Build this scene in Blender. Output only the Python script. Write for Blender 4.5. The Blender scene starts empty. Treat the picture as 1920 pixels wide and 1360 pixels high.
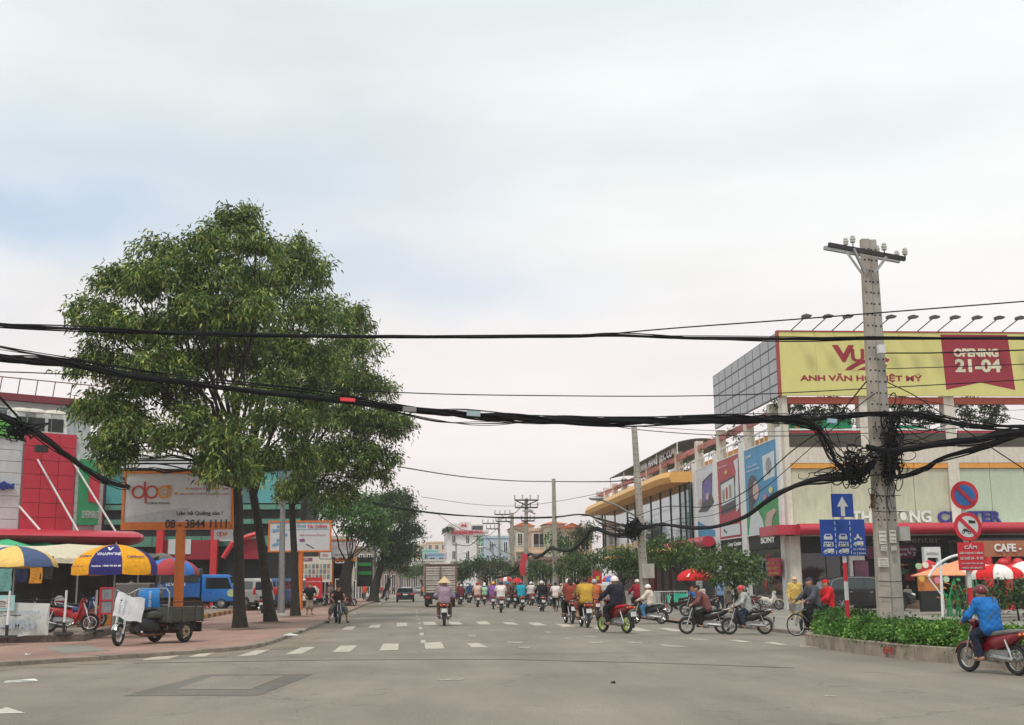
import bpy,math,random
import numpy as np
from mathutils import Matrix,Vector
random.seed(7);rng=np.random.default_rng(7)
rad=math.radians
SC=bpy.context.scene
COL=SC.collection
# ---------------------------------------------------------------- camera
FP=2250.0                                   # focal length in photograph pixels (1920 wide)
CAMH=1.6
RM=Matrix.Rotation(-rad(4.87),3,'Z')@Matrix.Rotation(rad(90+10.5),3,'X')@Matrix.Rotation(-rad(0.6),3,'Z')
cd=bpy.data.cameras.new('camera');cam=bpy.data.objects.new('camera',cd);COL.objects.link(cam)
cam.location=(0,0,CAMH);cam.rotation_euler=RM.to_euler();cd.sensor_width=36
cd.lens=36*FP/1920;cd.clip_start=.1;cd.clip_end=5000;SC.camera=cam
# ---------------------------------------------------------------- sky, sun, exposure
SUN_EL,SUN_AZ=62,205                      # azimuth the light comes from, clockwise from +Y
W=bpy.data.worlds.new('World');SC.world=W;W.use_nodes=True
nt=W.node_tree;N=nt.nodes;L=nt.links;N.clear()
def nd(t,**k):
    n=N.new(t)
    for a,b in k.items():setattr(n,a,b)
    return n
out=nd('ShaderNodeOutputWorld');sky=nd('ShaderNodeTexSky',sky_type='NISHITA');sky.sun_disc=False
sky.sun_elevation=rad(SUN_EL);sky.sun_rotation=rad(SUN_AZ);sky.air_density=1.2;sky.dust_density=2.5
bg1=nd('ShaderNodeBackground');bg1.inputs[1].default_value=.15;L.new(sky.outputs[0],bg1.inputs[0])
tc=nd('ShaderNodeTexCoord');sep=nd('ShaderNodeSeparateXYZ');L.new(tc.outputs['Generated'],sep.inputs[0])
ramp=nd('ShaderNodeValToRGB');L.new(sep.outputs[2],ramp.inputs[0])     # cloud deck, warmer near the horizon
e=ramp.color_ramp.elements;e[0].position=0;e[0].color=(.78,.71,.70,1);e[1].position=.5;e[1].color=(.70,.785,.775,1)
e2=ramp.color_ramp.elements.new(.13);e2.color=(.81,.745,.742,1)
e3=ramp.color_ramp.elements.new(.30);e3.color=(.755,.775,.768,1)
mp=nd('ShaderNodeMapping');mp.inputs['Scale'].default_value=(1.2,1.2,5.0);mp.inputs['Location'].default_value=(3.1,.4,.2)
L.new(tc.outputs['Generated'],mp.inputs[0])
nz=nd('ShaderNodeTexNoise');nz.inputs['Scale'].default_value=1.5;nz.inputs['Detail'].default_value=7;nz.inputs['Roughness'].default_value=.5
L.new(mp.outputs[0],nz.inputs['Vector'])
cr=nd('ShaderNodeMapRange');cr.inputs[1].default_value=.32;cr.inputs[2].default_value=.72;cr.inputs[3].default_value=.82;cr.inputs[4].default_value=1.04
L.new(nz.outputs['Fac'],cr.inputs[0])
mul=nd('ShaderNodeVectorMath',operation='SCALE');L.new(ramp.outputs[0],mul.inputs[0]);L.new(cr.outputs[0],mul.inputs['Scale'])
bg2=nd('ShaderNodeBackground');L.new(mul.outputs[0],bg2.inputs[0]);bg2.inputs[1].default_value=1.0
# a thinner stretch of the cloud deck where the blue shows through
def patch(px,py,sx,sy,amp):
    d=RM@Vector(((px-960)/FP,-(py-680)/FP,-1));d.normalize()
    s=nd('ShaderNodeVectorMath',operation='SUBTRACT');L.new(wob.outputs[0],s.inputs[0]);s.inputs[1].default_value=d
    m=nd('ShaderNodeVectorMath',operation='MULTIPLY');L.new(s.outputs[0],m.inputs[0]);m.inputs[1].default_value=(1/sx,1/sx,1/sy)
    l=nd('ShaderNodeVectorMath',operation='LENGTH');L.new(m.outputs[0],l.inputs[0])
    r=nd('ShaderNodeMapRange',interpolation_type='SMOOTHERSTEP');L.new(l.outputs['Value'],r.inputs[0])
    r.inputs[1].default_value=0;r.inputs[2].default_value=1;r.inputs[3].default_value=amp;r.inputs[4].default_value=0
    return r
n2=nd('ShaderNodeTexNoise');n2.inputs['Scale'].default_value=7;n2.inputs['Detail'].default_value=6;L.new(tc.outputs['Generated'],n2.inputs['Vector'])
ws=nd('ShaderNodeVectorMath',operation='SUBTRACT');L.new(n2.outputs['Color'],ws.inputs[0]);ws.inputs[1].default_value=(.5,.5,.5)
wm=nd('ShaderNodeVectorMath',operation='SCALE');L.new(ws.outputs[0],wm.inputs[0]);wm.inputs['Scale'].default_value=.10
wob=nd('ShaderNodeVectorMath',operation='ADD');L.new(tc.outputs['Generated'],wob.inputs[0]);L.new(wm.outputs[0],wob.inputs[1])
tot=None
for a in [(-60,420,.22,.055,.50),(330,330,.40,.11,.38),(620,520,.30,.05,.32),(900,580,.22,.04,.2),(-900,500,.4,.08,.6),(3300,300,.4,.1,.5),(1500,250,.3,.06,.08)]:
    p=patch(*a)
    if tot is None:tot=p
    else:
        q=nd('ShaderNodeMath',operation='ADD',use_clamp=True);L.new(tot.outputs[0],q.inputs[0]);L.new(p.outputs[0],q.inputs[1]);tot=q
mx=nd('ShaderNodeMixShader');L.new(tot.outputs[0],mx.inputs[0]);L.new(bg2.outputs[0],mx.inputs[1]);L.new(bg1.outputs[0],mx.inputs[2])
L.new(mx.outputs[0],out.inputs[0])
ld=bpy.data.lights.new('sun','SUN');ld.energy=1.5;ld.angle=rad(10);ld.color=(1,.95,.87)
sun=bpy.data.objects.new('sun',ld);COL.objects.link(sun)
sd=Vector((math.sin(rad(SUN_AZ))*math.cos(rad(SUN_EL)),math.cos(rad(SUN_AZ))*math.cos(rad(SUN_EL)),math.sin(rad(SUN_EL))))
sun.rotation_euler=sd.to_track_quat('Z','Y').to_euler();sun.location=(0,0,60)
VS=SC.view_settings;SC.display_settings.display_device='sRGB'
VS.view_transform='Standard';VS.look='None';VS.gamma=1;VS.use_curve_mapping=False;VS.exposure=0.38

# ---------------------------------------------------------------- survey helpers: photograph pixel -> point of the place
def ray(px,py):return RM@Vector(((px-960)/FP,-(py-680)/FP,-1))
def G(px,py,z=0.0):
    d=ray(px,py);t=(z-CAMH)/d.z;return Vector((d.x*t,d.y*t,z))
def P(px,py,Y):
    d=ray(px,py);t=Y/d.y;return Vector((d.x*t,Y,CAMH+d.z*t))
def PX(px,py,X):
    d=ray(px,py);t=X/d.x;return Vector((X,d.y*t,CAMH+d.z*t))

# ---------------------------------------------------------------- materials
MATS={}
def mat(name,col,rough=.7,metal=0.,var=.12,scale=6.,bump=0.,bscale=40.,dirt=0.,coat=0.,spec=.5):
    if name in MATS:return MATS[name]
    m=bpy.data.materials.new(name);MATS[name]=m;m.use_nodes=True;t=m.node_tree;n=t.nodes;l=t.links
    b=n['Principled BSDF'];b.inputs['Roughness'].default_value=rough;b.inputs['Metallic'].default_value=metal
    b.inputs['Specular IOR Level'].default_value=spec
    if coat:b.inputs['Coat Weight'].default_value=coat;b.inputs['Coat Roughness'].default_value=.08
    c=n.new('ShaderNodeTexCoord');z=n.new('ShaderNodeTexNoise');z.inputs['Scale'].default_value=scale;z.inputs['Detail'].default_value=5
    l.new(c.outputs['Object'],z.inputs['Vector'])
    mr=n.new('ShaderNodeMapRange');mr.inputs[1].default_value=.3;mr.inputs[2].default_value=.7;mr.inputs[3].default_value=1-var;mr.inputs[4].default_value=1+var
    l.new(z.outputs['Fac'],mr.inputs[0])
    v=n.new('ShaderNodeVectorMath');v.operation='SCALE';v.inputs[0].default_value=col[:3];l.new(mr.outputs[0],v.inputs['Scale'])
    o=v.outputs[0]
    if dirt:
        z2=n.new('ShaderNodeTexNoise');z2.inputs['Scale'].default_value=2.3;z2.inputs['Detail'].default_value=9;z2.inputs['Roughness'].default_value=.7
        mp_=n.new('ShaderNodeMapping');mp_.inputs['Scale'].default_value=(1.6,1.6,.35);l.new(c.outputs['Object'],mp_.inputs[0]);l.new(mp_.outputs[0],z2.inputs['Vector'])
        m2=n.new('ShaderNodeMapRange');m2.inputs[1].default_value=.45;m2.inputs[2].default_value=.75;m2.inputs[3].default_value=0;m2.inputs[4].default_value=dirt;l.new(z2.outputs['Fac'],m2.inputs[0])
        mi=n.new('ShaderNodeMix');mi.data_type='RGBA';l.new(m2.outputs[0],mi.inputs[0]);l.new(o,mi.inputs[6]);mi.inputs[7].default_value=(.11,.09,.07,1);o=mi.outputs[2]
    l.new(o,b.inputs['Base Color'])
    if bump:
        z3=n.new('ShaderNodeTexNoise');z3.inputs['Scale'].default_value=bscale;z3.inputs['Detail'].default_value=4;l.new(c.outputs['Object'],z3.inputs['Vector'])
        bp=n.new('ShaderNodeBump');bp.inputs['Strength'].default_value=bump;bp.inputs['Distance'].default_value=.02;l.new(z3.outputs['Fac'],bp.inputs['Height']);l.new(bp.outputs[0],b.inputs['Normal'])
    return m
def hexc(h):
    f=lambda v:(v/12.92 if v<=.04045 else ((v+.055)/1.055)**2.4)
    return tuple(f(int(h[i:i+2],16)/255)for i in (0,2,4))
def paint(h,rough=.35,coat=.3):return mat('paint_'+h,hexc(h),rough,coat=coat,var=.05,dirt=.12)
def cloth(h):return mat('cloth_'+h,hexc(h),.9,var=.14,scale=9,bump=.3,bscale=25)
def flat(h,rough=.8):return mat('flat_'+h,hexc(h),rough,var=.06,dirt=.12)
def leafmat(name,c1,c2,c3):
    m=bpy.data.materials.new(name);MATS[name]=m;m.use_nodes=True;t=m.node_tree;n=t.nodes;l=t.links
    b=n['Principled BSDF'];b.inputs['Roughness'].default_value=.45;b.inputs['Specular IOR Level'].default_value=.35
    g=n.new('ShaderNodeNewGeometry');r=n.new('ShaderNodeValToRGB');l.new(g.outputs['Random Per Island'],r.inputs[0])
    c=n.new('ShaderNodeTexCoord');z=n.new('ShaderNodeTexNoise');z.inputs['Scale'].default_value=1.7;z.inputs['Detail'].default_value=2;l.new(c.outputs['Object'],z.inputs['Vector'])
    r.color_ramp.elements[0].color=(*c1,1);r.color_ramp.elements[0].position=.15;r.color_ramp.elements[1].color=(*c3,1);r.color_ramp.elements[1].position=1
    k=r.color_ramp.elements.new(.65);k.color=(*c2,1)
    mr=n.new('ShaderNodeMapRange');mr.inputs[1].default_value=.35;mr.inputs[2].default_value=.68;mr.inputs[3].default_value=.65;mr.inputs[4].default_value=1.75;l.new(z.outputs['Fac'],mr.inputs[0])  # clump-scale brightness noise paints clumpy highlights into the leaf colour
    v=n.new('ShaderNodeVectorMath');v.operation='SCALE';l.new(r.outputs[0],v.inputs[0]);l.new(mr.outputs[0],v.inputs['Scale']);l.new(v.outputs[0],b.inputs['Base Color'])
    tr=n.new('ShaderNodeBsdfTranslucent');l.new(v.outputs[0],tr.inputs[0]);ms=n.new('ShaderNodeMixShader');ms.inputs[0].default_value=.3
    l.new(b.outputs[0],ms.inputs[1]);l.new(tr.outputs[0],ms.inputs[2]);l.new(ms.outputs[0],n['Material Output'].inputs[0])
    return m
def glass(name,col,rough=.06,spec=.8):
    return mat(name,col,rough,var=.05,spec=spec)
M_black=mat('black_rubber',(.018,.018,.02),.75,dirt=.25);M_dark=mat('dark_metal',(.03,.03,.033),.5,.3,dirt=.3)
M_chrome=mat('chrome',(.62,.62,.63),.22,1.);M_steel=mat('steel',(.35,.35,.35),.45,.7,dirt=.3)
M_white=mat('white_paint',(.74,.74,.73),.5,dirt=.15);M_conc=mat('concrete',(.40,.37,.34),.9,var=.2,scale=3,bump=.4,dirt=.3)
M_cable=mat('black_cable',(.010,.010,.012),.85,bump=.5,bscale=60,spec=.2)
M_skin=mat('skin',(.42,.22,.14),.6,var=.08);M_hair=mat('hair',(.012,.01,.009),.6)
M_glassd=glass('dark_glass',(.02,.025,.03));M_glasst=glass('teal_glass',(.03,.12,.13),.04)
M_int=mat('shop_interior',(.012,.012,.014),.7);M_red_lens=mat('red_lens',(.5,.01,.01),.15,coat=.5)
M_bark=mat('bark',(.030,.024,.020),.95,var=.35,scale=5,bump=1.,bscale=14)
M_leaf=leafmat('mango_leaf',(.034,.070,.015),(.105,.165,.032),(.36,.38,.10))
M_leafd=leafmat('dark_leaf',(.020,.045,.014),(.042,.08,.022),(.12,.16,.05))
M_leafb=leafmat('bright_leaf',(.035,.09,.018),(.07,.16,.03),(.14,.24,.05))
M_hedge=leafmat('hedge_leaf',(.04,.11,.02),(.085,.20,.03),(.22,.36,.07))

# ---------------------------------------------------------------- mesh builder
class MB:
    def __init__(s):s.v=[];s.f=[];s.m=[];s.k=0
    def add(s,vs,fs):
        o=len(s.v);s.v+=[tuple(a)for a in vs];s.f+=[tuple(i+o for i in f)for f in fs];s.m+=[s.k]*len(fs);return s
    def box(s,x0,x1,y0,y1,z0,z1,M=None):
        vs=[Vector((x,y,z))for x in (x0,x1)for y in (y0,y1)for z in (z0,z1)]
        if M is not None:vs=[M@v for v in vs]
        return s.add(vs,[(0,1,3,2),(4,6,7,5),(0,4,5,1),(2,3,7,6),(0,2,6,4),(1,5,7,3)])
    def cbox(s,c,d,M=None):return s.box(c[0]-d[0]/2,c[0]+d[0]/2,c[1]-d[1]/2,c[1]+d[1]/2,c[2]-d[2]/2,c[2]+d[2]/2,M)
    def tube(s,pts,r,n=6,cap=True):
        pts=[Vector(p)for p in pts];k=len(pts);rs=r if isinstance(r,(list,tuple))else [r]*k
        vs=[];prev=None
        for i,p in enumerate(pts):
            t=(pts[min(i+1,k-1)]-pts[max(i-1,0)])
            t=t.normalized()if t.length>1e-9 else Vector((0,0,1))
            if prev is None:u=t.cross(Vector((0,0,1))if abs(t.z)<.95 else Vector((1,0,0))).normalized()
            else:
                u=(prev-t*prev.dot(t));u=u.normalized()if u.length>1e-6 else t.orthogonal().normalized()
            prev=u;w=t.cross(u)
            for j in range(n):
                a=2*math.pi*j/n;vs.append(p+(u*math.cos(a)+w*math.sin(a))*rs[i])
        fs=[(i*n+j,i*n+(j+1)%n,(i+1)*n+(j+1)%n,(i+1)*n+j)for i in range(k-1)for j in range(n)]
        if cap:fs+=[tuple(range(n-1,-1,-1)),tuple(range((k-1)*n,k*n))]
        return s.add(vs,fs)
    def cyl(s,a,b,r,r2=None,n=12):return s.tube([a,b],[r,r if r2 is None else r2],n)
    def rings(s,rings,cap=True):
        n=len(rings[0]);vs=[v for r in rings for v in r];k=len(rings)
        fs=[(i*n+j,i*n+(j+1)%n,(i+1)*n+(j+1)%n,(i+1)*n+j)for i in range(k-1)for j in range(n)]
        if cap:fs+=[tuple(range(n-1,-1,-1)),tuple(range((k-1)*n,k*n))]
        return s.add(vs,fs)
    def loft(s,st,n=10,e=2.6):
        # stations along x: (x, z_centre, half_width_y, half_height_z)
        R_=[]
        for x,z,w,h in st:
            R_.append([(x,w*math.copysign(abs(math.cos(a))**(2/e),math.cos(a)),z+h*math.copysign(abs(math.sin(a))**(2/e),math.sin(a)))for a in [2*math.pi*j/n for j in range(n)]])
        return s.rings(R_)
    def prism(s,prof,hw,bev=.0,taper=None):
        # side profile [(x,z)] extruded over y in [-hw,hw] with rounded edges; taper(z)->width factor
        cx=sum(p[0]for p in prof)/len(prof);cz=sum(p[1]for p in prof)/len(prof)
        def ring(y,ins):
            r=[]
            for x,z in prof:
                dx,dz=x-cx,z-cz;q=math.hypot(dx,dz)or 1;f=max(0,1-ins/q);zz=cz+dz*f
                r.append((cx+dx*f,y*(taper(zz)if taper else 1),zz))
            return r
        ys=[(-hw,bev),(-hw+bev*.3,bev*.3),(-hw+bev,0),(hw-bev,0),(hw-bev*.3,bev*.3),(hw,bev)]if bev else [(-hw,0),(hw,0)]
        return s.rings([ring(y,i)for y,i in ys])
    def poly(s,prof,y,th,M=None):
        # flat outline [(x,z)] facing -y, front at y, thickness th behind
        n=len(prof);vs=[Vector((x,y,z))for x,z in prof]+[Vector((x,y+th,z))for x,z in prof]
        if M is not None:vs=[M@v for v in vs]
        return s.add(vs,[tuple(range(n)),tuple(range(2*n-1,n-1,-1))]+[(i,i+n,(i+1)%n+n,(i+1)%n)for i in range(n)])
    def ell(s,c,r,n=12,m=8,z0=-1.,z1=1.):
        a0,a1=math.asin(z0),math.asin(z1);R_=[]
        for i in range(m+1):
            a=a0+(a1-a0)*i/m;q=max(math.cos(a),.001)
            R_.append([(c[0]+r[0]*q*math.cos(2*math.pi*j/n),c[1]+r[1]*q*math.sin(2*math.pi*j/n),c[2]+r[2]*math.sin(a))for j in range(n)])
        return s.rings(R_)
    def torus(s,c,R0,r,n=20,m=6,sy=1.):   # axis y
        vs=[];
        for i in range(n):
            a=2*math.pi*i/n
            for j in range(m):
                b=2*math.pi*j/m;q=R0+r*math.cos(b);vs.append((c[0]+q*math.cos(a),c[1]+r*sy*math.sin(b),c[2]+q*math.sin(a)))
        return s.add(vs,[(i*m+j,i*m+(j+1)%m,((i+1)%n)*m+(j+1)%m,((i+1)%n)*m+j)for i in range(n)for j in range(m)])
    def mesh(s,name,mats,smooth=False):
        me=bpy.data.meshes.new(name);me.from_pydata(s.v,[],s.f)
        for m in (mats if isinstance(mats,(list,tuple))else [mats]):me.materials.append(m)
        if any(s.m):me.polygons.foreach_set('material_index',s.m)
        if smooth:me.polygons.foreach_set('use_smooth',[True]*len(s.f))
        me.validate();fixn(me)
        if smooth:
            try:me.set_sharp_from_angle(angle=rad(38))
            except Exception:pass
        return me
    def build(s,name,mats,parent=None,smooth=False,label=None,kind=None):return obj(name,s.mesh(name,mats,smooth),parent,label,kind)
def fixn(me):
    import bmesh
    b=bmesh.new();b.from_mesh(me);bmesh.ops.recalc_face_normals(b,faces=b.faces);b.to_mesh(me);b.free()
def obj(name,data,parent=None,label=None,kind=None,mats=None):
    o=bpy.data.objects.new(name,data);COL.objects.link(o)
    if parent is not None:o.parent=parent
    if label:o['label']=label
    if kind:o['kind']=kind
    if mats:
        for i,m in enumerate(mats):
            if m is not None:o.material_slots[i].link='OBJECT';o.material_slots[i].material=m
    return o
def thing(name,label,cat,loc=(0,0,0),rz=0.,group=None):
    o=bpy.data.objects.new(name,None);COL.objects.link(o);o.location=loc;o.rotation_euler=(0,0,rz)
    o['label']=label;o['category']=cat;o.empty_display_size=.2
    if group:o['group']=group
    return o
def tag(o,label,cat,group=None):
    o['label']=label;o['category']=cat
    if group:o['group']=group
    return o
def struct(name,mb,m,parent=None,**k):return mb.build(name,m,parent,kind='structure',**k)
TXT={}
def text(s,x0,x1,z0,z1,y,m,parent,name='lettering',th=.012,bold=0.,shear=0.,M=None,label=None,mirror=False):
    key=(s,bold,shear)
    if key not in TXT:
        c=bpy.data.curves.new('t','FONT');c.body=s;c.size=1;c.offset=bold;c.shear=shear;c.extrude=.5;c.resolution_u=3
        o=bpy.data.objects.new('t',c);COL.objects.link(o);dg=bpy.context.evaluated_depsgraph_get();me=bpy.data.meshes.new_from_object(o.evaluated_get(dg))
        n=len(me.vertices);a=np.empty(n*3);me.vertices.foreach_get('co',a);a=a.reshape(-1,3);f=[tuple(p.vertices)for p in me.polygons]
        bpy.data.objects.remove(o);bpy.data.curves.remove(c);bpy.data.meshes.remove(me);TXT[key]=(a,f)
    a,f=TXT[key];lo,hi=a.min(0),a.max(0);q=(a-lo)/np.maximum(hi-lo,1e-6)
    if mirror:q[:,0]=1-q[:,0]
    vs=np.stack([x0+q[:,0]*(x1-x0),y-th*q[:,2],z0+q[:,1]*(z1-z0)],1)
    me=bpy.data.meshes.new(name);me.from_pydata(vs.tolist(),[],f);me.materials.append(m);fixn(me)
    o=obj(name,me,parent,label)
    if M is not None:o.matrix_local=M
    return o
def smooth_path(pts,k=6):
    pts=[Vector(p)for p in pts];q=[pts[0]*2-pts[1]]+pts+[pts[-1]*2-pts[-2]];o=[]
    for i in range(1,len(q)-2):
        for j in range(k):
            t=j/k;a,b,c,d=q[i-1],q[i],q[i+1],q[i+2]
            o.append(.5*((2*b)+(c-a)*t+(2*a-5*b+4*c-d)*t*t+(3*b-a-3*c+d)*t**3))
    o.append(pts[-1]);return o
# ================================================================ foliage
def leaf_mesh(name,centers,outdirs,n_leaf,length,width,spread,droop,m,seed=1,updn=0.):
    r=np.random.default_rng(seed);c=np.repeat(np.array(centers,float),n_leaf,0);od=np.repeat(np.array(outdirs,float),n_leaf,0)
    k=len(c);c=c+r.normal(0,spread,(k,3))*np.array([1,1,.8])
    d=r.normal(0,1,(k,3));d/=np.linalg.norm(d,axis=1,keepdims=True)
    d=d*.9+od*.55;d[:,2]-=droop*r.uniform(.4,1.4,k);d/=np.linalg.norm(d,axis=1,keepdims=True)
    s=np.cross(d,r.normal(0,1,(k,3)));s/=np.linalg.norm(s,axis=1,keepdims=True)
    ln=length*r.uniform(.6,1.3,(k,1));w=width*r.uniform(.7,1.25,(k,1));nn=np.cross(d,s)
    a=c;b=c+d*ln*.42+s*w*.5+nn*w*.12;t=c+d*ln-np.array([0,0,1])*ln*.18;e_=c+d*ln*.42-s*w*.5+nn*w*.12
    v=np.stack([a,b,t,e_],1).reshape(-1,3)
    me=bpy.data.meshes.new(name);me.vertices.add(4*k);me.vertices.foreach_set('co',v.ravel())
    me.loops.add(4*k);me.loops.foreach_set('vertex_index',np.arange(4*k));me.polygons.add(k);me.polygons.foreach_set('loop_start',np.arange(0,4*k,4));me.polygons.foreach_set('loop_total',np.full(k,4))
    me.update(calc_edges=True);me.materials.append(m);return me
def crown_pts(lobes,dens,seed=1,inner=.25,low=.0):
    r=np.random.default_rng(seed);C_,D_=[],[]
    for (c,rx,ry,rz)in lobes:
        n=max(4,int(dens*(rx*ry+rx*rz+ry*rz)*4.19))
        d=r.normal(0,1,(n,3));d/=np.linalg.norm(d,axis=1,keepdims=True);d[:,2]=np.where(d[:,2]<-.35+low,-d[:,2]*.6,d[:,2])
        bump_=1+.16*np.sin(d[:,0]*5+seed+c[0])*np.sin(d[:,2]*6+c[2])*np.cos(d[:,1]*4)
        q=np.where(r.uniform(0,1,n)<inner,r.uniform(.35,.8,n),r.uniform(.84,1.06,n))*bump_
        C_.append(np.array(c)+d*q[:,None]*np.array([rx,ry,rz]));D_.append(d)
    return np.concatenate(C_),np.concatenate(D_)
def limb_path(a,b,sag,seed,k=7):
    r=random.Random(seed);a=Vector(a);b=Vector(b);o=[]
    for i in range(k+1):
        t=i/k;p=a.lerp(b,t);p.z+=sag*math.sin(math.pi*t)
        j=(b-a).length*.035*math.sin(math.pi*t);o.append(p+Vector((r.uniform(-j,j),r.uniform(-j,j),r.uniform(-j,j))))
    return o
def trunk_mb(base,top,r0,r1,seed=1,k=10,lean=.12,n=12):
    r=random.Random(seed);base=Vector(base);top=Vector(top);pts,rs=[],[]
    for i in range(k+1):
        t=i/k;p=base.lerp(top,t)+Vector((math.sin(t*5+seed)*lean*t,math.cos(t*4+seed)*lean*t,0));pts.append(p)
        rs.append((r0+(r1-r0)*t)*(1+.55*math.exp(-t*k*1.3))*r.uniform(.96,1.05))
    return MB().tube(pts,rs,n),pts
def make_tree(name,label,base,fork,lobes,r0,r1,lm,dens,nleaf,ll,lw,spread=.28,droop=.7,seed=1,group=None,inner=.25,twigs=3,cat='tree',lean=.12,low=0.):
    t=thing(name,label,cat,base,0,group);b=Vector(base)
    tb,pts=trunk_mb((0,0,-.05),Vector(fork)-b,r0,r1,seed,lean=lean);tb.build('trunk',M_bark,t,True)
    fk=pts[-1];lb=MB();rr=random.Random(seed)
    for i,(c,rx,ry,rz)in enumerate(lobes):
        c=Vector(c)-b;st=pts[-1-rr.randrange(0,3)];ln=(c-st).length
        q0=min(r1*.6,.02+ln*.010+.01);path=limb_path(st,c,ln*.05,seed*31+i);kk=len(path)
        lb.tube(path,[q0*(1-.75*j/(kk-1))for j in range(kk)],6,False)
        for j in range(twigs):
            s=path[rr.randrange(kk//2-1,kk)];d=Vector((rr.uniform(-1,1)*rx,rr.uniform(-1,1)*ry,rr.uniform(-.5,1)*rz))*.85
            p2=limb_path(s,c+d,.1,seed*77+i*9+j,4);lb.tube(p2,[q0*.38*(1-.8*jj/4)for jj in range(5)],4,False)
    lb.build('limbs',M_bark,t)
    C_,D_=crown_pts([(Vector(c)-b,rx,ry,rz)for c,rx,ry,rz in lobes],dens,seed,inner,low)
    obj('crown',leaf_mesh('crown',C_,D_,nleaf,ll,lw,spread,droop,lm,seed),t)
    return t
def lobe(px,py,r,Y,fy=1.,fz=1.):
    c=P(px,py,Y);R_=r*c.length/FP*1.0;return (c,R_,R_*fy,R_*fz)

# ================================================================ people
def sdf_caps(Pt,segs,k=.022):
    acc=np.zeros(Pt.shape[0])
    for a,b,ra,rb in segs:
        a=np.array(a);b=np.array(b);ab=b-a;L2=max(ab@ab,1e-9);t=np.clip(((Pt-a)@ab)/L2,0,1)
        d=np.linalg.norm(Pt-a-t[:,None]*ab,axis=1)-(ra+(rb-ra)*t);acc+=np.exp(-np.clip(d,-.5,.8)/k)
    return -k*np.log(np.maximum(acc,1e-30))
def net(segs,h=.022,k=.022,wr=0.,seed=0):
    A=np.array([s[0]for s in segs]+[s[1]for s in segs]);m=max(max(s[2],s[3])for s in segs)+3*h+.02
    lo=A.min(0)-m;hi=A.max(0)+m;n=np.ceil((hi-lo)/h).astype(int)+1
    ax=[lo[i]+h*np.arange(n[i])for i in range(3)];X,Y,Z=np.meshgrid(*ax,indexing='ij')
    Pt=np.stack([X.ravel(),Y.ravel(),Z.ravel()],1);f=sdf_caps(Pt,segs,k)
    if wr:f=f+wr*(np.sin(Pt[:,2]*46+5*np.sin(Pt[:,0]*13+seed)+4*Pt[:,1])*np.sin(Pt[:,1]*31+Pt[:,0]*27+seed))
    f=f.reshape(n);ins=f<0
    pos=np.zeros(tuple(n-1)+(3,));cnt=np.zeros(tuple(n-1))
    for axn in range(3):
        sl0=[slice(None)]*3;sl1=[slice(None)]*3;sl0[axn]=slice(0,-1);sl1[axn]=slice(1,None)
        f0,f1=f[tuple(sl0)],f[tuple(sl1)];cr_=(f0<0)!=(f1<0);t=np.where(cr_,f0/np.where(cr_,f0-f1,1),0)
        o1,o2=[a for a in range(3)if a!=axn]
        for d1 in (0,1):
            for d2 in (0,1):
                s=[slice(None)]*3;s[o1]=slice(d1,n[o1]-1+d1);s[o2]=slice(d2,n[o2]-1+d2);c=cr_[tuple(s)];tt=t[tuple(s)]
                cnt+=c;v=np.zeros(c.shape+(3,));v[...,axn]=tt;v[...,o1]=d1;v[...,o2]=d2;pos+=v*c[...,None]
    act=cnt>0;idx=np.full(act.shape,-1);idx[act]=np.arange(act.sum());ii=np.argwhere(act)
    V=lo+h*(ii+pos[act]/cnt[act][:,None]);Fs=[]
    for axn in range(3):
        sl0=[slice(1,-1)]*3;sl1=[slice(1,-1)]*3;sl0[axn]=slice(0,-1);sl1[axn]=slice(1,None)
        a0,a1=ins[tuple(sl0)],ins[tuple(sl1)];cr_=np.argwhere(a0!=a1);o1,o2=[a for a in range(3)if a!=axn]
        base=cr_.copy();base[:,o1]+=1;base[:,o2]+=1;q=[]
        for d1,d2 in ((-1,-1),(0,-1),(0,0),(-1,0)):
            g=base.copy();g[:,o1]+=d1;g[:,o2]+=d2;q.append(idx[g[:,0],g[:,1],g[:,2]])
        q=np.stack(q,1);q=q[(q>=0).all(1)];Fs.append(q)
    return V,np.concatenate(Fs)
def netmesh(name,V,Fq,m,extra=None):
    vs=V.tolist();fs=Fq.tolist()
    if extra is not None:o=len(vs);vs+=extra.v;fs+=[tuple(i+o for i in f)for f in extra.f]
    me=bpy.data.meshes.new(name);me.from_pydata(vs,[],fs);me.materials.append(m);me.polygons.foreach_set('use_smooth',[True]*len(fs));fixn(me);return me
def jt(**k):return {a:Vector(b)for a,b in k.items()}
# joints: local frame, facing +x, y to the figure's left hand side, origin on the ground
def stand(step=0.,arms='down',bend=0.):
    h=.90;j=jt(pel=(0,0,h),ch=(.02+bend*.18,0,h+.32),nk=(.03+bend*.34,0,h+.53),hd=(.06+bend*.42,0,h+.66))
    for s,n in ((1,'l'),(-1,'r')):
        j['sh'+n]=Vector((j['nk'].x-.01,s*.19,h+.48));j['hip'+n]=Vector((0,s*.09,h-.02))
        j['kn'+n]=Vector((.04+s*step*.18,s*.11,.47));j['an'+n]=Vector((s*step*.30-.02,s*.13,.08));j['to'+n]=j['an'+n]+Vector((.17,s*.03,-.045))
        if arms=='down':el,ha=Vector((-.04+bend*.25-s*step*.1,s*.26,h+.2)),Vector((.04+bend*.3-s*step*.16,s*.27,h-.04))
        elif arms=='hips':el,ha=Vector((-.10,s*.40,h+.22)),Vector((.06,s*.17,h+.06))
        else:el,ha=Vector((.12+bend*.2,s*.25,h+.18)),Vector((.36+bend*.2,s*.14,h+.16))
        j['el'+n],j['ha'+n]=el,ha
    return j
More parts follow.
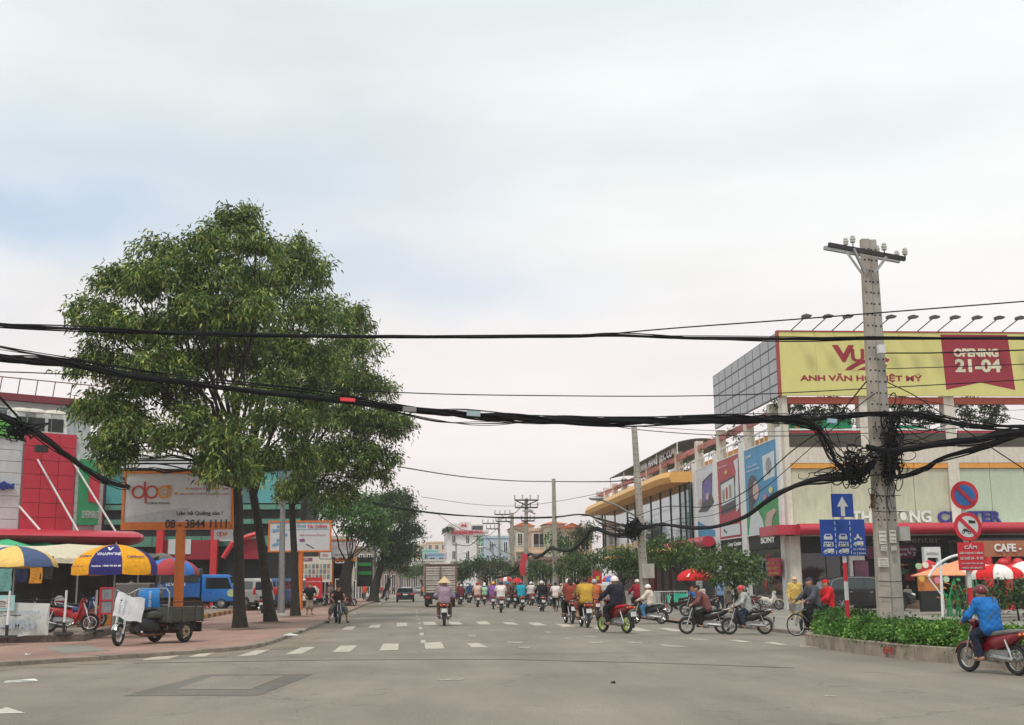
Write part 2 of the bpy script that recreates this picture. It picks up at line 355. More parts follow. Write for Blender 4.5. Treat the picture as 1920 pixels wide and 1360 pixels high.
def ride(x0=-.12,seat=.80,lean=0.,hands=(.40,.30,1.0),foot=(.12,.17,.30),kneeo=.17,arms='bars'):
    h=seat+.09;j=jt(pel=(x0,0,h),ch=(x0+.02+lean*.15,0,h+.30),nk=(x0+.07+lean*.28,0,h+.50),hd=(x0+.11+lean*.36,0,h+.64))
    for s,n in ((1,'l'),(-1,'r')):
        j['sh'+n]=Vector((j['nk'].x-.02,s*.19,h+.45));j['hip'+n]=Vector((x0+.02,s*.10,h-.02))
        hx,hy,hz=hands;ha=Vector((hx,s*hy,hz));m_=(j['sh'+n]+ha)/2;el=m_+Vector((-.03,s*.09,-.07))
        fx,fy,fz=foot;an=Vector((fx,s*fy,fz));kn=(j['hip'+n]+an)/2+Vector((.20,s*.05,.13));kn.y=s*kneeo
        j['kn'+n],j['an'+n],j['to'+n]=kn,an,an+Vector((.15,s*.03,-.03));j['el'+n],j['ha'+n]=el,ha
    return j
POSES={
    'drive':ride(),'drive2':ride(-.06,.80,.35),'hunch':ride(-.14,.80,.75,(.42,.3,1.0)),'back':ride(-.46,.84,.1,(-.2,.2,.98),(-.12,.22,.38),.2),'back2':ride(-.44,.84,.3,(-.1,.16,1.0),(-.1,.24,.38),.26),
    'cycle':ride(-.22,.86,.25,(.36,.26,1.02),(.02,.1,.22),.12),'footdown':ride(-.12,.80,.1,(.38,.26,1.0),(.1,.42,.09),.32),
    'stand':stand(),'walk':stand(.8),'hips':stand(0,'hips'),'work':stand(.2,'fwd',.5),'bend':stand(.3,'fwd',1.2),'sit':ride(-.1,.45,.1,(.2,.15,.70),(.36,.14,.08),.16),'sidesit':ride(-.1,.78,-.1,(.15,.2,.98),(.1,.15,.3),.18)}
PCACHE={}
def person_meshes(pose,sleeve,legs,fine,skirt=False,girth=1.):
    key=(pose,sleeve,legs,fine,skirt,girth)
    if key in PCACHE:return PCACHE[key]
    j=POSES[pose];h=.014 if fine else .024;g=girth;S={}
    hd=j['hd'];fw=Vector((1,0,0))
    torso=[]
    for n in 'lr':
        s=1 if n=='l' else -1
        torso+=[(j['hip'+n],j['ch']+Vector((0,s*.08,0)),.095*g,.095*g),(j['ch']+Vector((0,s*.07,0)),j['sh'+n]+Vector((0,-s*.06,-.03)),.10*g,.075*g)]
    torso+=[(j['pel'],j['ch'],.10*g,.105*g),(j['ch'],j['nk']-Vector((0,0,.06)),.10,.075),(j['shl'],j['shr'],.058,.058)]
    head=[(j['nk']-Vector((0,0,.05)),hd-Vector((.01,0,.06)),.056,.052),(hd+Vector((-.015,0,.03)),hd+Vector((.012,0,-.055)),.092,.066),(hd+Vector((.04,0,-.02)),hd+Vector((.03,0,-.075)),.055,.035)]
    head+=[(hd+Vector((.098,0,.005)),hd+Vector((.112,0,-.03)),.008,.014)]+[(hd+Vector((.0,s*.088,.01)),hd+Vector((-.005,s*.09,-.025)),.014,.011)for s in (1,-1)]
    arms,fore,thigh,calf,foot=[],[],[],[],[]
    for n in 'lr':
        arms+=[(j['sh'+n],j['el'+n],.052,.042)];fore+=[(j['el'+n],j['ha'+n],.042,.028)]
        thigh+=[(j['hip'+n],j['kn'+n],.085*g,.062)];calf+=[(j['kn'+n],j['an'+n],.06,.038)];foot+=[(j['an'+n],j['to'+n]-(j['to'+n]-j['an'+n])*.1,.038,.03),(j['an'+n]-Vector((.03,0,.01)),j['an'+n],.034,.036)]
    hand=[];fg=MB()
    for n in 'lr':
        s=1 if n=='l' else -1;d=(j['ha'+n]-j['el'+n]).normalized();pc=j['ha'+n]+d*.03;hand.append((j['ha'+n],pc+d*.03,.026,.03));side=d.cross(Vector((0,0,1)));side=side.normalized()if side.length>.1 else Vector((0,1,0))
        up=side.cross(d)
        for q in range(4):
            o=pc+d*.03+side*(.024-.016*q);l_=(.068,.078,.072,.056)[q]
            fg.tube([o,o+d*l_*.45,o+d*l_*.75-up*l_*.35,o+d*l_*.65-up*l_*.75],[.0095,.009,.0085,.007],6)
        o=pc+side*s*.02;fg.tube([o,o+side*s*.025+d*.02,o+side*s*.03+d*.05-up*.015],[.011,.010,.008],6)
    S['body']=netmesh('body',*net(torso+head+arms+fore+hand+thigh+calf+foot,h),M_skin,fg)
    inf=lambda sg,a,b=None:[(x,y,ra+a,rb+(a if b is None else b))for x,y,ra,rb in sg]
    cs=inf(torso,.028)
    cs+=inf(arms,.018,.022)if sleeve!='none' else []
    if sleeve=='short':cs=inf(torso,.028)+[(a,a.lerp(b,.6),ra+.02,ra+.022)for a,b,ra,rb in arms]
    if sleeve=='long':cs+=[(a,a.lerp(b,.9),ra+.018,rb+.016)for a,b,ra,rb in fore]
    S['shirt']=netmesh('shirt',*net(cs,h,.03,.006,3),M_skin)
    ts=[(j['pel']+Vector((0,.05,-.01)),j['pel']+Vector((0,-.05,-.01)),.106*g,.106*g)]+inf(thigh,.014,.024)
    if legs=='short':ts=ts+[(a,a.lerp(b,.25),ra+.04,ra+.045)for a,b,ra,rb in calf]
    elif legs=='long':ts+=[(a,a.lerp(b,.93),ra+.024,rb+.030)for a,b,ra,rb in calf]
    S['trousers']=netmesh('trousers',*net(ts,h,.03,.005,9),M_skin)
    sh=MB()
    for n in 'lr':
        a,t_=j['an'+n],j['to'+n];d=(t_-a);
        sh.tube([a-d*.35+Vector((0,0,-.022)),a+Vector((0,0,-.02)),t_+Vector((0,0,-.0)),t_+d*.12],[.034,.043,.04,.02],8)
    S['shoes']=sh.mesh('shoes',M_dark,True)
    hb=MB();hb.ell(hd+Vector((-.022,0,.03)),(.108,.10,.108),14,8,-.45,1);S['hair']=hb.mesh('hair',M_hair,True)
    lh=MB();lh.ell(hd+Vector((-.022,0,.03)),(.108,.10,.108),14,8,-.45,1);lh.tube([hd+Vector((-.07,0,.02)),hd+Vector((-.115,0,-.12)),hd+Vector((-.13,0,-.3)),hd+Vector((-.12,0,-.38))],[.08,.085,.07,.02],10);S['long_hair']=lh.mesh('hair',M_hair,True)
    hm=MB();hm.ell(hd+Vector((-.012,0,.035)),(.135,.125,.128),18,10,-.25,1);hm.ell(hd+Vector((.10,0,.045)),(.075,.085,.012),12,4);S['helmet']=hm.mesh('helmet',M_white,True)
    cp=MB();cp.ell(hd+Vector((-.015,0,.05)),(.11,.102,.095),16,8,-.1,1);cp.ell(hd+Vector((.11,0,.05)),(.08,.07,.01),12,4);S['cap']=cp.mesh('cap',M_white,True)
    ch=MB();R0=.26
    ch.rings([[(hd.x+r*math.cos(a),r*math.sin(a),hd.z+z)for a in [2*math.pi*q/24 for q in range(24)]]for r,z in ((.004,.25),(.09,.17),(.18,.085),(R0,.0),(R0-.01,-.006),(.1,.14),(.002,.22))]);S['conical_hat']=ch.mesh('conical_hat',mat('straw',(.62,.47,.27),.9,var=.15,scale=30),True)
    eb=MB()
    for s in (1,-1):eb.ell(hd+Vector((.084,s*.032,.008)),(.010,.013,.008),8,5)
    S['eyes']=eb.mesh('eyes',M_hair,True)
    mb=MB();mb.ell(hd+Vector((.088,0,-.052)),(.010,.024,.007),8,5);S['mouth']=mb.mesh('mouth',mat('lips',(.25,.09,.08),.6),True)
    mk=MB();mk.ell(hd+Vector((.055,0,-.04)),(.065,.075,.058),12,8);S['mask']=mk.mesh('mask',M_white,True)
    PCACHE[key]=S;return S
HM={}
def person(label,loc,rz,pose='stand',shirt='8888aa',pants='22232a',head=('hair',None),sleeve='short',legs='long',shoe=None,scale=1.,fine=False,face=False,group=None,mask=None,girth=1.,tilt=0.):
    S=person_meshes(pose,sleeve,legs,fine,girth=girth);t=thing('person',label,'person',loc,rz,group);t.scale=(scale,)*3
    if tilt:t.rotation_euler=(tilt,0,rz)
    obj('body',S['body'],t);obj('shirt',S['shirt'],t,mats=[cloth(shirt)]);obj('trousers',S['trousers'],t,mats=[cloth(pants)])
    if shoe!='none':obj('shoes',S['shoes'],t,mats=[cloth(shoe or '2a2320')])
    kind,hc=head
    if kind=='helmet':obj('hair',S['hair'],t);obj('helmet',S['helmet'],t,mats=[paint(hc or 'e8e4e0',.25)])
    elif kind=='cap':obj('hair',S['hair'],t);obj('cap',S['cap'],t,mats=[cloth(hc)])
    elif kind=='conical_hat':obj('hair',S['hair'],t);obj('conical_hat',S['conical_hat'],t)
    else:obj('hair',S[kind],t)
    if face:obj('eyes',S['eyes'],t);obj('mouth',S['mouth'],t)
    if mask:obj('mask',S['mask'],t,mats=[cloth(mask)])
    return t

# ================================================================ motorbikes
BK={}
def bike_parts(kind):
    if kind in BK:return BK[kind]
    P_=[]  # (name, mesh, role, children)
    def wheel(x):
        ty=MB().torus((x,0,.285),.235,.050,24,8);rm=MB().torus((x,0,.285),.192,.014,24,6,2.);hub=MB().cyl((x,-.06,.285),(x,.06,.285),.045,n=10)
        for q in range(12):
            a=2*math.pi*q/12;rm.tube([(x+.03*math.cos(a),(-1)**q*.04,.285+.03*math.sin(a)),(x+.21*math.cos(a+.12),0,.285+.21*math.sin(a+.12))],.0035 if kind!='mag' else .014,4)
        return ('wheel',hub.mesh('wheel',M_steel,True),'steel',[('tyre',ty.mesh('tyre',M_black,True),'black'),('rim',rm.mesh('rim',M_chrome,True),'rim')])
    P_+=[wheel(.62),wheel(-.60)]
    fk=MB()
    for s in (1,-1):fk.tube([(.62,s*.075,.285),(.50,s*.075,.62),(.40,s*.06,.90)],[.02,.022,.02],8)
    P_.append(('fork',fk.mesh('fork',M_chrome,True),'steel',[]))
    ff=MB();arc=[(.62+.305*math.cos(a),.285+.305*math.sin(a))for a in np.linspace(.25,2.75,11)]
    ff.rings([[(x,w,z)for (w,dz)in ()]or [(x+0*i,y,z+dz)for i,(y,dz)in enumerate(((-.055,-.03),(-.05,.0),(0,.012),(.05,.0),(.055,-.03),(0,-.0)))]for x,z in arc]);P_.append(('front_fender',ff.mesh('front_fender',M_dark,True),'paint',[]))
    sh=MB()  # leg shield and cowl
    sh.rings([[(x-.02*abs(y)*10*.5,y*w,z)for y in (-1,-.6,0,.6,1)]+[(x-.035-.02*abs(y)*5,y*w*.9,z)for y in (1,.6,0,-.6,-1)]for x,z,w in ((.24,.24,.10),(.30,.36,.17),(.36,.50,.21),(.42,.66,.21),(.43,.80,.15),(.42,.92,.09))]);sh.prism([(.18,.30),(.36,.36),(.47,.62),(.46,.84),(.38,.84),(.30,.62),(.16,.48)],.075,.03)
    P_.append(('leg_shield',sh.mesh('leg_shield',M_dark,True),'paint',[]))
    tn=MB().loft([(.40,.62,.07,.10),(.25,.50,.08,.10),(.05,.50,.08,.11),(-.1,.60,.10,.13)],10);P_.append(('frame',tn.mesh('frame',M_dark,True),'paint',[]))
    tl=MB().loft([(.08,.58,.07,.10),(-.12,.59,.13,.15),(-.35,.63,.145,.14),(-.58,.69,.125,.11),(-.78,.76,.08,.06),(-.88,.79,.04,.03)],12);P_.append(('side_panel',tl.mesh('side_panel',M_dark,True),'paint',[]))
    st=MB().loft([(.06,.72,.04,.02),(.0,.745,.09,.045),(-.15,.755,.125,.05),(-.30,.775,.13,.05),(-.5,.80,.125,.05),(-.68,.82,.10,.04),(-.74,.82,.06,.02)],12,3);P_.append(('seat',st.mesh('seat',M_black,True),'seat',[]))
    eg=MB();eg.loft([(.22,.30,.06,.05),(.14,.31,.08,.08),(.0,.31,.10,.09),(-.12,.30,.11,.08),(-.16,.30,.06,.05)],10)
    for q in range(5):eg.box(.16+.03*q,.172+.03*q,-.07,.07,.255,.375)
    eg.tube([(-.62,.09,.285),(-.1,.1,.33)],.055,6);eg.box(-.45,.12,-.06,.06,.33,.46);P_.append(('engine',eg.mesh('engine',M_steel,True),'engine',[]))
    ex=MB().tube([(.15,-.1,.28),(.0,-.13,.2),(-.3,-.15,.24),(-.45,-.155,.27),(-.88,-.16,.38),(-.92,-.16,.39)],[.018,.018,.02,.042,.046,.03],10);P_.append(('exhaust_pipe',ex.mesh('exhaust_pipe',M_chrome,True),'exhaust',[]))
    hb=MB().tube([(.30,-.34,.97),(.34,-.2,.98),(.385,0,.93),(.34,.2,.98),(.30,.34,.97)],.013,8)
    for s in (1,-1):hb.tube([(.30,s*.34,.97),(.315,s*.24,.975)],.02,8);hb.tube([(.36,s*.2,.97),(.36,s*.36,.95)],.006,4)
    P_.append(('handlebar',hb.mesh('handlebar',M_black,True),'black',[]))
    cw=MB().ell((.40,0,.95),(.10,.10,.09),14,8);P_.append(('headlight_cowl',cw.mesh('headlight_cowl',M_dark,True),'paint',[]))
    hl=MB().ell((.475,0,.95),(.035,.06,.055),12,6);P_.append(('headlight',hl.mesh('headlight',mat('lens',(.7,.7,.68),.1),True),'lens',[]))
    for s in (1,-1):
        mr_=MB().tube([(.34,s*.22,.98),(.33,s*.27,1.10),(.33,s*.29,1.13)],.006,5).ell((.33,s*.30,1.15),(.012,.05,.035),10,6);P_.append(('mirror',mr_.mesh('mirror',M_dark,True),'black',[]))
    tt=MB().ell((-.86,0,.76),(.045,.10,.05),12,6);P_.append(('tail_light',tt.mesh('tail_light',M_red_lens,True),'tail',[]))
    ti=MB()
    for s in (1,-1):ti.ell((-.84,s*.13,.76),(.03,.035,.03),8,5)
    P_.append(('indicator_light',ti.mesh('indicator_light',mat('amber',(.6,.25,.03),.2),True),'amber',[]))
    rf=MB().rings([[(x,y,z+dz)for y,dz in ((-.06,-.02),(0,.01),(.06,-.02),(0,-.008))]for x,z in [(-.60+.32*math.cos(a),.285+.32*math.sin(a))for a in np.linspace(1.7,3.5,8)]]);rf.box(-.935,-.915,-.08,.08,.42,.60);P_.append(('rear_fender',rf.mesh('rear_fender',M_black,True),'black',[]))
    pl=MB().box(-.955,-.945,-.095,.095,.50,.64);P_.append(('number_plate',pl.mesh('number_plate',M_white),'plate',[]))
    sb=MB()
    for s in (1,-1):
        sb.tube([(-.60,s*.11,.29),(-.46,s*.12,.66)],.024,8)
        sb.tube([(.10,s*.10,.26),(.10,s*.22,.26)],.014,6);sb.tube([(-.14,s*.12,.36),(-.14,s*.24,.36)],.012,6)
    P_.append(('shock_absorber',sb.mesh('shock_absorber',M_chrome,True),'steel',[]))
    gr=MB().tube([(-.6,.10,.80),(-.86,.10,.85),(-.90,0,.86),(-.86,-.10,.85),(-.6,-.10,.80)],.011,6);P_.append(('grab_rail',gr.mesh('grab_rail',M_steel,True),'steel',[]))
    if kind=='scooter':
        P_=[p for p in P_ if p[0]not in ('frame','leg_shield','side_panel')]
        s1=MB().loft([(-.0,.5,.05,.12),(-.1,.52,.16,.2),(-.35,.54,.2,.2),(-.65,.6,.18,.17),(-.85,.68,.08,.08)],14);P_.append(('side_panel',s1.mesh('side_panel',M_dark,True),'paint',[]))
        s2=MB().rings([[(x-.04*abs(y),y*w,z)for y in (-1,-.5,0,.5,1)]+[(x-.04-.04*abs(y),y*w*.9,z)for y in (1,.5,0,-.5,-1)]for x,z,w in ((.34,.28,.18),(.38,.45,.22),(.42,.65,.22),(.43,.82,.18),(.42,.9,.1))]);s2.box(-.05,.36,-.17,.17,.25,.29);P_.append(('leg_shield',s2.mesh('leg_shield',M_dark,True),'paint',[]))
    BK[kind]=P_;return P_
def bike(label,loc,rz,color='701820',kind='cub',rim=None,seat=None,tilt=0.,group=None,cat='motorbike',far=False,scale=1.,sidestand=False):
    t=thing('motorbike',label,cat,loc,rz,group);t.scale=(scale,)*3
    if tilt:t.rotation_euler=(tilt,0,rz)
    for nm,me,role,ch in bike_parts(kind):
        if far and nm in ('mirror','grab_rail','indicator_light','shock_absorber'):continue
        mm={'paint':paint(color),'seat':cloth(seat)if seat else None}.get(role)
        o=obj(nm,me,t,mats=[mm]if mm else None)
        for n2_,m2_,r2_ in ch:obj(n2_,m2_,o,mats=[paint(rim)]if (rim and r2_=='rim')else None)
    if sidestand:MB().tube([(-.05,.1,.25),(-.12,.26,.0)],.012,6).build('side_stand',M_dark,t)
    return t
def bicycle(label,loc,rz,color='6a6058',scale=1.,basket=False):
    t=thing('bicycle',label,'bicycle',loc,rz);t.scale=(scale,)*3
    for x in (.52,-.52):
        w=MB().cyl((x,-.04,.33),(x,.04,.33),.025,n=8).build('wheel',M_steel,t,True)
        MB().torus((x,0,.33),.315,.017,28,6).build('tyre',M_black,w,True)
        r_=MB().torus((x,0,.33),.292,.009,28,5)
        for q in range(14):
            a=2*math.pi*q/14;r_.tube([(x,(-1)**q*.03,.33),(x+.29*math.cos(a),0,.33+.29*math.sin(a))],.0025,3)
        r_.build('rim',M_chrome,w,True)
    f=MB()
    for a,b in (((-.52,.33),(-.05,.3)),((-.05,.3),(-.2,.85)),((-.05,.3),(.36,.72)),((-.17,.75),(.36,.78)),((-.52,.33),(-.18,.72))):f.tube([(a[0],0,a[1]),(b[0],0,b[1])],.015,6)
    f.build('frame',paint(color),t,True)
    MB().tube([(.52,.04,.33),(.40,.03,.70),(.35,0,.8),(.33,0,.98)],.013,6).tube([(.52,-.04,.33),(.40,-.03,.70)],.013,6).build('fork',paint(color),t,True)
    MB().tube([(.18,-.27,1.0),(.30,-.22,1.02),(.34,0,.98),(.30,.22,1.02),(.18,.27,1.0)],.011,6).build('handlebar',M_chrome,t,True)
    MB().loft([(-.06,.88,.02,.015),(-.15,.885,.05,.03),(-.28,.89,.10,.035),(-.32,.89,.07,.02)],10).build('saddle',M_black,t,True)
    MB().cyl((-.05,-.06,.3),(-.05,-.04,.3),.09,n=14).tube([(-.05,-.1,.3),(.09,-.1,.22)],.01,5).tube([(-.05,.1,.3),(-.19,.1,.38)],.01,5).cbox((.09,-.14,.22),(.09,.08,.02)).cbox((-.19,.14,.38),(.09,.08,.02)).build('crankset',M_steel,t)
    for x in (.52,-.52):MB().rings([[(xx,y,z)for y,z in ((-.025,zz-.01),(0,zz+.008),(.025,zz-.01))]for xx,zz in [(x+.355*math.cos(a),.33+.355*math.sin(a))for a in np.linspace(.6 if x>0 else .9,2.4 if x>0 else 3.0,9)]]).build('fender',M_steel,t,True)
    if basket:MB().box(.38,.62,-.17,.17,.74,.76).box(.38,.39,-.17,.17,.76,.95).box(.61,.62,-.17,.17,.76,.95).box(.38,.62,-.17,-.16,.76,.95).box(.38,.62,.16,.17,.76,.95).build('basket',M_steel,t)
    return t

# ================================================================ cars
def car_wheels(t,xs,w,r=.32,wid=.2,rimc=None):
    for x in xs:
        for s in (1,-1):
            o=MB().cyl((x,s*(w-wid),r),(x,s*(w-.02),r),r*.62,n=18).build('wheel',rimc or M_chrome,t,True)
            MB().torus((x,s*(w-wid/2),r),r*.8,r*.21,26,8,wid/(r*.42)).build('tyre',M_black,o,True)
            sp=MB()
            for q in range(6):
                a=math.pi*q/3;sp.tube([(x,s*(w-.012),r),(x+r*.55*math.cos(a),s*(w-.016),r+r*.55*math.sin(a))],.022,5)
            sp.build('spokes',M_steel,o)
def profile_car(name,label,cat,loc,rz,color,hw,body,green,roof,wheels,wr=.32,windows=(),group=None,glassm=None,chrome_strip=None,handles=(),plate=True,lights=None,tail=None,roofcol=None,wheelwell=True,tumble=.22):
    t=thing(name,label,cat,loc,rz,group);pm=paint(color)
    MB().prism(body,hw,.10).build('body',pm,t,True)
    zb=min(z for x,z in green);tp=lambda z:1-tumble*max(0,z-zb)
    MB().prism(green,hw-.05,.05,tp).build('cabin',paint(roofcol or color),t,True)
    # side windows sit 6 mm proud of the cabin side
    for prof in windows:
        for s in (1,-1):
            vs=[(x,s*((hw-.05)*tp(z)+.006),z)for x,z in prof];vs2=[(x,s*((hw-.05)*tp(z)-.02),z)for x,z in prof];n=len(prof)
            MB().add(vs+vs2,[tuple(range(n)),tuple(range(2*n-1,n-1,-1))]+[(i,i+n,(i+1)%n+n,(i+1)%n)for i in range(n)]).build('window',glassm or M_glassd,t)
    for nm,(x0,z0,x1,z1),m in roof:     # windscreen / rear window as panes along the cabin slope
        w0,w1=(hw-.13)*tp(z0),(hw-.15)*tp(z1);d=Vector((z1-z0,0,-(x1-x0))).normalized()*(.012 if (x1<x0)else -.012)
        d=Vector((abs(d.x)*(1 if x0>0 else -1),0,abs(d.z)))
        vs=[(x0,-w0,z0),(x0,w0,z0),(x1,w1,z1),(x1,-w1,z1)];vs=[Vector(v)+d for v in vs]+[Vector(v)-d*2 for v in vs]
        MB().add(vs,[(0,1,2,3),(7,6,5,4),(0,4,5,1),(1,5,6,2),(2,6,7,3),(3,7,4,0)]).build(nm,m,t)
    if wheelwell:
        for x in wheels:
            ww=MB()
            for s in (1,-1):ww.cyl((x,s*(hw-.16),wr),(x,s*(hw+.004),wr),wr*1.16,n=24)
            ww.build('wheel_arch',M_black,t,True)
    car_wheels(t,wheels,hw+.01,wr)
    if chrome_strip:
        for s in (1,-1):MB().tube([(x,s*((hw-.05)*tp(z)+.012),z)for x,z in chrome_strip],.014,6).build('window_trim',M_chrome,t,True)
    for x,z in handles:
        for s in (1,-1):MB().tube([(x-.08,s*(hw+.01),z),(x+.08,s*(hw+.01),z)],.014,6).build('door_handle',M_chrome,t)
    xf=max(x for x,z in body);xr=min(x for x,z in body)
    if lights:
        for s in (1,-1):MB().ell((xf-.10,s*(hw-.22),lights),(.13,.2,.09),12,8).build('headlight',mat('lens',(.7,.7,.68),.1),t,True)
    if tail:
        z,ww,hh=tail
        for s in (1,-1):MB().ell((xr+.045,s*(hw-ww*.8),z),(.07,ww,hh),12,8).build('tail_light',M_red_lens,t,True)
    if plate:MB().box(xr-.012,xr+.02,-.24,.24,.70,.84).build('number_plate',M_white,t)
    MB().box(xr-.03,xr+.1,-hw+.1,hw-.1,.30,.48).build('bumper',M_dark if color not in ('e6e4e0',)else paint(color),t)
    return t
# ================================================================ ground
def asphalt(name,c,patch_):
    m=mat(name,c,.88,var=.10,scale=.35,bump=.5,bscale=55);t=m.node_tree;n=t.nodes;l=t.links;b=n['Principled BSDF'];src=b.inputs['Base Color'].links[0].from_socket
    tc_=n.new('ShaderNodeTexCoord');z=n.new('ShaderNodeTexNoise');z.inputs['Scale'].default_value=38;z.inputs['Detail'].default_value=3;l.new(tc_.outputs['Object'],z.inputs['Vector'])
    z2=n.new('ShaderNodeTexNoise');z2.inputs['Scale'].default_value=.5;z2.inputs['Detail'].default_value=8;z2.inputs['Roughness'].default_value=.65
    mp_=n.new('ShaderNodeMapping');mp_.inputs['Scale'].default_value=(1,.22,1);l.new(tc_.outputs['Object'],mp_.inputs[0]);l.new(mp_.outputs[0],z2.inputs['Vector'])
    a=n.new('ShaderNodeMapRange');a.inputs[1].default_value=.35;a.inputs[2].default_value=.65;a.inputs[3].default_value=.80;a.inputs[4].default_value=1.2;l.new(z.outputs['Fac'],a.inputs[0])
    a2=n.new('ShaderNodeMapRange');a2.inputs[1].default_value=.35;a2.inputs[2].default_value=.68;a2.inputs[3].default_value=1.08;a2.inputs[4].default_value=1-patch_;l.new(z2.outputs['Fac'],a2.inputs[0])
    mm=n.new('ShaderNodeMath');mm.operation='MULTIPLY';l.new(a.outputs[0],mm.inputs[0]);l.new(a2.outputs[0],mm.inputs[1])
    v=n.new('ShaderNodeVectorMath');v.operation='SCALE';l.new(src,v.inputs[0]);l.new(mm.outputs[0],v.inputs['Scale']);l.new(v.outputs[0],b.inputs['Base Color'])
    vo=n.new('ShaderNodeTexVoronoi');vo.feature='DISTANCE_TO_EDGE';vo.inputs['Scale'].default_value=.16;wz=n.new('ShaderNodeTexNoise');wz.inputs['Scale'].default_value=.9;wz.inputs['Detail'].default_value=6;l.new(tc_.outputs['Object'],wz.inputs['Vector'])
    ad=n.new('ShaderNodeVectorMath');ad.operation='MULTIPLY_ADD';l.new(wz.outputs['Color'],ad.inputs[0]);ad.inputs[1].default_value=(2.2,2.2,0);l.new(tc_.outputs['Object'],ad.inputs[2]);l.new(ad.outputs[0],vo.inputs['Vector'])
    ck=n.new('ShaderNodeMapRange');ck.inputs[1].default_value=.0;ck.inputs[2].default_value=.005;ck.inputs[3].default_value=.72;ck.inputs[4].default_value=1;l.new(vo.outputs['Distance'],ck.inputs[0])
    oz=n.new('ShaderNodeTexNoise');oz.inputs['Scale'].default_value=1.6;oz.inputs['Detail'].default_value=3;l.new(tc_.outputs['Object'],oz.inputs['Vector']);om=n.new('ShaderNodeMapRange');om.inputs[1].default_value=.66;om.inputs[2].default_value=.74;om.inputs[3].default_value=1;om.inputs[4].default_value=.82;l.new(oz.outputs['Fac'],om.inputs[0])
    m3=n.new('ShaderNodeMath');m3.operation='MULTIPLY';l.new(ck.outputs[0],m3.inputs[0]);l.new(om.outputs[0],m3.inputs[1]);v2=n.new('ShaderNodeVectorMath');v2.operation='SCALE';l.new(v.outputs[0],v2.inputs[0]);l.new(m3.outputs[0],v2.inputs['Scale']);l.new(v2.outputs[0],b.inputs['Base Color']);return m
M_road=asphalt('asphalt',(.245,.205,.168),.26);M_old=asphalt('old_asphalt',(.165,.145,.125),.3)
M_pink=asphalt('pink_paving',(.36,.215,.17),.35);M_grey=asphalt('grey_paving',(.27,.245,.215),.25)
M_dust=asphalt('dusty_gutter',(.25,.20,.155),.3)
M_ground=asphalt('dry_ground',(.22,.20,.17),.2)
gm=MB();gm.add([(-900,-60,-.03),(900,-60,-.03),(900,2500,-.03),(-900,2500,-.03)],[(0,1,2,3)]);struct('ground',gm,M_ground)
MB().add([(-60,-12,0),(60,-12,0),(60,33,0),(-60,33,0)],[(0,1,2,3)]).build('road',M_road,None,kind='structure')
MB().add([(-4.6,33,0),(17,33,0),(17,500,0),(-4.6,500,0)],[(0,1,2,3)]).build('road',M_road,None,kind='structure')
# left pavement with its rounded corner
crn=[G(*p)for p in ((-420,1262),(-150,1259),(0,1251),(120,1243),(250,1235),(380,1226),(475,1217),(525,1203),(565,1187),(610,1170),(660,1146),(700,1130))]
path=smooth_path(crn,5)+[Vector((crn[-1].x,y,0))for y in (160,260,480)]
H=.10
kin=[]
for i,p in enumerate(path):
    t_=(path[min(i+1,len(path)-1)]-path[max(i-1,0)]).normalized();nrm=Vector((-t_.y,t_.x,0));kin.append(p+nrm*.22)
back=Vector((-60,480,0)),Vector((-60,kin[0].y,0))
pv=[(p.x,p.y,H)for p in kin]+[(-60,480,H),(-60,kin[0].y,H)]
pm_=MB().add(pv,[tuple(range(len(pv)))]);struct('pavement',pm_,M_pink)
# dusty strip of asphalt in the gutter
gp=[]
for i,p in enumerate(path[:-2]):
    t_=(path[i+1]-path[i]).normalized();nrm=Vector((t_.y,-t_.x,0));gp.append((p,p+nrm*(1.1+.35*math.sin(i*1.7)+.2*math.sin(i*.6))))
g_=MB()
for (a,b),(c,d)in zip(gp[:-1],gp[1:]):g_.add([(a.x,a.y,.005),(b.x,b.y,.005),(d.x,d.y,.005),(c.x,c.y,.005)],[(0,1,2,3)])
struct('gutter',g_,M_dust)
kerb=obj('kerb',None,kind='structure');M_kerb=mat('kerb_concrete',(.27,.225,.18),.95,var=.25,scale=2,bump=.6,dirt=.5)
def kerb_run(pth,parent,step=1.0,h=H,w=.22,sd_=1,m=None,cap_n=80,name='kerb_stone'):
    # walk the path and lay one stone per step, 12 mm joints
    acc=[0.]
    for a,b in zip(pth[:-1],pth[1:]):acc.append(acc[-1]+(b-a).length)
    def at(s):
        for i in range(len(acc)-1):
            if s<=acc[i+1]:return pth[i].lerp(pth[i+1],(s-acc[i])/max(1e-9,acc[i+1]-acc[i]))
        return pth[-1]
    s=0;k=0;r=random.Random(3)
    while s+step<acc[-1]and k<cap_n:
        a,b=at(s+.008),at(s+step-.008);t_=(b-a).normalized();nr=Vector((-t_.y,t_.x,0))*sd_;dz=r.uniform(-.006,.006)
        c=[a,b,b+nr*w,a+nr*w];b_=.018
        MB().add([(q.x,q.y,-.02)for q in c]+[(q.x,q.y,h+.012+dz-b_)for q in c]+[((q+nr*(b_ if i<2 else -b_)).x,(q+nr*(b_ if i<2 else -b_)).y,h+.012+dz)for i,q in enumerate(c)],
                 [(3,2,1,0),(0,1,5,4),(1,2,6,5),(2,3,7,6),(3,0,4,7),(4,5,9,8),(5,6,10,9),(6,7,11,10),(7,4,8,11),(8,9,10,11)]).build(name,m(k)if callable(m)else (m or M_kerb),parent,kind='structure')
        s+=step;k+=1
kerb_run(path,kerb,1.0,cap_n=140)
# worn square of paving let into the left pavement
a=[G(*p,H+.004)for p in ((78,1213),(155,1209),(205,1219),(120,1226))]
struct('pavement_patch',MB().add([tuple(v)for v in a],[(0,1,2,3)]),M_grey)
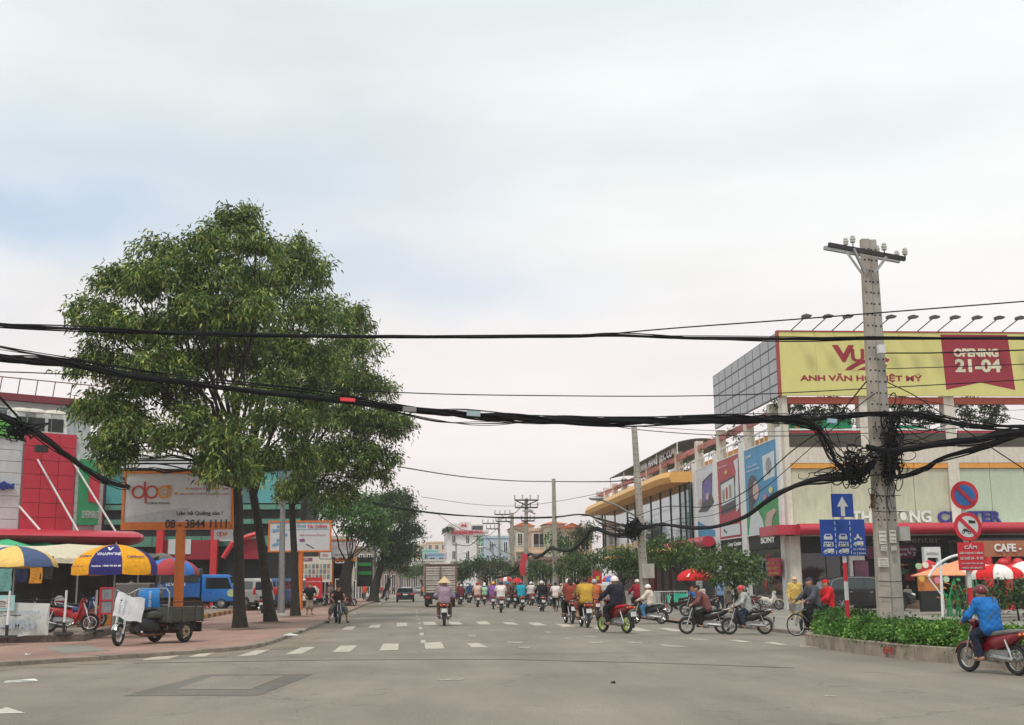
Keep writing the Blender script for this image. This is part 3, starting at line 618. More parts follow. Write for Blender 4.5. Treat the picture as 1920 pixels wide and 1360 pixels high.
# soil squares round the trees' feet are in the tree builders; old asphalt patch in the crossing
a=[G(*p,.004)for p in ((230,1305),(385,1265),(588,1264),(485,1304))];b=[G(*p,.008)for p in ((330,1292),(400,1268),(535,1267),(468,1293))]
struct('road_patch',MB().add([tuple(v)for v in a],[(0,1,2,3)]),M_old);struct('road_patch',MB().add([tuple(v)for v in b],[(0,1,2,3)]),M_road)
for pts in (((0,1330),(12,1326),(48,1337),(-30,1339)),):
    struct('road_marking',MB().add([tuple(G(*p,.006))for p in pts],[(0,1,2,3)]),mat('worn_white',(.52,.47,.41),.8,var=.3,scale=12))
# painted markings

def worn(nm,c,cov):
    m=mat(nm,c,.85,var=.15,scale=4);t=m.node_tree;n=t.nodes;l=t.links;b=n['Principled BSDF'];src=b.inputs['Base Color'].links[0].from_socket
    tc_=n.new('ShaderNodeTexCoord');z=n.new('ShaderNodeTexNoise');z.inputs['Scale'].default_value=5;z.inputs['Detail'].default_value=10;z.inputs['Roughness'].default_value=.8;l.new(tc_.outputs['Object'],z.inputs['Vector'])
    a=n.new('ShaderNodeMapRange');a.inputs[1].default_value=cov;a.inputs[2].default_value=cov+.07;l.new(z.outputs['Fac'],a.inputs[0])
    mi=n.new('ShaderNodeMix');mi.data_type='RGBA';l.new(a.outputs[0],mi.inputs[0]);l.new(src,mi.inputs[6]);mi.inputs[7].default_value=(.22,.19,.16,1);l.new(mi.outputs[2],b.inputs['Base Color']);return m
M_mark=worn('road_paint',(.50,.43,.36),.53);M_worn=worn('worn_road_paint',(.42,.37,.31),.47)
def mark(pts,m=M_mark,nm='crosswalk_stripe',z=.006):struct(nm,MB().add([tuple(G(*p,z))for p in pts],[tuple(range(len(pts)))]),m)
for q in ([(265,1238),(300,1228),(345,1226),(315,1236)],[(352,1232),(390,1221),(416,1219),(383,1231)],[(443,1231),(478,1220),(507,1218),(478,1229)],[(535,1227),(565,1214),(592,1213),(565,1226)],[(623,1223),(638,1211),(671,1210),(656,1222)],
          [(711,1220),(719,1207),(748,1207),(746,1219)],[(798,1217),(795,1205),(827,1204),(834,1216)],[(885,1214),(875,1206),(898,1206),(916,1214)]):mark(q)
for q in ([(640,1181),(650,1175),(668,1174),(660,1181)],[(690,1177),(697,1172),(714,1171),(711,1177)],[(743,1175),(744,1168),(764,1168),(763,1174)],[(795,1172),(793,1166),(815,1166),(819,1172)],[(846,1172),(840,1166),(860,1166),(869,1171)],[(898,1171),(893,1166),(912,1165),(921,1171)],[(950,1171),(941,1167),(962,1167),(974,1172)],[(1001,1173),(988,1168),(1008,1167),(1026,1173)],[(1056,1176),(1040,1170),(1060,1170),(1080,1175)],
          [(1120,1180),(1100,1174),(1120,1173),(1145,1180)],[(1195,1184),(1168,1175),(1190,1176),(1222,1183)],[(1262,1184),(1232,1178),(1255,1178),(1290,1184)],[(1390,1204),(1362,1200),(1382,1200),(1412,1204)],[(1462,1210),(1432,1205),(1450,1204),(1478,1209)]):mark(q)
for q in ([(880,1194),(878,1191),(892,1191),(893,1194)],[(953,1206),(950,1203),(979,1203),(980,1206)],[(1106,1206),(1104,1203),(1130,1203),(1132,1206)],[(1180,1206),(1172,1203),(1200,1204),(1205,1207)],[(1025,1187),(1020,1183),(1030,1184),(1034,1187)],[(1062,1199),(1056,1195),(1066,1196),(1072,1199)],[(958,1164),(952,1162),(962,1162),(968,1164)],[(820,1276),(822,1273),(872,1272),(868,1275)],[(1545,1306),(1548,1303),(1566,1303),(1566,1306)],[(1250,1213),(1230,1208),(1270,1210),(1290,1214)],[(1300,1200),(1280,1196),(1320,1198),(1340,1202)],[(970,1215),(975,1213),(995,1213),(990,1216)],[(1100,1195),(1092,1192),(1112,1193),(1120,1196)]):mark(q,M_worn,'worn_marking')
for i,y in enumerate((1203,1189,1178,1169,1162,1155,1150,1145)):
    x=771+(y-1099)*.215;hw_=4.4*(y-1099)/100;dy=2.6*(y-1099)/100;mark([(x-hw_,y+dy),(x+hw_,y+dy),(x+hw_*.95,y-dy),(x-hw_*.95,y-dy)],M_mark if y>1170 else M_worn,'lane_dash')
for pts in ([(250,1243),(620,1237),(950,1236),(1240,1243),(1490,1252),(1490,1252.8),(1240,1243.7),(950,1236.7),(620,1237.7),(250,1243.7)],):mark(pts,M_old,'road_seam')
mark([(1500,1214),(1500,1209),(1560,1212),(1560,1216)],M_worn,'worn_marking')
# right pavement and side lane kerb
rk=[G(*p)for p in ((1132,1150),(1190,1157),(1290,1168),(1400,1180),(1515,1192.5),(1640,1206))]
rk=[Vector((rk[0].x,480,0)),Vector((rk[0].x,200,0)),Vector((rk[0].x,110,0))]+rk+[rk[-1]+(rk[-1]-rk[-2])*1.0+Vector((3,2,0))]
pv=[(p.x,p.y,H)for p in rk]+[(70,rk[-1].y,H),(70,480,H)]
struct('pavement',MB().add(pv,[tuple(range(len(pv)-1,-1,-1))]),M_grey)
kr=obj('kerb',None,kind='structure');kerb_run(rk[2:],kr,1.0,H,.2,1,cap_n=110)
# reddish band of paving behind the right kerb
a=[G(*p,H+.004)for p in ((1120,1141),(1255,1157),(1330,1167),(1285,1166.5),(1150,1150))]
struct('pavement_band',MB().add([tuple(v)for v in a],[tuple(range(5))]),M_pink)

# ================================================================ traffic island with hedge
ik=[G(*p)for p in ((2080,1284),(1920,1261),(1790,1245),(1700,1237),(1620,1228),(1560,1219),(1527,1213.5))]
tip=ik[-1];ik2=smooth_path(ik+[tip+Vector((.10,1.0,0)),tip+Vector((.75,1.85,0)),tip+Vector((1.7,2.1,0)),tip+Vector((2.8,1.6,0)),tip+Vector((3.6,.2,0)),tip+Vector((4.3,-6,0))],4)
M_ik=mat('island_kerb',(.33,.27,.22),.95,var=.25,scale=3,bump=.7,dirt=.45)
isl=obj('traffic_island_kerb',None,kind='structure');IH=.30
kerb_run(ik2,isl,1.05,IH,.2,-1,M_ik,40)
pv=[(p.x+.0,p.y,IH-.03)for p in ik2];struct('traffic_island',MB().add(pv,[tuple(range(len(pv)-1,-1,-1))]),mat('soil',(.10,.07,.05),.95,bump=.8))
rt=MB();c0=G(1652,1226,.0)
tg=text('64',0,.42,0,.2,0,mat('red_spray',(.35,.03,.03),.8),isl,'spray_writing',.004,.02)
d_=(ik[4]-ik[3]).normalized();A=G(1655,1233,.0);tg.location=A+Vector((-d_.y,d_.x,0))*0+Vector((0,0,.07));tg.rotation_euler=(0,0,math.atan2((ik[3]-ik[4]).y,(ik[3]-ik[4]).x))
tg.location-=Vector((math.sin(-tg.rotation_euler.z),-math.cos(tg.rotation_euler.z),0))*-.02
def hedge_run(name,label,pts,hts,wid,m,n,ll,seed,z0=IH):
    C_,D_=[],[];r=np.random.default_rng(seed);pts=[Vector(p)for p in pts]
    for _ in range(n):
        k=r.integers(0,len(pts)-1);t_=r.uniform();p=pts[k].lerp(pts[k+1],t_);h=hts[k]+(hts[k+1]-hts[k])*t_;a=r.uniform(0,math.pi);q=r.uniform(.75,1.05)
        h*=1+.16*math.sin(p.x*3.1+p.y*2.3)+.1*math.sin(p.y*6.3)
        dr=(pts[k+1]-pts[k]).normalized();nr=Vector((-dr.y,dr.x,0));off=nr*math.cos(a)*wid*q;z=z0+math.sin(a)**.6*h*q
        C_.append((p.x+off.x,p.y+off.y,z));D_.append((nr.x*math.cos(a),nr.y*math.cos(a),math.sin(a)))
    t=thing(name,label,'hedge',pts[0]);c0=np.array(pts[0])
    obj('foliage',leaf_mesh('foliage',np.array(C_)-c0,np.array(D_),16,ll,ll*.62,.09,-.15,m,seed),t,kind='stuff')
    st=MB();rr=random.Random(seed)
    for i in range(40):
        k=rr.randrange(len(pts)-1);p=pts[k].lerp(pts[k+1],rr.random())-pts[0];p.z=z0-.05
        st.tube([p,p+Vector((rr.uniform(-.1,.1),rr.uniform(-.1,.1),hts[0]*.8))],.012,5)
    st.build('stems',M_bark,t,kind='stuff');return t
inn=[p+Vector((.62,.15,0))for p in (ik[1]+Vector((0,-2,0)),ik[1],ik[2],ik[3],ik[4],ik[5],ik[6])];inn[-1]+=Vector((.1,.35,0))
hedge_run('hedge','low trimmed bright green hedge along the kerb of the traffic island',inn,[.30,.30,.30,.30,.31,.31,.28],.46,M_hedge,4600,.085,5)
inn2=[p+Vector((1.55,1.0,0))for p in (ik[1],ik[2],ik[3],ik[4],ik[5])]+[ik[6]+Vector((.8,1.2,0))]
hedge_run('shrub_row','taller loose shrubs behind the trimmed hedge on the island',inn2,[.22,.22,.24,.26,.38,.60],.5,M_leafb,2000,.10,6)

# ================================================================ corner shopping building (right)
YF=66.0
def f(px,py,Y=YF):v=P(px,py,Y);return v.x,v.z
XS=f(1476,900)[0]
mall=thing('shopping_centre','cream corner shopping building under the yellow rooftop billboard with red canopy','building',(XS,YF,0))
def q3(x0,x1,z0,z1,d0,d1,mb=None):     # box on the front face: depth range relative to the face
    return (mb or MB()).box(x0-XS,x1-XS,d0,d1,z0,z1)
M_cream=mat('cream_wall',(.66,.60,.52),.85,var=.07,dirt=.35,bump=.2);M_panel=mat('pale_panel',(.52,.50,.37),.6,var=.07,scale=1.2,dirt=.3);M_panelg=mat('green_glass_panel',(.46,.52,.39),.35,var=.05,dirt=.12)
M_redp=mat('red_canopy',(.50,.02,.045),.45,var=.08,coat=.2,dirt=.15);M_terra=mat('terracotta_beam',(.50,.10,.06),.7,var=.1,dirt=.3);M_orange=mat('orange_band',(.72,.32,.06),.6,var=.06,dirt=.2)
xR=f(2060,900)[0];zt=lambda py:f(1700,py)[1]
z_can0,z_can1=zt(1004),zt(983);z_pan0,z_pan1=z_can1,zt(878);z_or1=zt(868);z_w1=zt(838);z_pl=zt(812);z_bm0,z_bm1=zt(757),zt(745)
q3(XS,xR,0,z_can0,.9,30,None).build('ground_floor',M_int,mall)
q3(XS,xR,z_can0,z_w1,.35,30).build('wall',M_cream,mall)
# upper wall / orange band / panels
q3(XS,xR,z_or1,z_w1,0,.35).build('parapet',M_cream,mall)
edges=[1484,1561,1638,1716,1781];edges2=[1801,1860,1925,1990,2058]
for ed,mm in ((edges,M_panel),(edges2,M_panelg)):
    for a,b in zip(ed[:-1],ed[1:]):
        q3(f(a,920)[0]+.015,f(b,920)[0]-.015,z_pan0,z_pan1-.03,.12,.3).build('panel',mm,mall)
        q3(f(a,920)[0]+.015,f(b,920)[0]-.015,z_pan1,z_or1-.01,.02,.3).build('orange_band',M_orange,mall)
for a,b in ((1474,1484),(1781,1801)):q3(f(a,920)[0],f(b,920)[0],z_can1,z_bm1+.4,-.06,.6).build('column',M_cream,mall)
q3(f(1620,920)[0],f(1638,920)[0],z_w1,z_bm1+.4,-.06,.6).build('column',M_cream,mall)
# open terrace level
for a,b in ((1485,1619),(1639,1780),(1802,2058)):
    q3(f(a,900)[0],f(b,900)[0],z_bm0,z_bm1,0,.4).build('beam',M_terra,mall)
    q3(f(a,900)[0],f(b,900)[0],z_w1,z_pl,-.02,.5).build('planter_box',mat('dark_planter',(.07,.06,.05),.9,dirt=.3),mall)
    q3(f(a,900)[0],f(b,900)[0],zt(807),zt(804),-.03,.03).build('handrail',M_white,mall)
    q3(f(a,900)[0],f(b,900)[0],zt(812)+.004,zt(807.5),.02,.06).build('red_rail',M_redp,mall)
q3(XS,xR,z_pl-.6,z_pl-.5,.5,24).build('terrace_floor',M_conc,mall)
for px in range(1500,2050,62):      # terrace posts well back under the billboard
    x,z=f(px,760);MB().cyl((x-XS,11,z_pl-.5),(x-XS,11,z_bm1+.4),.06,n=8).build('post',M_white,mall)
q3(f(1484,900)[0],f(1640,900)[0],z_pl-.1,zt(772),3.0,3.1).build('green_screen',mat('green_canvas',(.02,.36,.17),.8,var=.1),mall)
q3(f(1684,900)[0],f(1778,900)[0],z_pl-.1,zt(785),3.0,3.1).build('green_screen',MATS['green_canvas'],mall)
# shade roof of the terrace cafe
for i in range(9):
    x0=f(1560+i*55,900)[0]-XS;MB().tube([(x0,4,zt(757)+.25),(x0+.2,11,zt(750)+.9)],.035,5).build('roof_rafter',M_white,mall)
# terrace plants
def small_tree(label,base,h,r,m=None,seed=1,cat='plant',trunk=.04,group=None,dens=4.2,ll=.16,squash=.8,name='potted_plant',nleaf=16):
    b=Vector(base);rr=random.Random(seed);lobes=[(b+Vector((rr.uniform(-.5,.5)*r,rr.uniform(-.4,.4)*r,h*(.62+.38*k/3)-r*.3)),r*rr.uniform(.5,.75),r*.6,r*squash*rr.uniform(.45,.7))for k in range(4)]
    return make_tree(name,label,base,b+Vector((0,0,h*.5)),lobes,trunk,trunk*.6,m or M_leafd,dens,nleaf,ll,ll*.45,.12,.35,seed,group,.3,2,cat,.04)
tp=['beside the corner column','left of the pole top under the beam','behind the twin concrete poles','over the green canvas screen','near the second white column','past the second white column','under the date banner','at the frame edge of the terrace']
for i,(px,h)in enumerate(((1500,2.6),(1540,2.2),(1588,2.7),(1660,2.4),(1718,2.8),(1764,2.5),(1836,2.7),(1890,2.4))):
    x,z=f(px,812);small_tree('dark leafy potted tree on the open terrace '+tp[i],(x,YF+1.4,z_pl-.5),h,.95,M_leafd,40+i,group='potted trees on the upper terrace',ll=.2)
# red tubular canopy
can=MB();z_c=(z_can0+z_can1)/2;rc=(z_can1-z_can0)/2
can.rings([[(x,-1.5+rc*1.25*math.cos(a)*1.0,z_c+rc*math.sin(a))for a in [2*math.pi*j/16 for j in range(16)]]for x in np.linspace(0,xR-XS,22)])
can.build('canopy',M_redp,mall,True)
q3(XS,xR,z_can1-.1,z_can1,-1.5,.3).build('canopy_ledge',M_white,mall)
# side return of the canopy and fascia
MB().box(-1.1,.3,-1.2,2.2,z_can0+.05,z_can1-.05).build('canopy_end',M_redp,mall)
# shop front below
q3(f(1476,1000)[0],f(1496,1000)[0],0,z_can0,-.3,.9).build('column',M_cream,mall)
for a,b in ((1498,1560),(1562,1625),(1690,1750),(1766,1826)):q3(f(a,1100)[0],f(b,1100)[0],.5,zt(1022),.86,.89).build('shop_window',M_glassd,mall)
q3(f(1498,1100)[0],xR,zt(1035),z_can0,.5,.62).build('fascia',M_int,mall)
text('Sony Center',f(1640,1000)[0]-XS,f(1768,1000)[0]-XS,zt(1021),zt(1006),.46,mat('grey_letters',(.30,.29,.28),.5),mall)
q3(f(1634,1100)[0],f(1724,1100)[0],zt(1047),zt(1023),.40,.48).build('advert_screen',mat('plum_screen',(.13,.01,.05),.3),mall)
text('mong đợi,',f(1690,1000)[0]-XS,f(1722,1000)[0]-XS,zt(1034),zt(1026),.38,M_white,mall)
text('Xperia™ Z',f(1678,1000)[0]-XS,f(1720,1000)[0]-XS,zt(1044),zt(1035),.38,M_white,mall)
for px0,px1,m_ in ((1596,1603,M_white),(1603,1622,M_white)):pass
q3(f(1597,1100)[0],f(1603,1100)[0],zt(1086),zt(1032),.1,.4).build('door_frame',M_white,mall);q3(f(1603,1100)[0],f(1626,1100)[0],zt(1050),zt(1040),.1,.4).build('door_frame',M_white,mall)
q3(f(1607,1100)[0],f(1633,1100)[0],zt(1092),zt(1051),.2,.3).build('window_poster',mat('poster_purple',(.20,.07,.13),.5,var=.5,scale=1.5),mall)
# shop goods shown at the glass: plain coloured cards
rr=random.Random(5)
for i in range(26):
    px=rr.uniform(1500,1820);x=f(px,1100)[0]-XS;z=rr.uniform(.7,2.4);MB().box(x,x+rr.uniform(.2,.6),.70,.84,z,z+rr.uniform(.15,.5)).build('display_card',flat(rr.choice(['7a6a60','8a2a30','55606a','9a8a70','3c4650','405a4a'])),mall)
for i in range(4):MB().box(f(1690,1100)[0]-XS,f(1835,1100)[0]-XS,-2.2+.5*i,1.0,.0+.13*i,.13+.13*i).build('step',mat('granite',(.20,.13,.10),.6,var=.2),mall)
# name letters on the panels
def flet(s,a,b,y0,y1,m,bold=.03):text(s,f(a,970)[0]-XS,f(b,970)[0]-XS,zt(y1),zt(y0),.10,m,mall,'name_letters',.12,bold)
M_letw=mat('white_letters',(.66,.64,.60),.5)
flet('TH',1597,1634,958,980,M_letw);flet('Ư',1664,1682,955,980,M_letw);flet('ƠNG',1684,1746,955,980,M_letw);flet('CENTER',1759,1878,959,981,mat('blue_letters',(.03,.02,.20),.4))
q3(f(1590,1000)[0],f(1902,1000)[0],z_can1+.002,z_can1+.06,-.1,.1).build('letter_rail',M_white,mall)

# rooftop billboard: a thing standing on the roof
xb0,xb1=f(1460,690)[0],f(2060,690)[0];zb0,zb1=zt(744),zt(626)
bb=thing('rooftop_billboard','large yellow rooftop billboard with dark red letters and opening banner','billboard',(xb0,YF-.3,0))
M_yel=mat('yellow_vinyl',(.66,.61,.22),.6,var=.04,scale=.8,dirt=.08);M_mar=mat('maroon_print',(.30,.015,.035),.6,var=.05)
bw=xb1-xb0;npan=9
for i in range(npan):MB().box(bw*i/npan+.004,bw*(i+1)/npan-.004,0,.15,zb0,zb1).build('face_panel',M_yel,bb)
MB().box(-.12,0,-.03,.3,zb0,zb1+.08).box(0,bw,-.03,.2,zb1,zb1+.08).build('frame',mat('frame_red',(.35,.05,.05),.6),bb)
bx=lambda px:f(px,690,YF-.3)[0]-xb0
bz=lambda py:f(1700,py,YF-.3)[1]
text('V',bx(1562),bx(1604),bz(680),bz(648),-.006,M_mar,bb,'logo_letter',.01,.05);text('U',bx(1597),bx(1622),bz(680),bz(655),-.006,M_mar,bb,'logo_letter',.01,.04);text('S',bx(1628),bx(1664),bz(680),bz(655),-.006,M_mar,bb,'logo_letter',.01,.04)
for i in range(3):
    o_=[];r1,r2=1-.26*i,.86-.26*i;cx_,cz_=bx(1650),bz(716)
    RX,RZ=bx(1650)-bx(1574),bz(672)-bz(716)
    a_=np.linspace(math.pi*.995,math.pi*.42,12)
    pr=[(cx_+RX*r1*math.cos(a),cz_+RZ*r1*math.sin(a)+.0)for a in a_]+[(cx_+RX*r2*math.cos(a)*.98,cz_+RZ*r2*math.sin(a))for a in a_[::-1]]
    pr=[(x,max(z,bz(695)))for x,z in pr];MB().poly(pr,-.010,.008).build('logo_arc',M_mar,bb)
text('ANH VĂN HỘI VIỆT MỸ',bx(1499),bx(1728),bz(718),bz(701),-.006,M_mar,bb,'lettering',.01,.035)
MB().poly([(bx(1768),bz(627)),(bx(1894),bz(627)),(bx(1900),bz(731)),(bx(1836),bz(717)),(bx(1771),bz(731))],-.008,.006).build('date_banner',M_mar,bb)
M_cr=mat('cream_print',(.72,.68,.50),.6)
text('OPENING',bx(1790),bx(1874),bz(669),bz(653),-.012,M_cr,bb,'lettering',.008,.05);text('21-04',bx(1791),bx(1877),bz(698),bz(673),-.012,M_cr,bb,'lettering',.008,.04)
# grey gridded side face of the billboard box, running along the street side
ys_far=PX(1341,709,XS-.05).y;yb=ys_far-(YF-.3)
zs0=lambda y:0
nx,nz_=9,5
M_grid=mat('grey_sheet',(.42,.42,.45),.5,0,var=.08,scale=.7,dirt=.15)
zfar0,zfar1=PX(1344,800,XS).z,PX(1341,709,XS).z
for i in range(nx):
    for j in range(nz_):
        y0_,y1_=.25+(yb-.25)*i/nx+.03,.25+(yb-.25)*(i+1)/nx-.03
        z0_,z1_=zb0+(zb1-zb0)*j/nz_+.03,zb0+(zb1-zb0)*(j+1)/nz_-.03
        MB().box(-.075,-.06,y0_+.05,y1_-.05,z0_+.02,z1_-.02).build('side_panel',M_grid,bb)
MB().box(-.06,.06,.2,yb,zb0,zb1).build('side_frame',mat('frame_dark',(.10,.10,.11),.6),bb)
for i in range(11):
    px=(1503,1543,1580,1620,1660,1701,1741,1779,1820,1861,1900)[i];x=bx(px);l_=thing('floodlight',['floodlight at the outer corner of the yellow billboard top','second floodlight from the grey gridded side on the yellow billboard','third floodlight from the grey gridded side on the yellow billboard','floodlight close before the concrete pole on the yellow billboard','floodlight just past the concrete pole on the yellow billboard','second floodlight past the concrete pole on the yellow billboard','third floodlight past the pole, before the maroon banner','floodlight over the first edge of the maroon banner','floodlight over the middle of the maroon banner','floodlight over the far half of the maroon banner','last floodlight over the end of the maroon banner'][i],'lamp',(xb0+x-.25,YF-.3,zb1+.08),0,'floodlights along the yellow billboard top')
    MB().tube([(-.25,0,0),(.2,-1.1,.50),(.25,-1.2,.55)],.03,6).build('arm',M_dark,l_)
    MB().prism([(0,.46),(.48,.52),(.52,.60),(.2,.68),(-.02,.62)],.20,.03).build('lamp_head',mat('lamp_dark',(.06,.06,.07),.5),l_).location=(.05,-1.2,0)

# ---------------------------------------------------------------- street side of the building, plane X = XS
def s(px,py):v=PX(px,py,XS);return v.y-YF,v.z
yE=lambda px,py=950:s(px,py)[0]
def sbox(y0,y1,z0,z1,d0,d1):return MB().box(d0,d1,y0,y1,z0,z1)   # d: relative to XS, negative = towards the street
zcan=z_can0;zfas=z_can0+.0
zpo0,zpo1=z_can0+.35,s(1467,820)[1]
ya,yb_,yc,yd=yE(1408),yE(1395),yE(1352),yE(1310)
sbox(.36,yE(1306)+.0,z_can0,zpo1+.1,.12,12).build('side_wall',M_cream,mall);sbox(1.0,yE(1306),0,z_can0,.12,1.0).build('side_wall',M_cream,mall)
for (p0,p1)in ((1474,1468),(1404,1396),(1352,1346),(1311,1306)):sbox(yE(p0),yE(p1),0,zpo1+.6,-.25,.12).build('column',M_white,mall)
sbox(0,yE(1311),zcan-.55,zcan+.3,-.1,.1).build('fascia',M_int,mall)
def stext(s_,y0,y1,z0,z1,m,bold=0.,d=-.13):
    t_=text(s_,0,y1-y0,z0,z1,0,m,mall,'lettering',.03,bold);t_.rotation_euler=(0,0,rad(-90));t_.location=(d,y1,0);return t_
stext('SONY',yE(1455),yE(1428),zcan-.25,zcan+.12,M_white,.03);stext('Sony Center',yE(1392),yE(1366),zcan-.25,zcan+.1,M_white,.02)
# posters: three printed hangings, each with its own pictured shapes
def poster(label,p0,p1,base,parts_):
    y0,y1=yE(p0),yE(p1);w=y1-y0;h=zpo1-zpo0;po=thing('wall_poster',label,'poster',(XS-.16,YF+y1,zpo0),rad(-90))
    MB().box(0,w,-.03,.03,0,h).build('sheet',base,po)
    MB().box(-.06,0,-.05,.04,-.06,h+.06).box(w,w+.06,-.05,.04,-.06,h+.06).box(0,w,-.05,.04,-.06,0).box(0,w,-.05,.04,h,h+.06).build('frame',M_white,po)
    for i,(nm,m,pr)in enumerate(parts_):MB().poly([(x*w,z*h)for x,z in pr],-.036-.004*i,.003).build(nm,m,po)
    return po,w,h
def circ(cx,cz,rx,rz,n=14):return [(cx+rx*math.cos(2*math.pi*i/n),cz+rz*math.sin(2*math.pi*i/n))for i in range(n)]
M_pbl=mat('print_blue',(.03,.24,.45),.5,var=.15,scale=.6);M_pgr=mat('print_green',(.03,.28,.07),.5,var=.35,scale=3);M_pw=mat('print_white',(.60,.63,.66),.5,var=.08);M_pr=mat('print_red',(.40,.02,.035),.5,var=.12)
M_psk=mat('print_skin',(.52,.36,.31),.5);M_pk=mat('print_black',(.04,.035,.04),.5,var=.3);M_pgy=mat('print_grey',(.25,.26,.28),.5,var=.3,scale=4)
# right to left in picture = from corner to far: local x runs from far end to near end
po,w,h=poster('tall blue and green poster of a dark-haired woman reaching out her hand',1467,1405,M_pbl,[
    ('meadow',M_pgr,[(0,0),(1,0),(1,.40),(.7,.37),(.4,.36),(0,.26)]),('white_panel',M_pw,[(.60,.58),(.92,.60),(.94,.88),(.58,.86)]),('silhouette',M_pgy,circ(.76,.73,.09,.10)),
    ('hair',M_pk,circ(.24,.52,.16,.17)+[]),('dress',M_pw,[(.05,0),(.58,0),(.50,.16),(.34,.30),(.16,.28)]),('face',M_psk,circ(.34,.50,.10,.11)),('hair',M_pk,[(.10,.22),(.22,.26),(.26,.60),(.10,.60)]),
    ('forearm',M_psk,[(.60,0),(.76,0),(.82,.16),(.95,.23),(.86,.25),(.66,.22),(.58,.12)]),('flower',mat('print_yellow',(.65,.6,.15),.5),circ(.80,.46,.06,.035)),('flower',mat('print_pink',(.6,.2,.25),.5),circ(.62,.40,.05,.03)),('flower',M_pw,circ(.72,.35,.05,.03))])
text('SONY',.06*w,.25*w,.90*h,.93*h,-.05,M_pw,po);text('Công nghệ',.06*w,.42*w,.78*h,.81*h,-.05,M_pw,po);text('chạm màn hình',.06*w,.48*w,.73*h,.76*h,-.05,M_pw,po)
po,w,h=poster('tall red poster of a tablet screen with books between white columns',1395,1353,M_pr,[
    ('screen',M_pk,[(.10,.30),(.78,.34),(.78,.76),(.10,.72)]),('page',M_pw,[(.14,.42),(.74,.46),(.74,.73),(.14,.69)]),('book',mat('print_olive',(.28,.25,.1),.5),[(.2,.47),(.3,.48),(.3,.62),(.2,.61)]),('book',M_pr,[(.36,.49),(.45,.5),(.45,.64),(.36,.63)]),('book',MATS['print_olive'],[(.52,.49),(.62,.5),(.62,.66),(.52,.65)]),
    ('footer',M_pw,[(.06,.03),(.94,.03),(.94,.16),(.06,.16)]),('glasses',M_pk,[(.2,.10),(.35,.06),(.36,.08),(.22,.13)]),('emblem',mat('print_gold',(.6,.38,.08),.5),circ(.42,.83,.07,.03)),('flower_garland',M_pw,[(.82,.3),(.95,.35),(.97,.95),(.78,.93),(.86,.8),(.80,.6)])])
text('Sony Tablet',.08*w,.5*w,.90*h,.925*h,-.075,M_pw,po)
po,w,h=poster('tall pale poster of an open laptop computer beside the yellow canopy',1346,1312,M_pw,[
    ('sky_band',M_pbl,[(0,0),(1,0),(1,.12),(0,.30)]),('pale_band',M_pw,[(0,.0),(1,.0),(1,.05),(0,.05)]),('screen',M_pk,[(.28,.48),(.86,.60),(.92,.90),(.36,.82)]),('screen_picture',mat('print_indigo',(.08,.06,.3),.4,var=.6,scale=2),[(.33,.52),(.82,.62),(.87,.86),(.40,.79)]),('keyboard',M_pk,[(.06,.42),(.28,.48),(.86,.60),(.98,.50),(.56,.40)]),('hand',M_psk,circ(.2,.55,.1,.05)),('hand',M_psk,circ(.62,.60,.08,.05))])
# shop front under the posters
for a,b in ((1467,1410),(1394,1354)):sbox(yE(a),yE(b),.9,zcan-.6,-.05,.1).build('shop_window',glass('green_shop_glass',(.04,.05,.045),.05),mall);sbox(yE(a),yE(b),0,.88,-.1,.1).build('stall_riser',mat('brown_riser',(.18,.13,.11),.8),mall)
for i in range(16):
    y=random.uniform(yE(1466),yE(1412));z=random.uniform(1.2,zcan-1.2);MB().box(-.09,-.052,y,y+random.uniform(.4,1.0),z,z+random.uniform(.3,.9)).build('window_sticker',flat(random.choice(['7a1a22','8a2428','6a7a80','8c8c88','3a3a40'])),mall)
v0=PX(1448,1058,XS);sg=thing('wall_sign','small red notice with yellow writing on the corner shop window','sign',(XS-.5,YF+yE(1449),PX(1460,1080,XS).z),rad(-90));
wS=yE(1449)-yE(1474);MB().box(0,wS,-.04,.04,0,1.0).build('board',M_pr,sg);text('SIÊU THỊ',.1,wS*.6,.62,.82,-.05,MATS['print_gold'],sg);text('ĐIỆN MÁY',.1,wS*.9,.32,.54,-.05,MATS['print_gold'],sg);text('CHÍNH HÃNG',.1,wS*.9,.08,.24,-.05,MATS['print_gold'],sg)
# upper terrace along the street side: columns, rails, plants, balcony fronts
zs_r=zt(757)
y_end=yE(1100,960)
pc=[1452,1405,1352,1310,1271,1242,1215,1192,1168,1150,1134,1120]
zc0,zc1=zpo1+.25,PX(1310,826,XS).z
for i,px in enumerate(pc):
    y=yE(px,900);sbox(y,y+.55,zc0-1.2,zc1,-.1,.45).build('column',M_cream,mall)
    if i<len(pc)-1:
        y2=yE(pc[i+1],900);sbox(y+.56,y2-.01,zc1-.75,zc1-.35,.0,.2).build('rail_beam',mat('pink_rail',(.50,.16,.15),.7,dirt=.25),mall)
        sbox(y+.56,y2-.01,zc1-1.9,zc1-1.1,1.6,1.8).build('yellow_wall',M_orange,mall)
        for k in range(5):yy=y+.8+(y2-y-1.2)*k/4;MB().cyl((.05,yy,zc0-.4),(.05,yy,zc0+.55),.03,n=6).build('railing_bar',M_white,mall)
        sbox(y+.6,y2-.05,zc0+.55,zc0+.62,.0,.1).build('handrail',M_white,mall)
tp2=['behind the blue poster top','above the red poster','over the laptop poster','above the bend of the yellow canopy','above the middle of the yellow canopy','behind the leaning street pole','near the far end of the yellow canopy','at the far end of the terrace']
for i,px in enumerate((1432,1378,1330,1290,1255,1202,1160,1128)):small_tree('climbing plant trained along the terrace rail '+tp2[i],(XS+.5,YF+yE(px,900),zc0-.3),2.1 if i<3 else 1.5,.9,M_leafd,70+i,group='plants along the side terrace',ll=.18,dens=1.6)
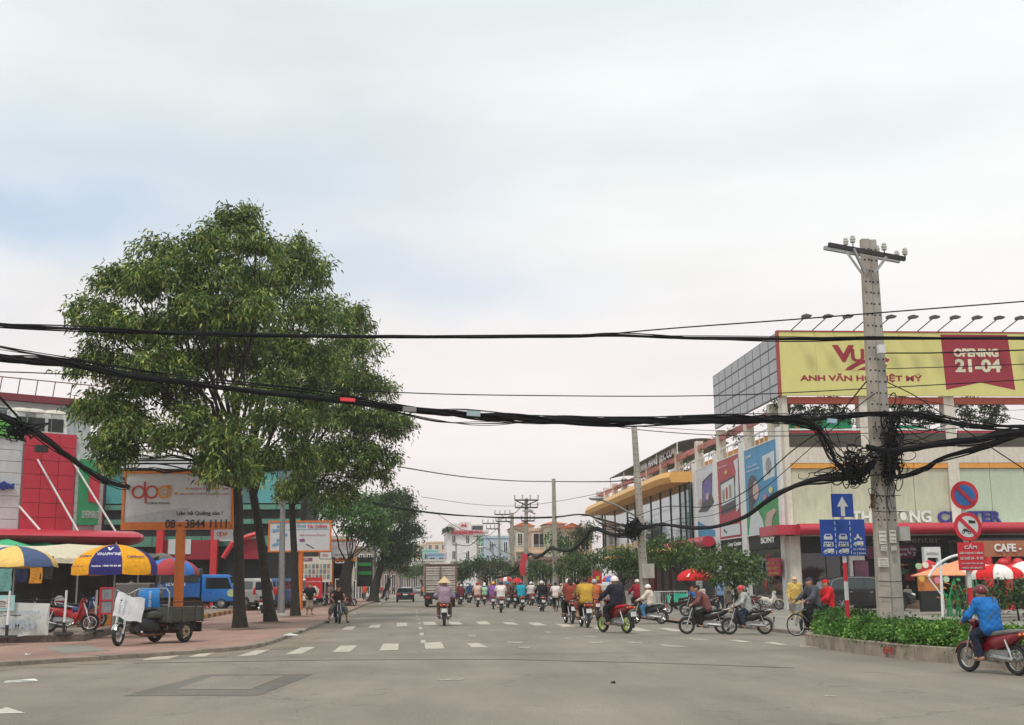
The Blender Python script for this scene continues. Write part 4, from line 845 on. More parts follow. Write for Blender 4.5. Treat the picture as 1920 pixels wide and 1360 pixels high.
# curved glass hall with yellow canopies
y0g=yE(1306);yN=PX(1092,965,XS-2.4).y-YF
pl=[(-.5,y0g),(-.55,y0g+3),(-.6,y0g+10),(-.6,y0g+18),(-.5,y0g+26),(-.4,yN-3),(-.2,yN)]
cv=smooth_path([(x,y,0)for x,y in pl],2)
M_mirror=mat('mirror_glass',(.30,.36,.38),.06,.85,var=.12,scale=.5)
zg0,zg1=zcan+.15,s(1300,905)[1]
for i,(a,b)in enumerate(zip(cv[:-1],cv[1:])):
    MB().add([(a.x,a.y,zg0),(b.x,b.y,zg0),(b.x,b.y,zg1),(a.x,a.y,zg1),(a.x+.1,a.y,zg0),(b.x+.1,b.y,zg0),(b.x+.1,b.y,zg1),(a.x+.1,a.y,zg1)],[(3,2,1,0),(4,5,6,7),(0,1,5,4),(2,3,7,6),(1,2,6,5),(3,0,4,7)]).build('glass_pane',M_glasst if i<2 else M_mirror,mall)
    MB().cyl((a.x-.03,a.y,zg0),(a.x-.03,a.y,zg1),.05,n=6).build('mullion',M_dark,mall)
def canopy_band(off0,off1,z0,z1,m,nm):
    r_=MB();rg=[]
    for i,p in enumerate(cv):
        k=min(1.,.75+i*.2);rg.append([(p.x+off1,p.y,z0+.02),(p.x+off0*k,p.y,z0),(p.x+off0*k-.18,p.y,(z0+z1)/2),(p.x+off0*k,p.y,z1),(p.x+off1,p.y,z1+.02)])
    r_.rings(rg);r_.build(nm,m,mall,True)
M_ycan=mat('yellow_canopy',(.78,.42,.12),.5,var=.07,dirt=.15)
canopy_band(-1.75,.3,zg1-.05,zg1+.75,M_ycan,'upper_canopy');canopy_band(-1.5,.2,zcan-.35,zcan+.1,M_ycan,'lower_canopy')
sbox(y0g,yN,0,zg1+1,1.2,8).build('hall_wall',mat('mauve_wall',(.26,.19,.17),.85,dirt=.3),mall)
sbox(y0g,yN+20,zg1+1,zc0+.2,.3,12).build('hall_upper_wall',M_cream,mall)
for i in range(10):yy=y0g+2+i*3.2;sbox(yy,yy+1.5,0,3.0,.9,1.19).build('shutter',mat('shutter_red',(.30,.015,.02),.6)if i in (1,2,6)else mat('shutter_brown',(.14,.10,.09),.8),mall)
# red tube canopy on the street side
r_=MB();zz=zcan+.25;r_.rings([[(-1.1+.45*math.cos(a),y,zz+.36*math.sin(a))for a in [2*math.pi*j/14 for j in range(14)]]for y in np.linspace(yE(1356),yE(1276),10)]);r_.build('side_canopy',M_redp,mall,True)
# gold letters of the hall above the lower canopy, silver letters on the roof edge
g1=stext('NGỌC THANH',yE(1255),yE(1130,1010),zcan+.25,zcan+1.05,mat('gold',(.60,.42,.12),.35,.6),.04,-2.3)
g2=stext('NHÀ HÀNG TIỆC CƯỚI',yE(1272,850),yE(1205,850),PX(1240,872,XS).z,PX(1240,848,XS).z,mat('silver_letters',(.55,.55,.60),.35,.5),.03,-.2)
# roof shelter with poles
sh_=MB();y1_,y2_=yE(1282,850),yE(1153,880);zr=PX(1250,850,XS).z
sh_.rings([[(x,y,zr+.5*math.cos((x-1.5)/2.2*1.3))for x in np.linspace(-.6,3.6,9)]+[(x,y,zr-.08+.5*math.cos((x-1.5)/2.2*1.3))for x in np.linspace(3.6,-.6,9)]for y in np.linspace(y1_,y2_,8)]);sh_.build('roof_shelter',mat('dark_awning',(.07,.055,.05),.8),mall,True)
for k in range(5):yy=y1_+(y2_-y1_)*k/4;MB().cyl((-.5,yy,zc1-.5),(-.5,yy,zr+.2),.045,n=6).build('shelter_post',M_white,mall)
# ================================================================ left store (turned, its front runs along u)
p0=P(234,1003,66.0);u=Vector((.82,.572,0));ang=math.atan2(u.y,u.x);nrm=Vector((u.y,-u.x,0))   # nrm points to the camera side
store=thing('department_store','white and red clad store with red rounded canopy and rooftop white room','building',(p0.x,p0.y,0),ang)
def lp(px,py,off=0.):
    d=ray(px,py);o=Vector((p0.x,p0.y,0))+nrm*off;t=(o-Vector((0,0,0))).dot(nrm)/d.dot(nrm);w=d*t;q=Vector((w.x-p0.x,w.y-p0.y,0));return q.dot(u),CAMH+w.z
ls=lambda px,py=950:lp(px,py)[0]
lz=lambda py,px=80:lp(px,py)[1]
M_clad=mat('white_cladding',(.60,.62,.63),.55,var=.05,dirt=.2);M_redc=mat('red_cladding',(.56,.03,.06),.5,var=.05,scale=.8,dirt=.12);M_grnc=mat('green_sign',(.03,.30,.12),.5,var=.06,dirt=.1)
def sb(x0,x1,y0,y1,z0,z1):return MB().box(x0,x1,y0,y1,z0,z1)     # y: negative = towards the street
xl=ls(-260);zc_0,zc_1=lp(120,1022)[1],lp(120,998)[1]
zT=lp(90,812)[1]
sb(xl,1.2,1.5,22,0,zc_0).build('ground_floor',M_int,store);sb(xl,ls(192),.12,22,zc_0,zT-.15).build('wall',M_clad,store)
# cladding courses: separate panels, joints recessed
courses=8
def cladding(xa,xb,za,zb_,m,nc,nr,y=0.,nm='cladding_panel'):
    for i in range(nc):
        for j in range(nr):sb(xa+(xb-xa)*i/nc+.012,xa+(xb-xa)*(i+1)/nc-.012,y,y+.11,za+(zb_-za)*j/nr+.012,za+(zb_-za)*(j+1)/nr-.012).build(nm,m,store)
cladding(xl,ls(34,980),zc_1,zT-.4,M_clad,3,courses);cladding(ls(37,980),ls(136,960),zc_1,zT,M_redc,3,7,-.06);cladding(ls(137,960),ls(146,960),zc_1,zT-1,M_clad,1,courses)
cladding(ls(180,900),ls(192,950),zc_1,zT-1.6,M_clad,1,courses)
sb(xl,ls(42,780),-.1,.3,zT-.4,zT+.55).build('green_band',mat('green_band',(.10,.42,.06),.5),store)
gs=sb(ls(144,950),ls(180,960),-.35,-.05,lp(150,985)[1],lp(150,862)[1]).build('green_signboard',M_grnc,store);text('SUPERMARKET',ls(149,960),ls(180,975),lp(150,972)[1],lp(150,958)[1],-.37,M_clad,store)
MB().poly([(ls(160),lp(150,940)[1]),(ls(180),lp(150,945)[1]),(ls(180),lp(150,890)[1]),(ls(160),lp(150,893)[1])],-.40,.05).build('red_roundel',M_redc,store)
text('KIỆM',ls(-20),ls(22),lp(10,920)[1],lp(10,903)[1],-.05,mat('blue_sign',(.02,.04,.30),.4),store,'sign_letters',.15,.05)
# red rounded canopy
cn=MB();zc=(zc_0+zc_1)/2;rc_=(zc_1-zc_0)/2*1.15
cn.rings([[(x,-1.3+1.6*math.cos(a),zc+rc_*math.sin(a))for a in [2*math.pi*j/14 for j in range(14)]]for x in np.linspace(xl,-.3,16)]+[[(.1,-1.2+1.2*math.cos(a),zc+rc_*.75*math.sin(a))for a in [2*math.pi*j/14 for j in range(14)]],[(.3,-1.2+.4*math.cos(a),zc+rc_*.3*math.sin(a))for a in [2*math.pi*j/14 for j in range(14)]]])
cn.build('canopy',M_redp,store,True)
for (xa,ya,xb,yb)in ((35,950,51,997),(69,862,122,1000),(136,868,192,1002)):
    a_,b_=lp(xa,ya),lp(xb,yb);MB().tube([(a_[0],-.1,a_[1]),(b_[0],-1.9,b_[1])],.05,6).build('canopy_stay',M_white,store)
# rooftop room, railing, air conditioning
zR0,zR1=zT-.3,lp(60,742)[1]
sb(xl,ls(150,800)+1.5,2.5,14,zT-.5,zR1).build('rooftop_room',M_clad,store);sb(xl,ls(150,800)+2.2,2.0,14.4,zR1,zR1+.35).build('room_roof',mat('dark_red_roof',(.20,.03,.05),.7,dirt=.2),store)
wx0,wx1,wz0,wz1=ls(27,760),ls(106,760),lp(60,784)[1],lp(60,756)[1]
sb(wx0,wx1,2.44,2.5,wz0,wz1).build('window',mat('blue_grey_glass',(.12,.15,.17),.15),store);sb(wx0-.08,wx1+.08,2.40,2.44,wz1,wz1+.08).build('window_frame',M_white,store);sb(wx0-.08,wx1+.08,2.40,2.44,wz0-.08,wz0).build('window_frame',M_white,store)
sb(wx1-.9,wx1-.8,2.38,2.44,wz0,wz1).build('window_frame',M_white,store)
rl=MB()
for k in range(14):x=xl+(ls(150,800)+2-xl)*k/13;rl.tube([(x,2.2,zR1+.3),(x+.1,2.2,zR1+1.2)],.03,5)
rl.tube([(xl,2.2,zR1+1.2),(ls(150,800)+2,2.2,zR1+1.2)],.03,5);rl.build('roof_railing',mat('rust_rail',(.16,.07,.06),.8),store)
rl=MB()
for k in range(12):x=xl+(1-xl)*k/11;rl.tube([(x,.6,zT),(x,.6,zT+1.1)],.02,5)
rl.tube([(xl,.6,zT+1.1),(1,.6,zT+1.1)],.02,5);rl.build('terrace_railing',M_steel,store)
for px in (57,82,118):x=ls(px,800);ac=sb(x-.6,x+.6,1.1,2.0,zT,zT+1.15).build('air_conditioner',M_white,store);MB().ell((x,1.55,zT+1.15),(.75,.55,.28),14,6,0,1).build('cowl',M_cream,ac,True);sb(x-.4,x+.4,1.06,1.1,zT+.2,zT+.9).build('grille',M_dark,ac)
fl=MB().tube([(ls(66,830),-.1,lp(66,836)[1]),(ls(66,830),-.9,lp(66,836)[1]-.2)],.03,5);fl.cbox((ls(66,830),-1.0,lp(66,836)[1]-.25),(.6,.3,.35));fl.build('floodlight',M_dark,store)

# ================================================================ glass building behind the market with red columns
Yb=92.0
def fb(px,py):v=P(px,py,Yb);return v.x,v.z
x0b,x1b=fb(188,950)[0],fb(560,950)[0]
gb=thing('glass_building','teal glass building with red columns behind the market and trees','building',(x0b,Yb,0));X_=lambda px:fb(px,950)[0]-x0b;Zb=lambda py:fb(330,py)[1]
M_tealw=mat('teal_panel',(.10,.27,.20),.5,var=.1,dirt=.2);M_rcol=mat('red_column',(.60,.03,.04),.5,var=.05)
MB().box(0,x1b-x0b,.3,20,0,Zb(862)).build('wall',M_int,gb)
MB().box(X_(196),X_(450),-.4,.3,Zb(880),Zb(872)).box(X_(196),X_(450),-.2,.3,Zb(868),Zb(866)).box(X_(196),X_(450),-.2,.3,Zb(862),Zb(860)).box(X_(196),X_(450),-.2,.3,Zb(856),Zb(853)).build('roof_louvre',M_clad,gb)
for i in range(8):
    a,b=X_(196+i*46),X_(196+(i+1)*46)
    MB().box(a+.04,b-.04,.15,.3,Zb(944),Zb(884)).build('window',M_glasst if i%3 else mat('cyan_glass',(.08,.33,.34),.08),gb)
    MB().box(a+.02,b-.02,.0,.3,Zb(956),Zb(947)).build('spandrel',M_tealw,gb);MB().box(a+.02,b-.02,.0,.3,Zb(983),Zb(974)).build('spandrel',M_tealw,gb);MB().box(a+.02,b-.02,.0,.3,Zb(1025),Zb(1006)).build('spandrel',M_tealw,gb)
for px,top in ((190,905),(308,985),(408,985)):MB().box(X_(px-6),X_(px+6),-1.2,-.4,0,Zb(top)).build('column',M_rcol,gb)
MB().tube([(X_(425),-1,Zb(1048)),(X_(442),-1,Zb(1020)),(X_(470),-1,Zb(1008)),(X_(490),-1,Zb(1002))],.2,6).build('slanting_beam',M_rcol,gb)
M_kred=mat('dark_red_board',(.30,.015,.03),.5)
MB().box(X_(314),X_(402),-.7,-.3,Zb(1050),Zb(1014)).build('signboard',M_kred,gb);MB().box(X_(322),X_(364),-.75,-.7,Zb(1040),Zb(1012)).build('sign_panel',M_clad,gb)
MB().box(X_(455),X_(495),-.7,-.3,Zb(1050),Zb(1012)).build('signboard',M_kred,gb);MB().box(X_(415),X_(440),-.7,-.4,Zb(1016),Zb(1003)).build('sign_panel',M_clad,gb)
MB().box(X_(188),X_(560),.1,.3,0,Zb(1050)).build('shop_front',M_int,gb)
# shop row further along with poster boards
def simple_building(label,px0,px1,py_top,Y,m,floors=3,bays=3,depth=14,roof=None,winm=None,sideX=True,win_w=.5,name='house',cat='building',balc=False,parapet=True,base_open=False,seed=1,wz=.5):
    a,b=P(px0,1090,Y),P(px1,1090,Y);zt_=P((px0+px1)/2,py_top,Y).z;t=thing(name,label,cat,(a.x,Y,0));w=b.x-a.x;r=random.Random(seed)
    MB().box(0,w,0,depth,0,zt_).build('wall',m,t)
    if parapet:MB().box(-.15,w+.15,-.15,depth+.1,zt_,zt_+.35).build('parapet',m,t)
    fh=zt_/floors
    for k in range(floors):
        for i in range(bays):
            cx=w*(i+.5)/bays;ww=w/bays*win_w/2;z0_=fh*k+fh*(.28 if k else .05);z1_=z0_+fh*(wz if k else .7)
            fr=MB().box(cx-ww-.08,cx+ww+.08,-.05,.0,z0_-.08,z0_).box(cx-ww-.08,cx+ww+.08,-.05,.0,z1_,z1_+.08).box(cx-ww-.08,cx-ww,-.05,0,z0_,z1_).box(cx+ww,cx+ww+.08,-.05,0,z0_,z1_).box(cx-.03,cx+.03,-.04,0,z0_,z1_).build('window',M_white,t)
            MB().box(cx-ww,cx+ww,-.02,0.0,z0_,z1_).build('pane',winm or M_glassd,fr)
        if sideX and depth>4:
            for i in range(3):
                cy=depth*(i+.5)/3;z0_=fh*k+fh*.3;z1_=z0_+fh*.45
                MB().box(w,w+.04,cy-.6,cy+.6,z0_,z1_).box(-.04,0,cy-.6,cy+.6,z0_,z1_).build('window',winm or M_glassd,t)
        if balc and k:MB().box(-.1,w+.1,-1.0,0,fh*k-.1,fh*k+.05).build('balcony',m,t);MB().box(-.1,w+.1,-1.0,-.93,fh*k+.95,fh*k+1.0).build('balcony_rail',M_white,t)
    if roof=='hip':
        MB().add([(-.5,-.5,zt_+.36),(w+.5,-.5,zt_+.36),(w+.5,depth*.5,zt_+.36),(-.5,depth*.5,zt_+.36),(w*.5,depth*.2,zt_+w*.42)],[(0,1,4),(1,2,4),(2,3,4),(3,0,4),(3,2,1,0)]).build('roof',M_tile,t)
    if roof=='gable':
        MB().add([(-.4,-.4,zt_+.36),(w+.4,-.4,zt_+.36),(w*.5,-.4,zt_+w*.42),(-.4,depth,zt_+.36),(w+.4,depth,zt_+.36),(w*.5,depth,zt_+w*.42)],[(0,1,2),(5,4,3),(1,4,5,2),(0,2,5,3),(0,3,4,1)]).build('roof',M_tile,t)
        MB().box(w*.35,w*.65,-.45,-.38,zt_+.5,zt_+w*.2).build('gable_panel',M_cream,t)
    return t,w,zt_
M_tile=mat('orange_roof_tile',(.52,.13,.06),.8,var=.2,scale=4,bump=.8,bscale=10)
def wallm(h):return mat('wall_'+h,hexc(h),.85,var=.07,scale=.6,dirt=.35)  # pale tones of the far houses have distance haze painted in
# market-side shop row beyond the trees
simple_building('white shop row with boards beyond the tree trunks',515,650,1012,118,wallm('c8c0b4'),2,5,12,seed=2)
simple_building('low dark shop row behind the far billboards',655,700,1030,150,wallm('8a8078'),2,3,12,seed=3)
# far left end of the street, seen past the dark trees
simple_building('pale cream apartment block far down the street',730,812,1022,360,wallm('dcd2c0'),6,6,20,win_w=.4,seed=4)
simple_building('peach apartment block beside the cream one far down the street',800,838,1018,345,wallm('dcbca0'),5,3,20,win_w=.45,seed=5)
simple_building('small aqua green house far down the street',792,822,1033,300,wallm('94c4b6'),3,2,14,seed=6)
simple_building('small blue house under the aqua one far down the street',802,836,1040,290,wallm('8aa8c4'),3,2,14,seed=7)
simple_building('low white market roof far down the street',770,860,1052,270,wallm('cfc8c4'),1,5,10,seed=8,sideX=False)
simple_building('low brown shops behind the far traffic',690,800,1066,250,wallm('8a7468'),1,8,10,seed=9,sideX=False)
# clinic: white tower with red letters
Yc=215.0
cl,w_,z_=simple_building('white clinic tower with red lettering band and planted balcony',838,916,998,Yc,wallm('e4dede'),4,3,18,win_w=.22,seed=10)
cX=lambda px:P(px,1050,Yc).x-P(838,1090,Yc).x;cZ=lambda py:P(870,py,Yc).z
MB().box(cX(841),cX(862),-.4,8,cZ(998),cZ(982)).box(cX(862),cX(884),-.2,10,cZ(998),cZ(979)).box(cX(884),cX(908),.6,10,cZ(998),cZ(983)).build('top_storey',wallm('e4dede'),cl);MB().box(cX(886),cX(906),.5,.6,cZ(997),cZ(986)).build('window',M_glassd,cl)
M_rl=mat('clinic_red',(.62,.02,.05),.5);text('PHÒNG KHÁM ĐA KHOA VẠN AN',cX(846),cX(905),cZ(1004),cZ(993),-.3,M_rl,cl,'lettering',.2,.06);MB().poly([(cX(864),cZ(987)),(cX(867),cZ(982)),(cX(870),cZ(985)),(cX(873),cZ(981)),(cX(876),cZ(988))],-.3,.1).build('logo',M_rl,cl)
small_tree('planting on the white clinic balcony',tuple(Vector((P(841,1000,Yc).x,Yc-.2,cZ(1000)))),1.0,1.1,M_leafd,91,trunk=.05,ll=.5,dens=.9)
simple_building('pale blue windowless-sided house right of the clinic',908,962,1009,185,wallm('b4c6d4'),3,2,16,win_w=.22,seed=11)
simple_building('green-edged narrow house between clinic and blue house',900,910,1011,187,wallm('8ab49a'),3,1,10,seed=12)
simple_building('grey narrow house beside the blue house',962,974,1030,180,wallm('9a9a98'),3,1,10,seed=13)
simple_building('cream gabled house with red tile front behind the transformer pole',968,1000,992,160,wallm('d0c4b0'),3,2,12,roof='gable',balc=True,seed=14)
simple_building('peach house with open loggias behind the poles',998,1026,996,155,wallm('d8bca4'),3,1,14,balc=True,win_w=.75,wz=.6,seed=15)
simple_building('pale cream villa with pointed orange tile roof',1028,1058,988,150,wallm('d8d2bc'),3,2,12,roof='hip',seed=16,win_w=.25)
simple_building('cream house with low orange roof near the yellow canopy',1056,1092,996,146,wallm('d4ccb8'),3,2,12,roof='gable',seed=17,win_w=.4)
simple_building('grey brown wall shop under the cream houses',985,1105,1050,138,wallm('8c7464'),1,6,10,seed=18,sideX=False)
simple_building('red fronted shops behind the far riders',905,990,1058,150,wallm('8a6860'),1,6,10,seed=19,sideX=False)
simple_building('orange tiled roof house peeping above the canopy end',1085,1112,1002,140,wallm('c8b498'),3,1,12,roof='hip',seed=20)
# brown low wall in front of the hall on the right pavement
bw0,bw1=G(1100,1122),G(1232,1136)
wl=thing('low_wall','low grey stone wall along the right pavement behind the riders','wall',(bw0.x,bw0.y,0),math.atan2(bw1.y-bw0.y,bw1.x-bw0.x));Lw=(bw1-bw0).length
for i in range(8):
    for j in range(2):MB().box(Lw*i/8+.01,Lw*(i+1)/8-.01,0,.25,.45*j+.1,.45*(j+1)+.09).build('stone_block',M_conc,wl)
# cafe on the right of the corner building
xk0,xk1=f(1826,1030,60)[0],f(2040,1030,60)[0];kf=thing('cafe','cafe front with brown signboard beside the electronics shop','building',(xk0,60,0));zk=lambda py:f(1870,py,60)[1]
sgb=MB().box(0,xk1-xk0,-.1,.3,zk(1044),zk(1014)).build('signboard',mat('brown_board',(.36,.13,.06),.6,dirt=.2),kf);text('CAFE - KEM',f(1862,1030,60)[0]-xk0,f(1950,1030,60)[0]-xk0,zk(1035),zk(1020),-.12,M_white,kf,'lettering',.05,.03)
MB().box(0,xk1-xk0,2.5,2.8,0,zk(1014)).build('back_wall',M_int,kf);MB().box(0,xk1-xk0,-.1,3,zk(1014),zk(1014)+.12).build('roof',M_dark,kf)
for px in (1852,1888,1940):x=f(px,1030,60)[0]-xk0;MB().cyl((x,.1,0),(x,.1,zk(1044)),.22,n=12).build('red_column',M_rcol,kf,True)
for i,px in enumerate((1880,1908,1935)):
    ln=thing('lantern',['red paper lantern under the brown cafe sign, nearest the traffic signs','middle red paper lantern under the brown cafe sign','red paper lantern under the far end of the cafe sign'][i],'lantern',tuple(f(px,1050,59.6)[:1])+(59.6,zk(1056)),0,'red lanterns of the cafe');MB().ell((0,0,0),(.28,.28,.24),12,8).build('shade',M_rcol,ln,True);MB().cyl((0,0,.22),(0,0,.5),.015,n=5).build('cord',M_black,ln)
# ================================================================ big street trees
T1=G(450,1180,H);T2=G(508,1168,H);T3=G(554,1157,H)
def lob(lst,base,seed):
    r=random.Random(seed);o=[]
    for px,py,rr_,dy in lst:o.append(lobe(px,py,rr_,base.y+dy,.95,.82))
    return o
L1=lob([(450,408,36,0),(432,442,42,0),(378,468,42,-1),(300,488,48,0),(480,470,45,-1),(400,520,66,-1),(310,545,70,-1),(235,535,50,0),(175,590,46,0),(235,630,66,-1),(185,690,52,0),(190,765,46,0),(200,840,40,0),(245,810,48,-1),(228,858,32,0),(300,700,58,-1.5),(370,610,62,-2),(450,590,66,-2),
          (350,790,34,-2),(405,880,36,-1),(430,830,46,-2),(470,740,36,-2.2),(260,730,55,2),(330,620,60,2.5),(430,680,44,2.5),(325,828,32,-1.5),(500,715,44,2.5),(385,690,50,1.2),(345,745,40,1.5),(460,640,50,2),(405,850,40,-2.2),(350,818,34,-2.2),(210,880,22,-.5),(438,892,40,-2.4),(215,790,50,1.5),(370,872,22,-1)],T1,1)
L2=lob([(545,475,42,0),(560,520,48,0),(510,545,60,-1),(585,610,62,-1),(520,660,56,-1.5),(580,690,56,-1.5),(520,800,52,-2),(480,870,40,-1.5),(545,860,48,-2),(570,760,50,-1),(590,500,26,0)],T2,2)
L3=lob([(640,600,46,0),(665,660,50,0),(640,720,60,-1),(690,735,48,0),(725,800,46,0),(690,800,56,-1),(620,790,60,-1.5),(715,865,38,0),(650,860,56,-1),(600,880,50,-1.5),(560,920,34,-1),(690,900,36,0),(630,930,34,0),(600,700,55,2),(676,600,24,0)],T3,3)
def fork_at(px,py,Y):return P(px,py,Y)
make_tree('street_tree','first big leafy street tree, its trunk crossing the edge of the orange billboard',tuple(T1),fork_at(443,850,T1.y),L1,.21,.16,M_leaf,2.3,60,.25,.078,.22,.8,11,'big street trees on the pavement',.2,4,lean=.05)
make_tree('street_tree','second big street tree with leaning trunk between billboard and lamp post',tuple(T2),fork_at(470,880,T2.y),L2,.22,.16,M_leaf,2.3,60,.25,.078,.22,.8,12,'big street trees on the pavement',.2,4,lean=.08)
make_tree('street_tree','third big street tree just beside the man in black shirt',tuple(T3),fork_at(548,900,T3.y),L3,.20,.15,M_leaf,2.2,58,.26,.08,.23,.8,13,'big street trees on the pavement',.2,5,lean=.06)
for i,T in enumerate((T1,T2,T3)):
    m_=MB();m_.rings([[(T.x+.85*math.cos(a)*(1+.1*math.sin(3*a)),T.y+1.2*math.sin(a),H+.006)for a in [2*math.pi*j/16 for j in range(16)]],[(T.x+.35*math.cos(a),T.y+.4*math.sin(a),H+.06)for a in [2*math.pi*j/16 for j in range(16)]]],False);struct('soil_patch',m_,mat('red_soil',(.16,.09,.065),.95,bump=.8))
# next trees down the pavement
def far_tree(label,pxb,Yb_,lst,lm,seed,r0=.35,dens=.7,ll=.4,n=26,spread=.35,group='trees lining the left pavement'):
    b=P(pxb,1099,Yb_);b.z=H;ls_=[lobe(px,py,r_,Yb_+dy,1.,.85)for px,py,r_,dy in lst]
    c=sum((l_[0]for l_ in ls_),Vector())/len(ls_);fk=Vector((b.x+(c.x-b.x)*.3,Yb_,max(2.5,c.z*.55)))
    return make_tree('street_tree',label,tuple(b),fk,ls_,r0,r0*.6,lm,dens*2.2,n,ll,ll*.34,spread,.5,seed,group,.2,3,lean=.15)
far_tree('thick-trunked tree behind the second orange billboard',646,98,[(640,965,34,0),(672,950,30,0),(690,975,30,-2),(660,1000,24,0),(610,950,30,1),(705,1000,20,0),(700,1020,18,0)],M_leafb,21,.62,.8)
far_tree('big dark green tree with the roundest crown beyond the billboards',700,125,[(720,950,30,0),(745,940,26,0),(760,965,28,0),(735,980,34,-2),(770,1000,22,0),(745,1020,30,-1),(715,1010,28,-1),(765,1040,18,0),(730,1050,22,0)],M_leafd,22,.5,.9,.38)
far_tree('lower dark tree next along the pavement before the black car',722,160,[(735,1040,20,0),(750,1055,20,0),(725,1062,16,0),(758,1072,12,0)],M_leafd,23,.4,.9,.4)
far_tree('small light green tree beyond the black car',792,190,[(792,1068,14,0),(780,1075,13,0),(803,1076,12,0),(770,1080,10,0)],M_leafb,24,.25,.9,.4,group='trees in the street distance')
far_tree('wide flat topped tree above the motorbike crowd',912,125,[(880,1066,14,0),(905,1060,16,0),(935,1064,15,0),(958,1074,12,0),(862,1076,11,0),(915,1074,14,-1)],M_leafd,25,.2,1.1,.35,group='trees in the street distance')
far_tree('dark bushy tree right of the cargo truck',868,150,[(862,1068,14,0),(875,1078,13,0),(855,1084,10,0),(880,1058,8,0)],M_leafd,26,.2,1.,.4,group='trees in the street distance')
far_tree('dark tree between the crowd and the leaning banner pole',978,120,[(970,1072,13,0),(992,1062,12,0),(985,1080,12,0),(1003,1072,12,0)],M_leafd,27,.2,1.,.35,group='trees in the street distance')
far_tree('pale flowering tree before the pointed orange roof',1050,125,[(1045,1010,13,0),(1058,1022,14,0),(1040,1030,11,0),(1068,1036,12,0)],M_leafb,28,.15,1.1,.32,group='trees in the street distance')
far_tree('dark tree against the yellow canopy end',1092,118,[(1086,1000,12,0),(1098,990,11,0),(1090,1018,13,0),(1103,1008,9,0),(1080,1040,12,0)],M_leafd,29,.18,1.1,.32,group='trees in the street distance')
M_leafr=leafmat('acacia_leaf',(.03,.065,.015),(.065,.12,.03),(.17,.23,.06))
# low bright trees along the right pavement
def low_tree(label,pxb,Yb_,lst,seed,lean_px=0):
    b=P(pxb,1099,Yb_);b.z=H;ls_=[lobe(px,py+3,r_*1.22,Yb_+dy,1.1,.55)for px,py,r_,dy in lst]
    return make_tree('pavement_tree',label,tuple(b),P(pxb+lean_px,1090,Yb_),ls_,.11,.07,M_leafr,3.6,28,.20,.085,.20,.5,seed,'low trees along the right pavement',.15,4,lean=.1)
low_tree('low spreading tree with drooping bright leaves behind the grey jacket rider',1375,55,[(1335,1060,22,0),(1365,1048,26,0),(1395,1060,24,0),(1405,1080,18,0),(1375,1082,22,-.5),(1345,1086,16,0),(1385,1100,13,0),(1312,1060,10,0)],31,5)
low_tree('low spreading tree behind the red cola parasol',1295,66,[(1255,1020,20,0),(1280,1035,24,0),(1310,1045,18,0),(1230,1042,20,0),(1262,1052,22,0),(1225,1022,12,0)],32)
low_tree('low spreading tree beside the pole with the meter box',1170,76,[(1160,1040,20,0),(1185,1045,20,0),(1145,1060,18,0),(1172,1066,20,0),(1210,1048,16,0),(1200,1068,14,0),(1120,1046,11,0)],33)
low_tree('low spreading tree between the two slim poles',1080,84,[(1075,1050,18,0),(1098,1055,18,0),(1060,1066,16,0),(1085,1075,16,0),(1110,1070,14,0),(1120,1040,12,0)],34)
low_tree('low spreading tree just right of the slimmest bare pole',1022,98,[(1012,1062,13,0),(1030,1068,13,0),(1018,1078,12,0),(1040,1078,10,0),(1000,1076,10,0)],35)

# ================================================================ poles
def conc_pole(name,label,base,top,w0,w1,group=None,twin=False,holes=True,cat='utility pole'):
    b=Vector(base);tp_=Vector(top)-b;t=thing(name,label,cat,base,0,group);Hh=tp_.z;ax=Vector((tp_.x/Hh,tp_.y/Hh,1))
    offs=((-w0*.5,-w1*.52,-.02),(w0*.48,w1*.48,.05))if twin else ((0,0,0),)
    for k,(o0,o1,dy)in enumerate(offs):
        rg=[];n=12
        for i in range(n+1):
            q=i/n;w=(w0+(w1-w0)*q)/2;d=w*.85;c=Vector((ax.x*Hh*q+o0+(o1-o0)*q,ax.y*Hh*q+dy,Hh*q));ch=w*.25
            rg.append([(c.x-w,c.y-d+ch,c.z),(c.x-w+ch,c.y-d,c.z),(c.x+w-ch,c.y-d,c.z),(c.x+w,c.y-d+ch,c.z),(c.x+w,c.y+d-ch,c.z),(c.x+w-ch,c.y+d,c.z),(c.x-w+ch,c.y+d,c.z),(c.x-w,c.y+d-ch,c.z)])
        sh_=MB().rings(rg).build('shaft',M_pole if k==0 else M_pole2,t)
        if holes:
            z=Hh*.30;hm=MB().box(-.022,.022,-.004,.02,-.02,.02).mesh('step_hole',M_dark)
            while z<Hh-.15:
                q=z/Hh;w=(w0+(w1-w0)*q)/2;c=Vector((ax.x*z+o0+(o1-o0)*q,ax.y*z+dy,z))
                for sx in (-.55,.5):obj('step_hole',hm,sh_).location=(c.x+w*sx,c.y-w*.85,z)
                z+=.27
    return t,Vector(tp_),ax
M_pole=mat('pole_concrete',(.38,.335,.29),.9,var=.14,scale=2.5,bump=.35,dirt=.35);M_pole2=mat('pole_concrete_grey',(.36,.34,.31),.9,var=.15,scale=2.5,bump=.35,dirt=.35)
YP=27.2
pb=P(1671,1165,YP);pb.z=.1;ptp=P(1628,450,YP)
pole,ptop,pax=conc_pole('utility_pole','tall twin concrete utility pole standing in the island shrubs',tuple(pb),tuple(ptp),.315,.20,'concrete poles along the street',True)
pl_=lambda px,py,dy=0.:P(px,py,YP+dy)-pb
